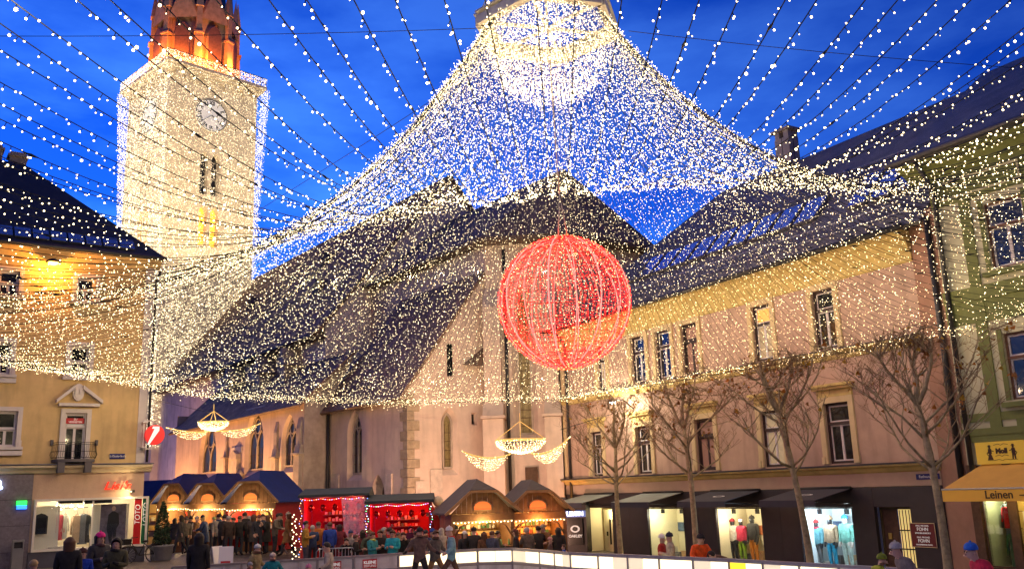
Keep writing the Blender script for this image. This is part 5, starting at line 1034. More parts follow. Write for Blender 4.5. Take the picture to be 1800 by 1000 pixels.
# ------------------------------------------------------------------ market huts
BLUE = mat('tarpaulin_blue', (.012, .03, .16), .6, .2, 2.5, .15, 6); SHIN = mat('hut_roof_brown', (.05, .04, .045), .8, .25, 4, .3, 12); LARCH = mat('hut_wood', (.20, .10, .045), .7, .3, 3, .3, 20); HGLOW = glow('hut_arch_glow', (1, .14, .03), .9)
GOODS = [mat('ware%d' % i, c, .5, .1) for i, c in enumerate([(.55, .38, .12), (.5, .06, .04), (.6, .55, .45), (.1, .22, .1), (.45, .2, .06), (.7, .66, .5)])]
HIN = mat('hut_inside', (.62, .42, .18), .8, .15, 3); REDP = mat('hut_red_paint', (.30, .018, .018), .5, .1); WARML = (1, .66, .28)
def hut(lab, px, Y, w, d, he, hr, rz, roofm, lit=190, group='wooden market huts', goods=1, red=False, col=WARML):
    p = at(px, 900, Y); g0 = gz(p[0]); h = thing('market_hut', lab, 'market hut', (p[0], p[1], g0), rz, group); hw = w/2; o = .28
    hh = he+(hr-he)*.66; wx = (hw+o)*(1-(hh-he)/(hr-he)); ry0 = .75; E = he-.0
    rf = MB(); A, Bb, Cc, D = (-hw-o, -o, E), (-hw-o, d+o, E), (0, d+o, hr), (0, ry0, hr); HL, HR_ = (-wx, -o, hh), (wx, -o, hh)
    A2, B2 = (hw+o, -o, E), (hw+o, d+o, E)
    rf.poly([A, HL, D, Cc, Bb]); rf.poly([A2, B2, Cc, D, HR_]); rf.poly([HL, HR_, D])
    dn = lambda q: (q[0], q[1], q[2]-.07); rf.poly([dn(q) for q in (Bb, Cc, D, HL, A)]); rf.poly([dn(q) for q in (HR_, D, Cc, B2, A2)]); rf.poly([dn(q) for q in (D, HR_, HL)])
    for a, b in ((A, HL), (HL, HR_), (HR_, A2), (A2, B2), (Bb, A)): rf.quad(a, dn(a), dn(b), b)
    rf.build('roof', roofm, h)
    mb = MB(); eb = MATS.get('barge_board') or mat('barge_board', (.34, .20, .09), .7, .2, 4)
    for a, b in ((A, HL), (HL, HR_), (HR_, A2)): mb.bar((a[0], a[1]-.03, a[2]-.06), (b[0], b[1]-.03, b[2]-.06), .05, .10)
    mb.build('barge_board', eb, h)
    gw_ = hw; zg = E-.05; gt = hh-.1; gx = (hw)*(1-(gt-zg)/(hr-zg))
    n = 12                                              # vertical gable planks
    for i in range(n):
        xa, xb = -gw_+2*gw_*i/n, -gw_+2*gw_*(i+1)/n; zf_ = lambda x: min(gt, zg+(hr-zg)*(1-abs(x)/hw)*1.0)
        MB().prism([(xa+.006, zg), (xb-.006, zg), (xb-.006, max(zg+.02, zf_(xb))), (xa+.006, max(zg+.02, zf_(xa)))], -.03-.006*(i % 2), .0).build('gable_plank', LARCH, h)
    aw_ = .34; zc = zg+.12; mb = MB(); mb.prism([(-aw_, zc), (aw_, zc), (aw_, zc+.12)]+[(aw_*math.cos(t), zc+.12+.22*math.sin(t)) for t in np.linspace(.15, math.pi-.15, 8)]+[(-aw_, zc+.12)], -.05, -.04); wn = mb.build('arch_window', HGLOW, h)
    mb = MB(); pts_ = [(-aw_, zc), (-aw_, zc+.12)]+[(-aw_*math.cos(t), zc+.12+.22*math.sin(t)) for t in np.linspace(.15, math.pi-.15, 8)]+[(aw_, zc+.12), (aw_, zc)]
    for a, b in zip(pts_, pts_[1:]+pts_[:1]): mb.bar((a[0], -.06, a[1]), (b[0], -.06, b[1]), .03, .05)
    mb.build('arch_frame', eb, wn)
    MB().box(-hw, hw, -.06, .02, E-.32, E-.06).build('lintel', LARCH, h); MB().box(-hw+.05, hw-.05, -.075, -.062, E-.38, E-.31).build('trim_lace', mat('trim_pale', (.5, .34, .16), .7), h)
    for x in (-hw+.06, hw-.06): MB().box(x-.07, x+.07, -.05, .09, 0, E-.06).build('post', REDP if red else LARCH, h)
    for s in (-1, 1): MB().tube([(s*(hw-.1), -.05, E-.9), (s*(hw-.35), -.05, E-.5), (s*(hw-.8), -.05, E-.36)], .04, 4).build('brace', LARCH, h)
    MB().box(-hw+.13, hw-.13, .0, .06, 0, .95).build('counter_front', LARCH, h); MB().box(-hw+.1, hw-.1, -.28, .35, .95, 1.0).build('counter', LARCH, h)
    mb = MB(); mb.box(-hw, -hw+.05, .09, d, 0, E-.05); mb.build('side_wall', REDP if red else LARCH, h); MB().box(hw-.05, hw, .09, d, 0, E-.05).build('side_wall', REDP if red else LARCH, h); MB().box(-hw+.05, hw-.05, d-.06, d, 0, E-.05).build('back_wall', HIN, h)
    MB().box(-hw+.05, hw-.05, .06, d-.06, 0, .05).build('floor', LARCH, h)
    for k in range(4):
        z = .95+k*.3
        sh = MB().box(-hw+.1, hw-.1, d-.32, d-.07, z, z+.025).build('shelf', LARCH, h)
        x = -hw+.14
        while x < hw-.2:
            ww = rng.uniform(.05, .16); hh_ = rng.uniform(.08, .24); m_ = GOODS[rng.integers(6)]
            (MB().box(x, x+ww, d-.28, d-.14, z+.027, z+.027+hh_) if rng.random() < .5 else MB().lathe([(ww/2, 0), (ww/2, hh_*.6), (ww*.18, hh_*.75), (ww*.18, hh_)], (x+ww/2, d-.2, z+.027), 7)).build('ware', m_, sh); x += ww+rng.uniform(.01, .06)
    for k in range(int(w*3)):
        x = -hw+.2+k*(w-.4)/max(1, int(w*3)-1); r_ = rng.uniform(.04, .08); MB().lathe([(r_, 0), (r_*1.1, .05), (r_*.7, rng.uniform(.1, .22)), (r_*.4, .24)], (x, -.05+rng.uniform(-.08, .15), 1.0), 8).build('counter_ware', GOODS[rng.integers(6)], h)
    mb = MB(); 
    for k in range(int(w/.14)): mb.ball((-hw+.1+k*.14, -.1, E-.36-.02*(k % 2)), .022, 6, 4)
    mb.build('fairy_light', glow('fairy_light', (1, .8, .45), 6), h, kind='stuff')
    for x in (-w*.22, w*.22): MB().ball((x, d*.4, E-.28), .06, 8, 5).build('bulb', glow('hut_bulb', (1, .78, .4), 10), h)
    lamp('hut_light', (0, d*.42, E-.42), lit, col, h, .08); lamp('counter_light', (0, -.35, E-.42), lit*.38, col, h, .05)
    return h
HB = 'blue roofed huts on the left'
hut('blue roofed hut with glowing arch, nearest the yellow house corner', 305, 50, 2.0, 2.6, 2.35, 3.85, rad(-14), BLUE, group=HB)
hut('blue roofed hut with glowing arch, middle of the blue row', 365, 47.5, 2.1, 2.6, 2.3, 3.75, rad(-14), BLUE, group=HB)
hut('widest blue roofed hut, beside the red lit tents', 441, 44.5, 2.6, 2.8, 2.25, 3.72, rad(-14), BLUE, group=HB, red=True)
hut('brown roofed hut with dark arch, left of the two by the apse', 848, 36.0, 2.45, 2.2, 2.25, 3.5, rad(16), SHIN, group='brown roofed huts on the right', lit=90)
hut('brown roofed bottle hut beside the brand pillar', 945, 37.5, 2.3, 2.2, 2.2, 3.42, rad(14), SHIN, group='brown roofed huts on the right', lit=130, col=(1, .42, .12))
# blue tarpaulin booth behind the first hut
p = at(258, 900, 53); bt = thing('blue_booth', 'blue tarpaulin booth tucked behind the yellow house corner', 'market booth', (p[0], p[1], gz(p[0])), rad(-14))
MB().hull([(-1.6, -.2, 2.5), (1.2, -.2, 2.5), (1.2, 2.2, 2.5), (-1.6, 2.2, 2.5)], [(-1.6, .3, 3.6), (1.2, .3, 3.6), (1.2, 2.2, 3.6), (-1.6, 2.2, 3.6)]).build('roof', BLUE, bt); MB().box(-1.5, 1.1, 1.9, 2.0, 0, 2.5).build('back_wall', HIN, bt)
for x in (-1.5, 1.05): MB().box(x-.05, x+.05, -.1, 0, 0, 2.5).build('post', LARCH, bt)
for z in (.8, 1.3, 1.75): MB().box(-.9, .6, 1.6, 1.88, z, z+.04).build('shelf', LARCH, bt); 
for k in range(10): MB().box(-.85+(k % 5)*.28, -.68+(k % 5)*.28, 1.65, 1.8, .845+.5*(k//5), 1.05+.5*(k//5)).build('ware', GOODS[k % 6], bt)
MB().box(-1.0, .8, .3, .9, .78, .84).build('table_top', LARCH, bt); [MB().box(x-.04, x+.04, .4, .48, 0, .78).build('leg', LARCH, bt) for x in (-.9, .7)]
MB().ball((.3, .6, 2.15), .1, 8, 5).build('bulb', glow('hut_bulb', (1, .78, .4), 10), bt); lamp('booth_light', (.3, .6, 2.0), 110, (1, .62, .2), bt, .1)
# red lit tents
RFAB = mat('tent_red_cloth', (.42, .012, .012), .8, .15, 3, .2, 8); DGR = mat('tent_roof_dark', (.012, .022, .03), .7, .2, 3)
def tent(lab, px, Y, w, d, h, garl):
    p = at(px, 900, Y); g0 = gz(p[0]); t = thing('market_tent', lab, 'market tent', (p[0], p[1], g0), rad(4), 'red lit tents in the middle'); hw = w/2
    MB().hull([(-hw-.12, -.15, h), (hw+.12, -.15, h), (hw+.12, d, h-.05), (-hw-.12, d, h-.05)], [(-hw-.1, -.12, h+.1), (hw+.1, -.12, h+.1), (hw+.1, d*.6, h+.35), (-hw-.1, d*.6, h+.35)]).build('roof', DGR, t)
    for x in (-hw+.05, hw-.05):
        for y in (0, d-.1): MB().box(x-.05, x+.05, y, y+.1, 0, h).build('post', REDP, t)
    MB().box(-hw, hw, d-.06, d-.02, 0, h).build('back_cloth', RFAB, t); MB().box(-hw+.0, -hw+.03, .1, d-.06, .0, h).build('side_cloth', RFAB, t); MB().box(hw-.03, hw, .1, d-.06, .0, h).build('side_cloth', RFAB, t)
    MB().box(-hw+.3, hw-.3, .5, .95, 0, 1.0).build('counter', RFAB, t); MB().box(-hw+.25, hw-.25, .45, 1.0, 1.0, 1.05).build('counter_top', LARCH, t)
    for k in range(4):
        z = 1.1+k*.28; sh = MB().box(-hw*.55, hw*.55, d-.4, d-.07, z, z+.03).build('shelf', LARCH, t)
        for i in range(9): x = -hw*.5+i*hw*.115; MB().box(x, x+.1, d-.36, d-.2, z+.032, z+.032+rng.uniform(.08, .2)).build('ware', GOODS[rng.integers(6)], sh)
    cols = [glow('garland_g', (.1, 1, .4), 5), glow('garland_w', (.8, .9, 1), 6), glow('garland_b', (.2, .3, 1), 6), glow('garland_p', (1, .2, .5), 5)] if garl else [glow('garland_r', (1, .15, .06), 6), glow('garland_o', (1, .6, .3), 6), glow('garland_b', (.2, .3, 1), 6)]
    for ci, c in enumerate(cols):
        P = []
        for k in range(ci, int(w/.09), len(cols)): P.append((-hw+k*.09, -.17, h-.06-.06*abs(math.sin(k*.35))))
        for sx in (-hw, hw):
            for k in range(ci, int(h/.10), len(cols)): P.append((sx+.05*math.sin(k), -.09, k*.10))
        put('garland_light', bulbs_mesh('garland_light', P, .017, c), t, kind='stuff')
    for k in range(5):
        x = -hw*.75+k*hw*.37; MB().lathe([(.02, .16), (.1, .1), (.12, 0), (.07, -.1), (.01, -.12)], (x, .4, h-.45), 9).build('bauble', mat('bauble_red', (.5, .02, .02), .15, 0, metal=.6), t)
    lamp('tent_light', (-w*.2, d*.4, h-.35), 45, (1, .06, .03), t, .1); lamp('tent_light', (w*.25, d*.55, h-.4), 45, (1, .10, .05), t, .1); lamp('tent_light', (0, .35, h-.5), 22, (1, .5, .3), t, .06); lamp('tent_light', (-w*.35, .6, 1.6), 14, (.25, .15, 1), t, .06)
    return t
t1 = tent('red lit tent with translucent side sheet, left of the pair', 587, 38.5, 2.65, 2.6, 2.72, False); tent('red lit tent edged with coloured fairy lights, right of the pair', 702, 38.0, 2.55, 2.6, 2.68, True)
MB().hull([(.55, -.1, 0), (1.25, -.14, 0), (1.28, -.12, 0), (.58, -.08, 0)], [(.3, -.1, 2.65), (1.25, -.14, 2.65), (1.28, -.12, 2.65), (.33, -.08, 2.65)]).build('clear_sheet', mat('clear_plastic', (.8, .6, .8), .15, .3, 4, alpha=.35), t1)
mb = MB(); [mb.ball((-1.55+.09*math.sin(k*1.9), -.2, .1+k*.085), .022, 6, 4) for k in range(24)]; mb.build('rope_light', glow('fairy_light', (1, .8, .45), 6), t1, kind='stuff')
p = at(745, 930, 38); sd = MB().hull([(0, 0, 0), (1.2, .2, 0), (1.2, 1.5, 0), (0, 1.5, 0)], [(-.1, 0, 2.6), (.1, .1, 2.4), (.1, 1.5, 2.4), (-.1, 1.5, 2.6)]).build('red_flap', RFAB, t1.__class__ and [o for o in COL.objects if o.name.startswith('market_tent')][1]); sd.location = (1.3, .1, 0)
# stone finial post of the churchyard wall
p = at(770, 890, 39); fp_ = thing('stone_post', 'stone gate post with ball finial beside the red tent', 'post', (p[0], p[1], gz(p[0])))
MB().box(-.35, .35, -.35, .35, 0, 2.1).build('shaft', STONE, fp_); MB().box(-.45, .45, -.45, .45, 2.1, 2.25).build('cap', STONE, fp_); MB().lathe([(.3, 0), (.2, .12), (.1, .22), (.12, .25)], (0, 0, 2.25), 10).ball((0, 0, 2.68), .22, 10, 7).build('finial', STONE, fp_)
# low wall with coping behind the brown huts
p0, p1 = at(775, 900, 40.5), at(905, 900, 41.5); lw = thing('churchyard_wall', 'low stone churchyard wall with grey coping behind the huts', 'wall', tuple(p0[:2])+(0,), math.atan2(p1[1]-p0[1], p1[0]-p0[0])); Lw = float(np.linalg.norm((p1-p0)[:2]))
MB().box(0, Lw, 0, .4, -.2, 1.9).build('wall', STONE, lw); MB().box(-.05, Lw+.05, -.1, .5, 1.9, 2.05).build('coping', mat('coping_grey', (.3, .28, .28), .8, .2, 3), lw)
# ------------------------------------------------------------------ ice rink
ICEZ = .08
RK = [(-10.6, 28.9), (-8.7, 29.6), (-5.45, 31.0), (-4.08, 31.6), (-1.5, 32.6), (-.3, 32.4), (.6, 31.0), (1.5, 29.2), (5.34, 24.7), (7.86, 21.0), (9.6, 18.4), (11.5, 15.5)]
mb = MB(); pl_ = RK+[(11.5, 4), (-10.6, 4)]; mb.poly([(x, y, ICEZ) for x, y in pl_]); mb.build('ice', mat('ice_white', (.62, .66, .72), .12, .06, 2), kind='structure')
PLIT = glow('rink_panel_lit', (1, .84, .52), 1.5, True); PWH = mat('rink_panel_white', (.58, .55, .53), .4, .2, 3, stain=.5); PYE = glow('rink_panel_yellow', (1, .72, .03), 1.1); PRE = glow('rink_panel_red', (.9, .04, .02), .7); PDIM = glow('rink_panel_dim', (1, .84, .58), .6); RAIL = mat('rink_rail', (.30, .27, .27), .4, .1, metal=.3)
def rail_pts():
    seg = []
    for a, b in zip(RK[:-1], RK[1:]):
        L_ = math.dist(a, b); k = max(1, round(L_/1.15))
        for i in range(k): seg.append((tuple(a[j]+(b[j]-a[j])*i/k for j in (0, 1)), tuple(a[j]+(b[j]-a[j])*(i+1)/k for j in (0, 1))))
    return seg
names_ = ['left end of the dull white run', 'at the bend by the huts', 'on the bright run to the right']
n_b = 0
for (a, b) in rail_pts():
    th = math.atan2(b[1]-a[1], b[0]-a[0]); L_ = math.dist(a, b); px = 900+FPX*(a[0]/a[1]); lit = a[0] > -4.2; n_b += 1
    bb = thing('rink_board', 'rink board of glowing panels under a grey handrail along the ice' if lit else 'dull white rink board under a grey handrail along the ice', 'rink board', (a[0], a[1], ICEZ), th, 'lit rink boards' if lit else 'unlit rink boards')
    MB().box(0, L_-.01, -.05, .05, .98, 1.04).build('handrail', RAIL, bb); MB().box(0, .05, -.04, .04, 0, .98).build('post', RAIL, bb); MB().box(.05, L_-.01, -.03, .03, .50, .57).build('rail', RAIL, bb); MB().box(.05, L_-.01, -.012, .012, .571, .599).build('panel_frame', PWH, bb); MB().box(.05, L_-.01, -.012, .012, .941, .979).build('panel_frame', PWH, bb)
    r = rng.random()
    for q in range(2):
        m_ = (PYE if (4.6 < a[0] < 5.5 and q == 0) or (7.2 < a[0] < 8.2) and q else PLIT if rng.random() < .8 else PDIM) if lit else (PRE if -8.4 < a[0] < -8 and q == 0 else PWH)
        MB().box(.06+q*(L_-.07)/2, .04+(q+1)*(L_-.07)/2, -.015, .015, .60, .94).build('panel', m_, bb)
    MB().box(.06, L_-.02, -.012, .012, .05, .49).build('kick_board', PWH, bb)
    if -7.2 < a[0] < -4.2:
        ad = MB().box(.30, .78, -.032, -.018, .62, .90).build('advert', mat('advert_red', (.50, .02, .02), .4, .03), bb); txt('letter', 'KLEINE', .13, WHT, ad, (.54, -.034, .80), ext=.002, bold=.004); txt('letter', 'ZEITUNG', .10, WHT, ad, (.54, -.034, .69), ext=.002)
# ------------------------------------------------------------------ street furniture
STEEL = mat('brushed_steel', (.42, .42, .45), .3, .1, 6, metal=.9)
x_, _ = LH.f(31, 960, -.5); b_ = thing('litter_bin', 'tall brushed steel litter bin in front of the granite cladding', 'litter bin', LH.w(x_, -.55, .65), LH.rot)
MB().box(-.19, .19, -.16, .16, 0, .82).box(-.19, -.15, -.16, .16, .82, 1.06).box(.15, .19, -.16, .16, .82, 1.06).box(-.15, .15, .1, .16, .82, 1.06).build('body', STEEL, b_); MB().box(-.20, .20, -.18, .17, 1.061, 1.14).build('lid', STEEL, b_); MB().box(-.14, .14, -.1, .09, .83, 1.05).build('mouth', mat('dark_recess', (.03, .03, .035), .8), b_)
# bicycle leaning by the shop window
bx_, _ = LH.f(248, 970, -.7); bk = thing('bicycle', 'dark city bicycle with front basket leaning by the lottery panels', 'bicycle', LH.w(bx_, -.75, .62), LH.rot+.15); BLKM = mat('bike_black', (.015, .015, .018), .35, 0, metal=.3)
def wheel(cx):
    w = MB().tube([(cx+.34*math.cos(t), 0, .35+.34*math.sin(t)) for t in np.linspace(0, 2*math.pi, 25)], .022, 5, cap=False).build('wheel', BLKM, bk); mb = MB(); [mb.tube([(cx, 0, .35), (cx+.33*math.cos(t), 0, .35+.33*math.sin(t))], .004, 3) for t in np.linspace(0, 2*math.pi, 15)[:-1]]; mb.build('spokes', STEEL, w, kind='stuff')
    MB().tube([(cx+.38*math.cos(t), 0, .35+.38*math.sin(t)) for t in np.linspace(.3, 2.9, 12)], .02, 4).build('mudguard', BLKM, w)
wheel(-.55); wheel(.52)
fr = MB(); 
for a, b in (((-.42, 0, .82), (-.1, 0, .32)), ((-.1, 0, .32), (.12, 0, .80)), ((-.42, 0, .70), (.08, 0, .62)), ((-.1, 0, .32), (.52, 0, .35)), ((.12, 0, .78), (.52, 0, .35)), ((-.42, 0, .95), (-.55, 0, .35))): fr.tube([a, b], .018, 5)
fr.build('frame', BLKM, bk); MB().tube([(-.28, -.28, 1.05), (-.42, -.1, 1.02), (-.42, .1, 1.02), (-.28, .28, 1.05)], .014, 5).build('handlebar', BLKM, bk); MB().ball((.14, 0, .86), .12, 8, 5, sq=(1.2, .7, .4)).tube([(.12, 0, .75), (.14, 0, .85)], .015, 4).build('saddle', BLKM, bk)
mb = MB(); [mb.bar((-.78+.28*i/4, -.15, .78), (-.80+.30*i/4, -.17, 1.0), .012) for i in range(5)]; mb.hull([(-.78, -.15, .76), (-.5, -.15, .76), (-.5, .15, .76), (-.78, .15, .76)], [(-.82, -.17, .99), (-.48, -.17, .99), (-.48, .17, .99), (-.82, .17, .99)]); mb.build('basket', BLKM, bk); MB().box(.4, .75, -.08, .08, .72, .74).build('rack', BLKM, bk)
# clipped conifer in a round tub
x_, _ = LH.f(275, 970, -.4); ct = thing('potted_conifer', 'slender dark conifer in a grey tub beside the shop corner', 'potted tree', LH.w(2.75, -.4, .62), 0)
MB().lathe([(.36, 0), (.42, .1), (.46, .55), (.5, .6), (.5, .66), (.44, .66)], (0, 0, 0), 14).build('tub', mat('tub_grey', (.14, .14, .16), .6, .15, 4), ct); MB().tube([(0, 0, .6), (0, 0, 1.0)], .05, 6).build('trunk', WOODD, ct)
k = 2600; z = rng.beta(1.1, 1.5, k)*1.75; rr = (.36*(1-(z/1.75))**.8+.04)*np.sqrt(rng.uniform(.45, 1, k)); th = rng.uniform(0, 6.283, k); C_ = np.stack([rr*np.cos(th), rr*np.sin(th), z+.65], 1); V = (C_[:, None, :]+rng.normal(0, .035, (k, 3, 3))).reshape(-1, 3)
put('foliage', raw_mesh('foliage', V, np.arange(3*k).reshape(-1, 3), mat('conifer_green', (.02, .045, .02), .8, .3, 6)), ct, kind='stuff')
# crowd barrier
p = at(590, 970, 34.5); cb = thing('crowd_barrier', 'grey steel crowd barrier between the rink and the red tent', 'barrier', (p[0]-.7, p[1], gz(p[0])), .05)
MB().tube([(0, 0, .1), (0, 0, .95), (.1, 0, 1.05), (1.3, 0, 1.05), (1.4, 0, .95), (1.4, 0, .1)], .022, 6).tube([(0, 0, .2), (1.4, 0, .2)], .02, 5).build('frame', STEEL, cb)
for i in range(11): MB().tube([(.12+i*.115, 0, .2), (.12+i*.115, 0, 1.05)], .009, 4).build('bar', STEEL, cb)
for x in (.15, 1.25): MB().bar((x, -.3, .02), (x, .3, .02), .05, .03).build('foot', STEEL, cb)
# A-board near the huts
for (px, Y, lab, face) in ((398, 33, 'white A-board with small red print on the paving', True), (381, 33.4, 'bare white A-board seen from its back edge', False)):
    p = at(px, 960, Y); ab = thing('a_board', lab, 'a-board', (p[0], p[1], gz(p[0])), .2 if face else 1.1); ab.scale = (.8, .8, .8)
    MB().hull([(-.3, -.25, 0), (.3, -.25, 0), (.3, -.22, 0), (-.3, -.22, 0)], [(-.3, -.03, 1), (.3, -.03, 1), (.3, 0, 1), (-.3, 0, 1)]).build('front_board', MATS['letter_white'], ab); MB().hull([(-.3, .25, 0), (.3, .25, 0), (.3, .22, 0), (-.3, .22, 0)], [(-.3, .03, 1), (.3, .03, 1), (.3, .004, 1), (-.3, .004, 1)]).build('rear_board', PWH, ab)
    if face: MB().hull([(-.2, -.215, .2), (.2, -.215, .2), (.2, -.21, .2), (-.2, -.21, .2)], [(-.2, -.168, .4), (.2, -.168, .4), (.2, -.16, .4), (-.2, -.16, .4)]).build('print', mat('advert_red', (.50, .02, .02), .4, .03), ab)
# bar tables by the left huts
for (px, Y, lab) in ((412, 42.0, 'dark bar table with red cloth before the wide hut'), (478, 42.3, 'long red clad counter table right of the wide hut'), (345, 45.5, 'wooden bar table before the middle hut')):
    p = at(px, 940, Y); tb = thing('bar_table', lab, 'table', (p[0], p[1], gz(p[0]))); wdt = .9 if px == 478 else .38
    MB().box(-wdt, wdt, -.3, .3, 1.02, 1.07).build('top', LARCH, tb); MB().hull([(-wdt*.8, -.25, .35), (wdt*.8, -.25, .35), (wdt*.8, .25, .35), (-wdt*.8, .25, .35)], [(-wdt*.98, -.29, 1.02), (wdt*.98, -.29, 1.02), (wdt*.98, .29, 1.02), (-wdt*.98, .29, 1.02)]).build('cloth', RFAB if px != 345 else WOODD, tb)
    for x in (-wdt*.6, wdt*.6): MB().bar((x-.15, 0, 0), (x+.1, 0, .4), .04).bar((x+.15, 0, 0), (x-.1, 0, .4), .04).build('leg', STEEL, tb)
    for x in (-wdt*.5, wdt*.4): MB().lathe([(.05, 0), (.05, .16), (.02, .22), (.02, .28)], (x, 0, 1.07), 8).build('bottle', GOODS[2], tb)
# crates by the first hut
for i, (px, Y, z) in enumerate(((300, 46, 0), (312, 45.8, 0), (303, 46, .3))):
    p = at(px, 950, Y); c = thing('wooden_crate', ['slatted crate at the foot of the first blue hut, left one', 'slatted crate at the foot of the first blue hut, right one', 'slatted crate stacked on top of the left one'][i], 'crate', (p[0], p[1], gz(p[0])+z), .1*i, 'crates by the first hut')
    for k in range(3): MB().box(-.28, .28, -.2, -.18, .02+k*.09, .09+k*.09).build('slat', LARCH, c); MB().box(-.28, .28, .18, .2, .02+k*.09, .09+k*.09).build('slat', LARCH, c)
    MB().box(-.28, -.26, -.18, .18, 0, .28).box(.26, .28, -.18, .18, 0, .28).box(-.26, .26, -.18, .18, 0, .02).build('ends', LARCH, c)
# benches by the trees on the right
for (px, Y, wd, lab) in ((1362, 25.5, 2.0, 'grey slatted bench below the warm lit dummies'), (1422, 25.0, 1.2, 'low wooden table beside the third tree trunk'), (1660, 21.0, 1.3, 'low wooden table round the last tree trunk'), (1590, 22.0, 1.7, 'grey slatted bench before the stair door')):
    p = at(px, 985, Y); z0 = gz(p[0]); b_ = thing('bench', lab, 'bench', (p[0], p[1], z0), PK.rot+rad(90)-rad(60))
    for k in range(3): MB().box(-wd/2, wd/2, -.22+k*.15, -.09+k*.15, .78, .83).build('slat', mat('bench_grey_wood', (.16, .13, .11), .7, .2, 5), b_)
    for x in (-wd*.38, wd*.38): MB().box(x-.04, x+.04, -.2, .2, 0, .78).build('leg', WOODD, b_)
    MB().box(-.12, .12, -.235, -.225, .79, .82).build('tag', PYE, b_)
# ------------------------------------------------------------------ bare plane trees
BARK = mat('plane_bark', (.34, .27, .16), .85, .45, 5, .5, 12); TWIG = mat('twig_bark', (.20, .12, .06), .85, .3, 8)
LEAFM = [mat('dead_leaf_brown', (.20, .08, .02), .8, .4, 9), mat('dead_leaf_orange', (.42, .15, .02), .8, .3, 9), mat('dead_leaf_yellow', (.45, .27, .03), .8, .3, 9)]
def plane_tree(lab, px, py, Y, zfork, ztop, spread, lean=0., seed=1):
    R_ = random.Random(seed); p = at(px, py, Y); g0 = gz(p[0]); t = thing('plane_tree', lab, 'tree', (p[0], p[1], g0), 0, 'bare plane trees before the pink house')
    zf = zfork-g0; zt = ztop-g0
    tr = MB(); n = 9; path = []
    for i in range(n):
        f = i/(n-1); path.append((lean*f*f+.05*math.sin(3*f+seed), .04*math.cos(4*f+seed), zf*1.55*f))
    tr.tube([(path[0][0], path[0][1], -.1)]+path, [.17]+[.128-.062*i/(n-1)+(.02 if i == 6 else 0) for i in range(n)], 9)
    limbs = MB(); twigs = MB(); leaves = []
    def grow(P, d, L, r, lev):
        """one branch with side branches; twigs end in sparse dead leaves"""
        k = 5 if lev < 2 else 4; pts = [Vector(P)]; dd = Vector(d)
        for i in range(k):
            dd = (dd+Vector((R_.uniform(-.24, .24), R_.uniform(-.24, .24), R_.uniform(-.12, .20)+(.10 if lev < 2 else .03)))).normalized(); q = pts[-1]+dd*L/k
            if q.z > zt+R_.uniform(-.5, .5): q.z -= R_.uniform(.05, .3); dd.z = min(dd.z, 0)
            pts.append(q)
        tgt = limbs if lev < 2 else twigs
        tgt.tube(pts, [max(.0045, r*(1-.72*i/k)) for i in range(k+1)], 6 if lev == 0 else (4 if lev == 1 else 3), cap=lev < 1)
        if lev >= 2 and R_.random() < .05:
            for _ in range(R_.choice((1, 1, 2, 3))): leaves.append((pts[-1]+Vector((R_.gauss(0, .06), R_.gauss(0, .06), R_.gauss(-.03, .06)))))
        if lev < 3:
            m_ = (6, 4, 3)[lev]
            for i in range(m_):
                f = R_.uniform(.28, 1.0); j = min(k-1, int(f*k)); q = pts[j].lerp(pts[j+1], f*k-j if j < k else 1)
                a = R_.uniform(0, 6.283); side = Vector((math.cos(a), math.sin(a), R_.uniform(-.15, .55)))
                nd = (dd*.55+side*.8).normalized(); grow(q, nd, L*R_.uniform(.38, .62), r*.45, lev+1)
    top = Vector(path[-1])
    for i in range(9):
        a = 2*math.pi*i/9+R_.uniform(-.3, .3); low = i % 2; z = zf*(1.0+.10*i/9) if low else zf*R_.uniform(1.15, 1.5); f = min(1, z/(zf*1.55)); b = Vector(path[min(n-1, int(f*(n-1)))]); b.z = z
        grow(b, (math.cos(a), math.sin(a), R_.uniform(.25, .5) if low else R_.uniform(.4, .95)), spread*R_.uniform(.75, 1.05), .042, 0)
    grow(top, (lean*.1, 0, 1), max(.6, zt-top.z)*.95, .09, 0); grow(top, (.5, -.3, .8), spread*.7, .07, 0); grow(top, (-.5, .3, .8), spread*.7, .07, 0)
    tr.build('trunk', BARK, t); limbs.build('limb', BARK, t); twigs.build('twigs', TWIG, t, kind='stuff')
    for mi, m_ in enumerate(LEAFM):
        lf = MB()
        for q in leaves[mi::3] if mi else leaves[0::3]:
            s = R_.uniform(.05, .10); a = Vector((R_.gauss(0, 1), R_.gauss(0, 1), R_.gauss(0, 1))).normalized(); b = a.orthogonal().normalized(); c = a.cross(b)
            lf.add([q, q+b*s*.9+a*s*.2, q+b*s*.5+c*s*.9, q+c*s*1.5+a*s*.3, q-b*s*.5+c*s*.9, q-b*s*.9+a*s*.2], [(0, 1, 2), (0, 2, 3), (0, 3, 4), (0, 4, 5)])
        if lf.v: lf.build('dead_leaves', m_, t, kind='stuff')
    return t
plane_tree('first plane tree, trunk beside the shop entrance under the white lamp', 1087, 900, 40.0, 3.0, 7.0, 3.0, .05, 3)
plane_tree('second plane tree, trunk before the cream display window awning', 1222, 900, 34.5, 3.2, 6.8, 3.0, -.25, 5)
plane_tree('third plane tree, leaning trunk before the ski wear window', 1414, 900, 29.0, 3.2, 6.9, 2.9, -.45, 8)
plane_tree('last plane tree, thick trunk beside the maroon plate', 1652, 900, 24.5, 3.0, 6.9, 2.8, -.2, 13)
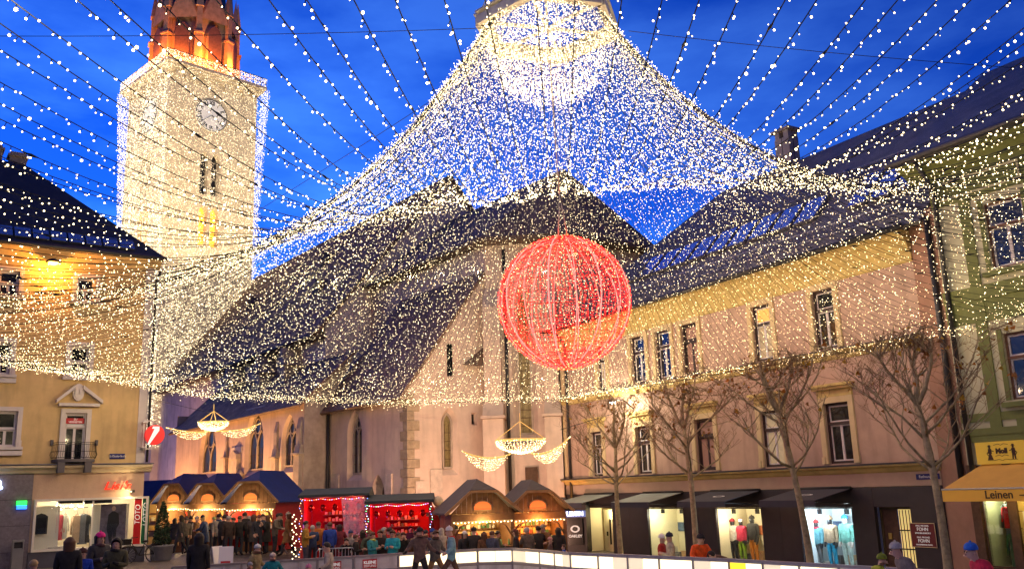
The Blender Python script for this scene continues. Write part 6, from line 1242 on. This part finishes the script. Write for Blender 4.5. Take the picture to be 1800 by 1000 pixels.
# ------------------------------------------------------------------ people
SK = {}
def skel(pose):
    """joints of a 1.75 m figure facing -y; returns verts, edges, radii, tags"""
    V = dict(pel=(0, 0, .94), spi=(0, .01, 1.12), che=(0, .015, 1.32), nek=(0, .0, 1.47), hea=(0, -.02, 1.58), top=(0, -.01, 1.67),
             shl=(.205, .01, 1.39), ell=(.24, .02, 1.12), wrl=(.25, -.04, .88), hal=(.25, -.06, .78), shr=(-.205, .01, 1.39), elr=(-.24, .02, 1.12), wrr=(-.25, -.04, .88), har=(-.25, -.06, .78),
             hil=(.10, 0, .88), knl=(.11, -.02, .50), anl=(.11, .02, .10), tol=(.12, -.16, .045), hir=(-.10, 0, .88), knr=(-.11, -.02, .50), anr=(-.11, .02, .10), tor=(-.12, -.16, .045))
    up = ['spi', 'che', 'nek', 'hea', 'top', 'shl', 'ell', 'wrl', 'hal', 'shr', 'elr', 'wrr', 'har']
    def mv(**k):
        for a, b in k.items(): V[a] = b
    if pose == 'hold': mv(ell=(.25, -.02, 1.12), wrl=(.12, -.25, 1.16), hal=(.07, -.31, 1.19), elr=(-.25, -.02, 1.12), wrr=(-.12, -.25, 1.14), har=(-.07, -.31, 1.17))
    if pose == 'drink': mv(ell=(.26, -.05, 1.15), wrl=(.14, -.2, 1.34), hal=(.09, -.23, 1.43), wrr=(-.2, -.1, .92), har=(-.18, -.16, .85))
    if pose == 'walk': mv(knl=(.11, -.17, .52), anl=(.11, -.22, .12), tol=(.12, -.41, .06), knr=(-.11, .08, .50), anr=(-.11, .30, .16), tor=(-.12, .16, .04), wrl=(.25, .14, .92), hal=(.25, .17, .83), wrr=(-.25, -.2, .95), har=(-.25, -.26, .87))
    if pose == 'skate':
        mv(pel=(0, .12, .86), spi=(0, .04, 1.04), che=(0, -.05, 1.22), nek=(0, -.13, 1.36), hea=(0, -.20, 1.47), top=(0, -.21, 1.57), shl=(.19, -.09, 1.30), shr=(-.19, -.09, 1.30), ell=(.32, -.02, 1.06), wrl=(.38, -.22, .98), hal=(.40, -.30, .95), elr=(-.30, .06, 1.06), wrr=(-.36, .22, .90), har=(-.37, .30, .86),
           hil=(.10, .12, .81), knl=(.14, -.12, .48), anl=(.13, .0, .12), tol=(.14, -.18, .07), hir=(-.10, .12, .81), knr=(-.22, .22, .50), anr=(-.34, .52, .24), tor=(-.38, .42, .10))
    if pose == 'stride': mv(knl=(.13, -.25, .54), anl=(.14, -.30, .13), tol=(.15, -.49, .08), knr=(-.13, .16, .50), anr=(-.16, .46, .22), tor=(-.18, .34, .07), ell=(.34, .04, 1.18), wrl=(.50, -.12, 1.05), hal=(.55, -.18, 1.02), elr=(-.34, .05, 1.18), wrr=(-.48, -.1, 1.1), har=(-.53, -.16, 1.08), hea=(0, -.06, 1.60), top=(0, -.06, 1.70))
    if pose == 'bend': mv(spi=(0, -.08, 1.08), che=(0, -.26, 1.18), nek=(0, -.40, 1.22), hea=(0, -.52, 1.24), top=(0, -.60, 1.28), shl=(.19, -.34, 1.19), shr=(-.19, -.34, 1.19), ell=(.24, -.42, .94), wrl=(.2, -.58, .82), hal=(.18, -.66, .80), elr=(-.24, -.42, .94), wrr=(-.2, -.58, .82), har=(-.18, -.66, .80))
    if pose == 'photo': mv(ell=(.28, -.12, 1.2), wrl=(.09, -.24, 1.48), hal=(.05, -.27, 1.56), elr=(-.28, -.12, 1.2), wrr=(-.09, -.24, 1.48), har=(-.05, -.27, 1.56))
    if pose == 'lean': mv(ell=(.30, -.12, 1.16), wrl=(.22, -.36, 1.08), hal=(.2, -.45, 1.08), elr=(-.30, -.12, 1.16), wrr=(-.22, -.36, 1.08), har=(-.2, -.45, 1.08), che=(0, -.05, 1.31), nek=(0, -.1, 1.45), hea=(0, -.15, 1.57), top=(0, -.15, 1.67), shl=(.19, -.06, 1.39), shr=(-.19, -.06, 1.39))
    for s in 'lr':                                   # gloved hand: knuckles, finger tips, thumb from the side of the palm
        h = np.array(V['ha'+s]); w = np.array(V['wr'+s]); d = h-w; d = d/np.linalg.norm(d); sd = np.array([-1 if s == 'l' else 1, 0, 0.]); sd = sd-d*(sd@d); sd = sd/(np.linalg.norm(sd)+1e-6)
        V['ti'+s] = tuple(h+d*.07); V['th'+s] = tuple(w+d*.045+sd*.05)
    rad_ = dict(pel=.175, spi=.175, che=.19, nek=.068, hea=.104, top=.080, shl=.100, ell=.070, wrl=.048, hal=.044, shr=.100, elr=.070, wrr=.048, har=.044, hil=.115, knl=.078, anl=.058, tol=.045, hir=.115, knr=.078, anr=.058, tor=.045, til=.028, tir=.028, thl=.018, thr=.018)
    Ed = [('pel', 'spi'), ('spi', 'che'), ('che', 'nek'), ('nek', 'hea'), ('hea', 'top'), ('che', 'shl'), ('shl', 'ell'), ('ell', 'wrl'), ('wrl', 'hal'), ('hal', 'til'), ('wrl', 'thl'), ('che', 'shr'), ('shr', 'elr'), ('elr', 'wrr'), ('wrr', 'har'), ('har', 'tir'), ('wrr', 'thr'), ('pel', 'hil'), ('hil', 'knl'), ('knl', 'anl'), ('anl', 'tol'), ('pel', 'hir'), ('hir', 'knr'), ('knr', 'anr'), ('anr', 'tor')]
    return V, Ed, rad_
REG = {('nek', 'hea'): 3, ('hea', 'top'): 3, ('wrl', 'hal'): 4, ('wrr', 'har'): 4, ('hal', 'til'): 4, ('har', 'tir'): 4, ('wrl', 'thl'): 4, ('wrr', 'thr'): 4, ('hil', 'knl'): 1, ('knl', 'anl'): 1, ('hir', 'knr'): 1, ('knr', 'anr'): 1, ('anl', 'tol'): 2, ('anr', 'tor'): 2}
POSES = ['stand', 'hold', 'drink', 'walk', 'skate', 'stride', 'bend', 'photo', 'lean']
tmp = []
for ps in POSES:
    V, Ed, rr = skel(ps); ks = list(V); me = bpy.data.meshes.new('skin_'+ps); me.from_pydata([V[k] for k in ks], [(ks.index(a), ks.index(b)) for a, b in Ed], []); o = bpy.data.objects.new('skin_'+ps, me); COL.objects.link(o)
    md = o.modifiers.new('skin', 'SKIN'); md.use_smooth_shade = True
    sv = me.skin_vertices[0].data if me.skin_vertices else None
    if sv is None:
        bpy.context.view_layer.objects.active = o; bpy.ops.mesh.customdata_skin_add(); sv = me.skin_vertices[0].data
    for i, k in enumerate(ks): sv[i].radius = (rr[k], rr[k]*(.80 if k in ('pel', 'spi', 'che') else 1)); sv[i].use_root = (k == 'pel')
    s2_ = o.modifiers.new('sub', 'SUBSURF'); s2_.levels = 1; s2_.render_levels = 1; tmp.append((ps, o, V, Ed))
bpy.context.view_layer.update(); dg = bpy.context.evaluated_depsgraph_get()
for ps, o, V, Ed in tmp:
    me = bpy.data.meshes.new_from_object(o.evaluated_get(dg)); co = np.array([p.center for p in me.polygons]); best = np.full(len(co), 1e9); reg = np.zeros(len(co), np.int32); tt = np.zeros(len(co))
    for a, b in Ed:
        A, B_ = np.array(V[a]), np.array(V[b]); d = B_-A; t = np.clip(((co-A)@d)/(d@d), 0, 1); ds = np.linalg.norm(co-A-t[:, None]*d, axis=1); m = ds < best; best[m] = ds[m]; reg[m] = REG.get((a, b), 0); tt[m] = t[m]
        if (a, b) in (('hil', 'knl'), ('hir', 'knr')): reg[m & (t < .12)] = 0
        if (a, b) == ('nek', 'hea'): reg[m & (t < .25)] = 0
    for _ in range(5): me.materials.append(None)
    me.polygons.foreach_set('material_index', reg); me.polygons.foreach_set('use_smooth', np.ones(len(co), bool)); SK[ps] = (me, V, co, reg); 
for ps, o, V, Ed in tmp: bpy.data.objects.remove(o)
def cm(c): return mat('cloth_%.2f_%.2f_%.2f' % c, c, .85, .35, 9, .9, 11)
SKIN = mat('skin_tone', (.48, .28, .20), .6, .05); HAIRC = {'b': (.02, .014, .01), 'br': (.09, .04, .02), 'bl': (.42, .28, .12), 'g': (.35, .33, .32)}
def person(lab, px, Y, face, pose, coat_, trous=(.03, .03, .04), h=1.72, hair='br', hat=None, long=False, shoes=(.02, .018, .018), glove=None, scarf=None, bag=None, ice=False, cat='person', fr=None, skin=None, name='person', group=None, pos=None):
    if pos is None: p = at(px, 900, Y); z = (ICEZ+.045) if ice else gz(p[0])
    else: p = pos; z = pos[2]
    me, V, co, reg = SK[pose]; me = me.copy(); r2 = reg.copy()
    if long: r2[(r2 == 1) & (co[:, 2] > .52)] = 0
    me.polygons.foreach_set('material_index', r2)
    for i, m_ in enumerate((cm(coat_), cm(trous), cm(shoes), skin or SKIN, cm(glove) if glove else (skin or SKIN))): me.materials[i] = m_
    o = put(name, me, None, (p[0], p[1], z), face, label=lab, cat=cat, group=group); s = h/1.75; o.scale = (s, s, s)
    hc = (np.array(V['hea'])*.45+np.array(V['top'])*.55); fwd = np.array(V['hea'])-np.array(V['nek']); tilt = math.atan2(-fwd[1], fwd[2])*.6 if pose in ('skate', 'bend') else .1
    sub = lambda nm, mb, m_: mb.build(nm, m_, o)
    if hat is None or long:
        mb = MB(); n = 12
        vv = []; ff = []; K = 8
        for i in range(K+1):
            ph = math.pi*i/K*.62
            for j in range(n):
                t = 2*math.pi*j/n; ex = 1.0+(.9 if hair in ('b', 'br') and long and math.sin(t) > -.2 and i > 5 else 0)*.2
                front = max(0, -math.sin(t)); phi = ph*(1-.48*front); vv.append((hc[0]+.112*ex*math.sin(phi)*math.cos(t), hc[1]+.015+.118*ex*math.sin(phi)*math.sin(t), hc[2]+.025+.115*math.cos(phi)-(.16 if long and i == K and math.sin(t) > -.3 else 0)))
        for i in range(K):
            for j in range(n): ff.append((i*n+j, (i+1)*n+j, (i+1)*n+(j+1) % n, i*n+(j+1) % n))
        mb.add(vv, ff, smooth=True); sub('hair', mb, mat('hair_'+hair, HAIRC[hair], .6, .2, 20))
    if hat:
        mb = MB(); mb.lathe([(.110, -.02), (.115, .0), (.113, .03), (.094, .07), (.056, .10), (.01, .108)], (hc[0], hc[1]+.012, hc[2]+.035), 12); hb = sub('beanie', mb, cm(hat)); MB().ball((hc[0], hc[1]+.012, hc[2]+.15), .022, 7, 5).build('bobble', cm(hat), hb)
    if skin is None:
        mb = MB(); e = hc+np.array([0, -.076, -.015])
        for q in (-.035, .035): mb.ball((e[0]+q, e[1]-.008, e[2]), .012, 6, 4)
        sub('eyes', mb, mat('eye_dark', (.02, .015, .012), .3, 0)); mb = MB(); mb.ball((e[0], e[1]-.02, e[2]-.04), .016, 6, 4, sq=(.8, 1.2, 1.4)); sub('nose', mb, SKIN)
        mb = MB(); mb.ball((e[0], e[1]-.004, e[2]-.078), .02, 6, 4, sq=(1.3, .4, .35)); sub('mouth', mb, mat('lip', (.35, .12, .10), .5, 0))
        if not long:
            mb = MB(); [mb.ball((hc[0]+q*.104, hc[1]+.01, hc[2]-.03), .02, 6, 4, sq=(.5, 1, 1.4)) for q in (-1, 1)]; sub('ears', mb, SKIN)
    if scarf:
        n_ = np.array(V['nek']); MB().tube([(n_[0]+.095*math.cos(t), n_[1]+.085*math.sin(t), n_[2]-.005+.01*math.sin(2*t)) for t in np.linspace(0, 2*math.pi, 13)], .042, 6).build('scarf', cm(scarf), o)
    if long:                                         # coat skirt
        mb = MB(); rg = []
        for z_, rx, ry in ((1.0, .185, .165), (.8, .215, .19), (.56, .235, .205)): rg.append([(rx*math.cos(t), ry*math.sin(t)+.0, z_) for t in np.linspace(0, 2*math.pi, 15)[:-1]])
        for a, b in zip(rg[1:], rg[:-1]): mb.add(a+b, [(i, (i+1) % 14, (i+1) % 14+14, i+14) for i in range(14)], smooth=True)
        sub('coat_skirt', mb, cm(coat_))
    if bag:
        mb = MB(); mb.hull([(.20, -.14, .72), (.32, -.14, .72), (.32, .14, .72), (.20, .14, .72)], [(.21, -.11, .98), (.30, -.11, .98), (.30, .11, .98), (.21, .11, .98)]); b_ = sub('bag', mb, cm(bag)); MB().tube([(.25, -.08, .98), (.2, -.02, 1.3), (.1, 0, 1.44), (-.1, .02, 1.3)], .014, 4).build('strap', cm(bag), b_)
    if ice:
        for s_ in 'lr':
            a, b = np.array(V['an'+s_]), np.array(V['to'+s_]); MB().bar((a[0], a[1]+.05, min(a[2], b[2])-.085), (b[0], b[1]-.06, b[2]-.075), .012, .03).build('skate_blade', STEEL, o)
    return o
B_, T_ = (.018, .018, .022), (.03, .035, .05)
IN, AW, RT, LT = 0, math.pi, math.pi/2, -math.pi/2      # towards camera, away, to the right, to the left
person('blond child low at the left edge, only the head top in view', 66, 19.0, AW, 'stand', (.35, .3, .25), h=1.32, hair='bl')
person('woman with long brown hair in black coat seen from behind', 126, 20.5, AW+.3, 'stand', B_, hair='br', long=True, h=1.68)
person('child in bright blue jacket and brown cap between two women', 150, 21.0, .3, 'stand', (.01, .05, .42), h=1.42, hair='br', hat=(.06, .02, .02))
person('woman in pink beanie and dark grey coat looking right', 179, 22.0, 1.0, 'hold', (.045, .042, .045), h=1.72, hair='b', hat=(.75, .02, .22), long=True, scarf=(.10, .05, .05))
person('woman in olive button coat with black fringe', 208, 21.6, .15, 'hold', (.075, .07, .035), h=1.66, hair='b', long=True, scarf=B_, glove=B_)
person('broad person in black coat seen from behind near the A-boards', 352, 24.5, AW, 'stand', B_, h=1.78, hair='b', long=True)
# market visitors by the blue huts
person('person in long dark coat walking past the first hut', 319, 44.0, LT, 'walk', (.04, .035, .045), h=1.74, long=True, hair='b')
person('dark clad person facing the first hut counter', 336, 45.6, AW, 'hold', B_, h=1.66, hair='b')
person('visitor in dark patterned beanie before the middle hut', 377, 44.6, .5, 'hold', (.05, .05, .05), h=1.6, hat=(.2, .25, .1))
person('stout visitor in black jacket at the bar table', 392, 41.2, AW-.4, 'lean', B_, h=1.75, hair='b', trous=B_)
person('person in dark brown coat with back to the square', 403, 41.0, AW+.5, 'stand', (.04, .025, .02), h=1.7, hair='g')
person('visitor in black coat beside the red cloth table', 422, 41.4, AW, 'hold', B_, h=1.68, hair='br')
person('tall visitor in black at the wide hut counter, left one', 430, 42.6, AW+.2, 'lean', B_, h=1.8, hair='b')
person('visitor in grey coat at the wide hut counter, middle one', 446, 41.9, AW-.2, 'stand', (.07, .06, .06), h=1.7, hair='br', long=True)
person('visitor in dark blue coat drinking by the wide hut', 462, 42.2, .9, 'drink', (.02, .04, .10), h=1.7, hair='b')
person('visitor in black turned left at the long red counter', 470, 41.6, LT, 'hold', B_, h=1.66, hair='br', long=True)
person('person in black with beige scarf right of the wide hut', 493, 42.4, LT+.3, 'drink', B_, h=1.72, hair='b', scarf=(.4, .3, .2))
# skaters on the left of the ice
person('child skater in grey helmet and red jacket near the left boards', 434, 27.0, RT, 'skate', (.45, .05, .05), trous=(.03, .03, .05), h=1.22, hat=(.3, .3, .32), ice=True)
person('skater in khaki jacket with white hood on the left ice', 452, 27.5, RT-.3, 'stride', (.25, .20, .10), h=1.58, hair='g', hat=(.5, .5, .5), ice=True)
person('child skater in teal jacket and pale beanie', 481, 27.0, .4, 'stride', (.01, .20, .24), trous=(.02, .04, .14), h=1.36, hat=(.55, .45, .40), ice=True)
person('small child skater in pink snow suit', 553, 25.0, LT, 'skate', (.70, .16, .28), trous=(.55, .12, .22), h=1.25, hat=(.6, .2, .3), ice=True)
person('skater in black and cream jacket beside the pink child', 578, 26.5, LT, 'stride', (.36, .30, .24), trous=B_, h=1.62, hair='b', ice=True, glove=B_)
# around the red tents
person('man in mustard jacket standing before the rope light', 538, 36.0, RT, 'hold', (.36, .20, .03), trous=(.05, .05, .08), h=1.74, hair='b')
person('visitor in orange jacket at the left tent counter', 560, 37.6, AW, 'hold', (.5, .16, .03), h=1.68, hair='br')
person('visitor in royal blue jacket at the left tent', 580, 37.4, AW+.6, 'stand', (.02, .06, .35), h=1.74, hair='br')
person('visitor in dark red coat at the left tent counter', 596, 37.7, AW, 'lean', (.14, .02, .03), h=1.7, hair='b', long=True)
person('crouching photographer in black before the crowd barrier', 609, 35.0, .2, 'photo', B_, trous=B_, h=1.42, hair='b')
person('person in black jacket with bent head before the tent sheet', 626, 34.8, RT, 'hold', B_, h=1.62, hair='br')
person('woman in teal and white ski jacket turned right', 655, 34.6, 1.1, 'hold', (.03, .24, .28), trous=(.05, .05, .07), h=1.70, hair='br', scarf=(.45, .5, .1))
person('woman in bright turquoise jacket with shoulder strap', 690, 34.3, -.3, 'hold', (.02, .34, .42), trous=(.05, .05, .06), h=1.76, hair='br', bag=(.02, .05, .12), long=False)
person('dark dressed visitor between the two turquoise jackets', 668, 35.8, .2, 'hold', B_, h=1.72, hair='br')
person('person photographing in black before the right tent', 709, 35.2, .1, 'photo', B_, h=1.64, hair='br')
person('visitor in crimson coat inside the right tent', 684, 37.0, AW, 'lean', (.35, .02, .02), h=1.76, hair='b')
person('stall keeper in dark shirt behind the right tent counter', 722, 39.3, .2, 'stand', (.05, .03, .05), h=1.72, hair='b')
person('visitor in black at the right edge of the red tent', 760, 35.8, LT, 'stand', B_, h=1.7, hat=(.02, .06, .3))
person('person in wide black coat with white hat by the stone post', 816, 34.6, .5, 'stand', (.02, .02, .025), h=1.62, hat=(.6, .58, .55), long=True)
person('skater in brown plaid jacket and black beanie gliding forward', 737, 29.6, .4, 'stride', (.12, .075, .06), trous=B_, h=1.82, hat=B_, hair='b', ice=True, glove=B_)
person('young skater in tan trousers right behind the plaid jacket', 764, 30.4, .8, 'stride', (.10, .09, .08), trous=(.26, .15, .06), h=1.7, hair='br', ice=True)
person('skater in turquoise jacket with red chest and white beanie', 792, 29.6, LT, 'stride', (.16, .32, .36), trous=(.10, .06, .04), h=1.82, hat=(.65, .62, .60), scarf=(.5, .02, .02), ice=True)
# right huts
person('visitor in black beanie with back turned at the brown hut', 832, 34.4, AW, 'lean', B_, h=1.75, hat=B_)
person('visitor in brown fur hood at the brown hut counter', 850, 34.3, AW+.4, 'stand', (.12, .06, .03), h=1.58, hair='br', long=True)
person('woman with white shoulder bag at the brown hut', 864, 34.1, AW-.6, 'hold', (.05, .06, .10), h=1.62, hair='br', bag=(.6, .58, .55))
person('visitor in black at the bottle hut', 945, 35.4, AW, 'lean', B_, h=1.68, hair='b')
person('visitor in dark coat right of the bottle hut', 980, 35.0, AW-.3, 'stand', B_, h=1.62, hair='b', long=True)
person('child in striped knit cap before the bottle hut', 965, 33.2, RT, 'stand', (.10, .06, .05), h=1.38, hat=(.4, .2, .2)); person('small child in blue jacket at the bottle hut', 988, 32.8, LT, 'stand', (.01, .07, .40), h=1.15, hair='br')
# by the right boards
person('woman in red jacket beside the man in beige', 1160, 27.8, 1.2, 'hold', (.40, .03, .02), h=1.62, hair='br', hat=(.75, .72, .68)); person('man in beige jacket and dark beanie leaning on the boards', 1174, 27.2, LT, 'hold', (.42, .34, .24), h=1.70, hat=(.03, .03, .05))
person('man in bright orange jacket and black cap at the boards', 1225, 26.6, .2, 'lean', (.75, .09, .01), h=1.72, hat=B_, hair='b')
person('person in brown jacket bending over the boards', 1278, 26.2, LT, 'bend', (.11, .06, .04), h=1.68, hair='b')
person('child skater in lime green jacket low at the right', 1526, 19.0, RT, 'skate', (.30, .36, .02), h=1.5, hat=(.2, .25, .02), ice=True); person('skater in grey jacket bent forward before the stair door', 1585, 18.2, LT, 'skate', (.16, .13, .12), h=1.78, hat=(.35, .33, .32), ice=True)
person('skater in red jacket and blue helmet low at the right', 1718, 16.8, LT, 'skate', (.55, .015, .05), h=1.82, hat=(.02, .12, .5), ice=True)
# more of the crowd
C_ = [((.03, .03, .04), 'black'), ((.10, .03, .03), 'dark red'), ((.03, .05, .12), 'navy'), ((.12, .10, .08), 'grey brown'), ((.06, .08, .05), 'moss green'), ((.30, .26, .22), 'pale grey'), ((.20, .10, .04), 'rust brown')]
W_ = [(308, 46.8, 'near the crates'), (328, 44.2, 'before the first blue hut'), (347, 43.6, 'between the first two blue huts'), (362, 43.0, 'before the middle blue hut'), (385, 42.4, 'just left of the wide blue hut'), (411, 42.8, 'under the wide hut eave'), (438, 43.0, 'at the wide hut opening'), (455, 40.6, 'before the wide hut counter'), (484, 41.0, 'by the long red counter'), (507, 39.6, 'between blue hut and red tent'),
      (550, 36.6, 'left in the red tent'), (617, 36.4, 'at the tent sheet'), (638, 36.9, 'between the red tents'), (648, 35.6, 'left of the turquoise jackets'), (675, 36.6, 'behind the turquoise jackets'), (700, 36.4, 'in the right tent front'), (731, 36.2, 'at the right tent post'), (748, 35.2, 'right of the red tent'), (775, 35.4, 'before the stone post'), (800, 35.8, 'left of the brown hut'), (874, 35.0, 'right of the brown hut'), (905, 35.0, 'between the brown huts'), (925, 34.6, 'left at the bottle hut'), (956, 35.6, 'in the bottle hut glow')]
for i, (px, Y, wh) in enumerate(W_):
    c, cn = C_[(i*3) % 7]; hb = (i*5) % 4; hc_, hn = C_[(i*2+1) % 7]
    person('visitor in %s %s %s' % (cn, 'coat' if i % 3 == 0 else 'jacket', wh), px, Y, [AW, .4, RT, LT, AW+.5, -.5][i % 6], ['hold', 'stand', 'drink', 'lean', 'walk'][i % 5], c, h=1.58+.05*(i % 5), hair=['b', 'br', 'g', 'bl'][hb], hat=hc_ if i % 2 else None, long=i % 3 == 0, scarf=hc_ if i % 4 == 0 else None)
# display dummies in the pink house windows
BLKS = mat('dummy_black', (.015, .015, .018), .3, 0); WDS = mat('dummy_pale', (.5, .42, .36), .5, .05)
def dummy(lab, x, coat_, trous, hat, zf=-.15, y=.75, pose='stand', h=1.72, scarf=None, sk=BLKS): q = PK.w(x, y, zf); return person(lab, 0, 0, PK.rot, pose, coat_, trous, h=h, hat=hat, skin=sk, cat='shop dummy', name='shop_dummy', pos=(q[0], q[1], zf), scarf=scarf, group='dummies in the ski wear windows')
dummy('black dummy in white jersey, left of the warm window', PK.f(1289, 940, .75)[0], (.55, .48, .42), (.02, .02, .03), (.2, .01, .02)); dummy('dummy in red jacket and lime trousers in the warm window', PK.f(1304, 940, .75)[0], (.5, .03, .07), (.18, .30, .02), (.4, .3, .3)); dummy('dummy in black jacket and orange trousers in the warm window', PK.f(1324, 940, .75)[0], (.02, .018, .02), (.48, .16, .02), (.02, .02, .02), h=1.85)
dummy('dummy in teal jacket over red jersey in the bluish window', PK.f(1436, 940, .75)[0], (.10, .26, .30), (.10, .10, .10), (.3, .02, .02), scarf=(.5, .02, .05)); dummy('dummy with fur hood and turquoise trousers in the bluish window', PK.f(1461, 940, .75)[0], (.30, .20, .12), (.01, .22, .34), (.35, .22, .12), h=1.85); dummy('dummy in green ski jacket and blue beanie in the bluish window', PK.f(1488, 940, .75)[0], (.12, .30, .24), (.35, .42, .36), (.02, .14, .35), h=1.9, sk=WDS)
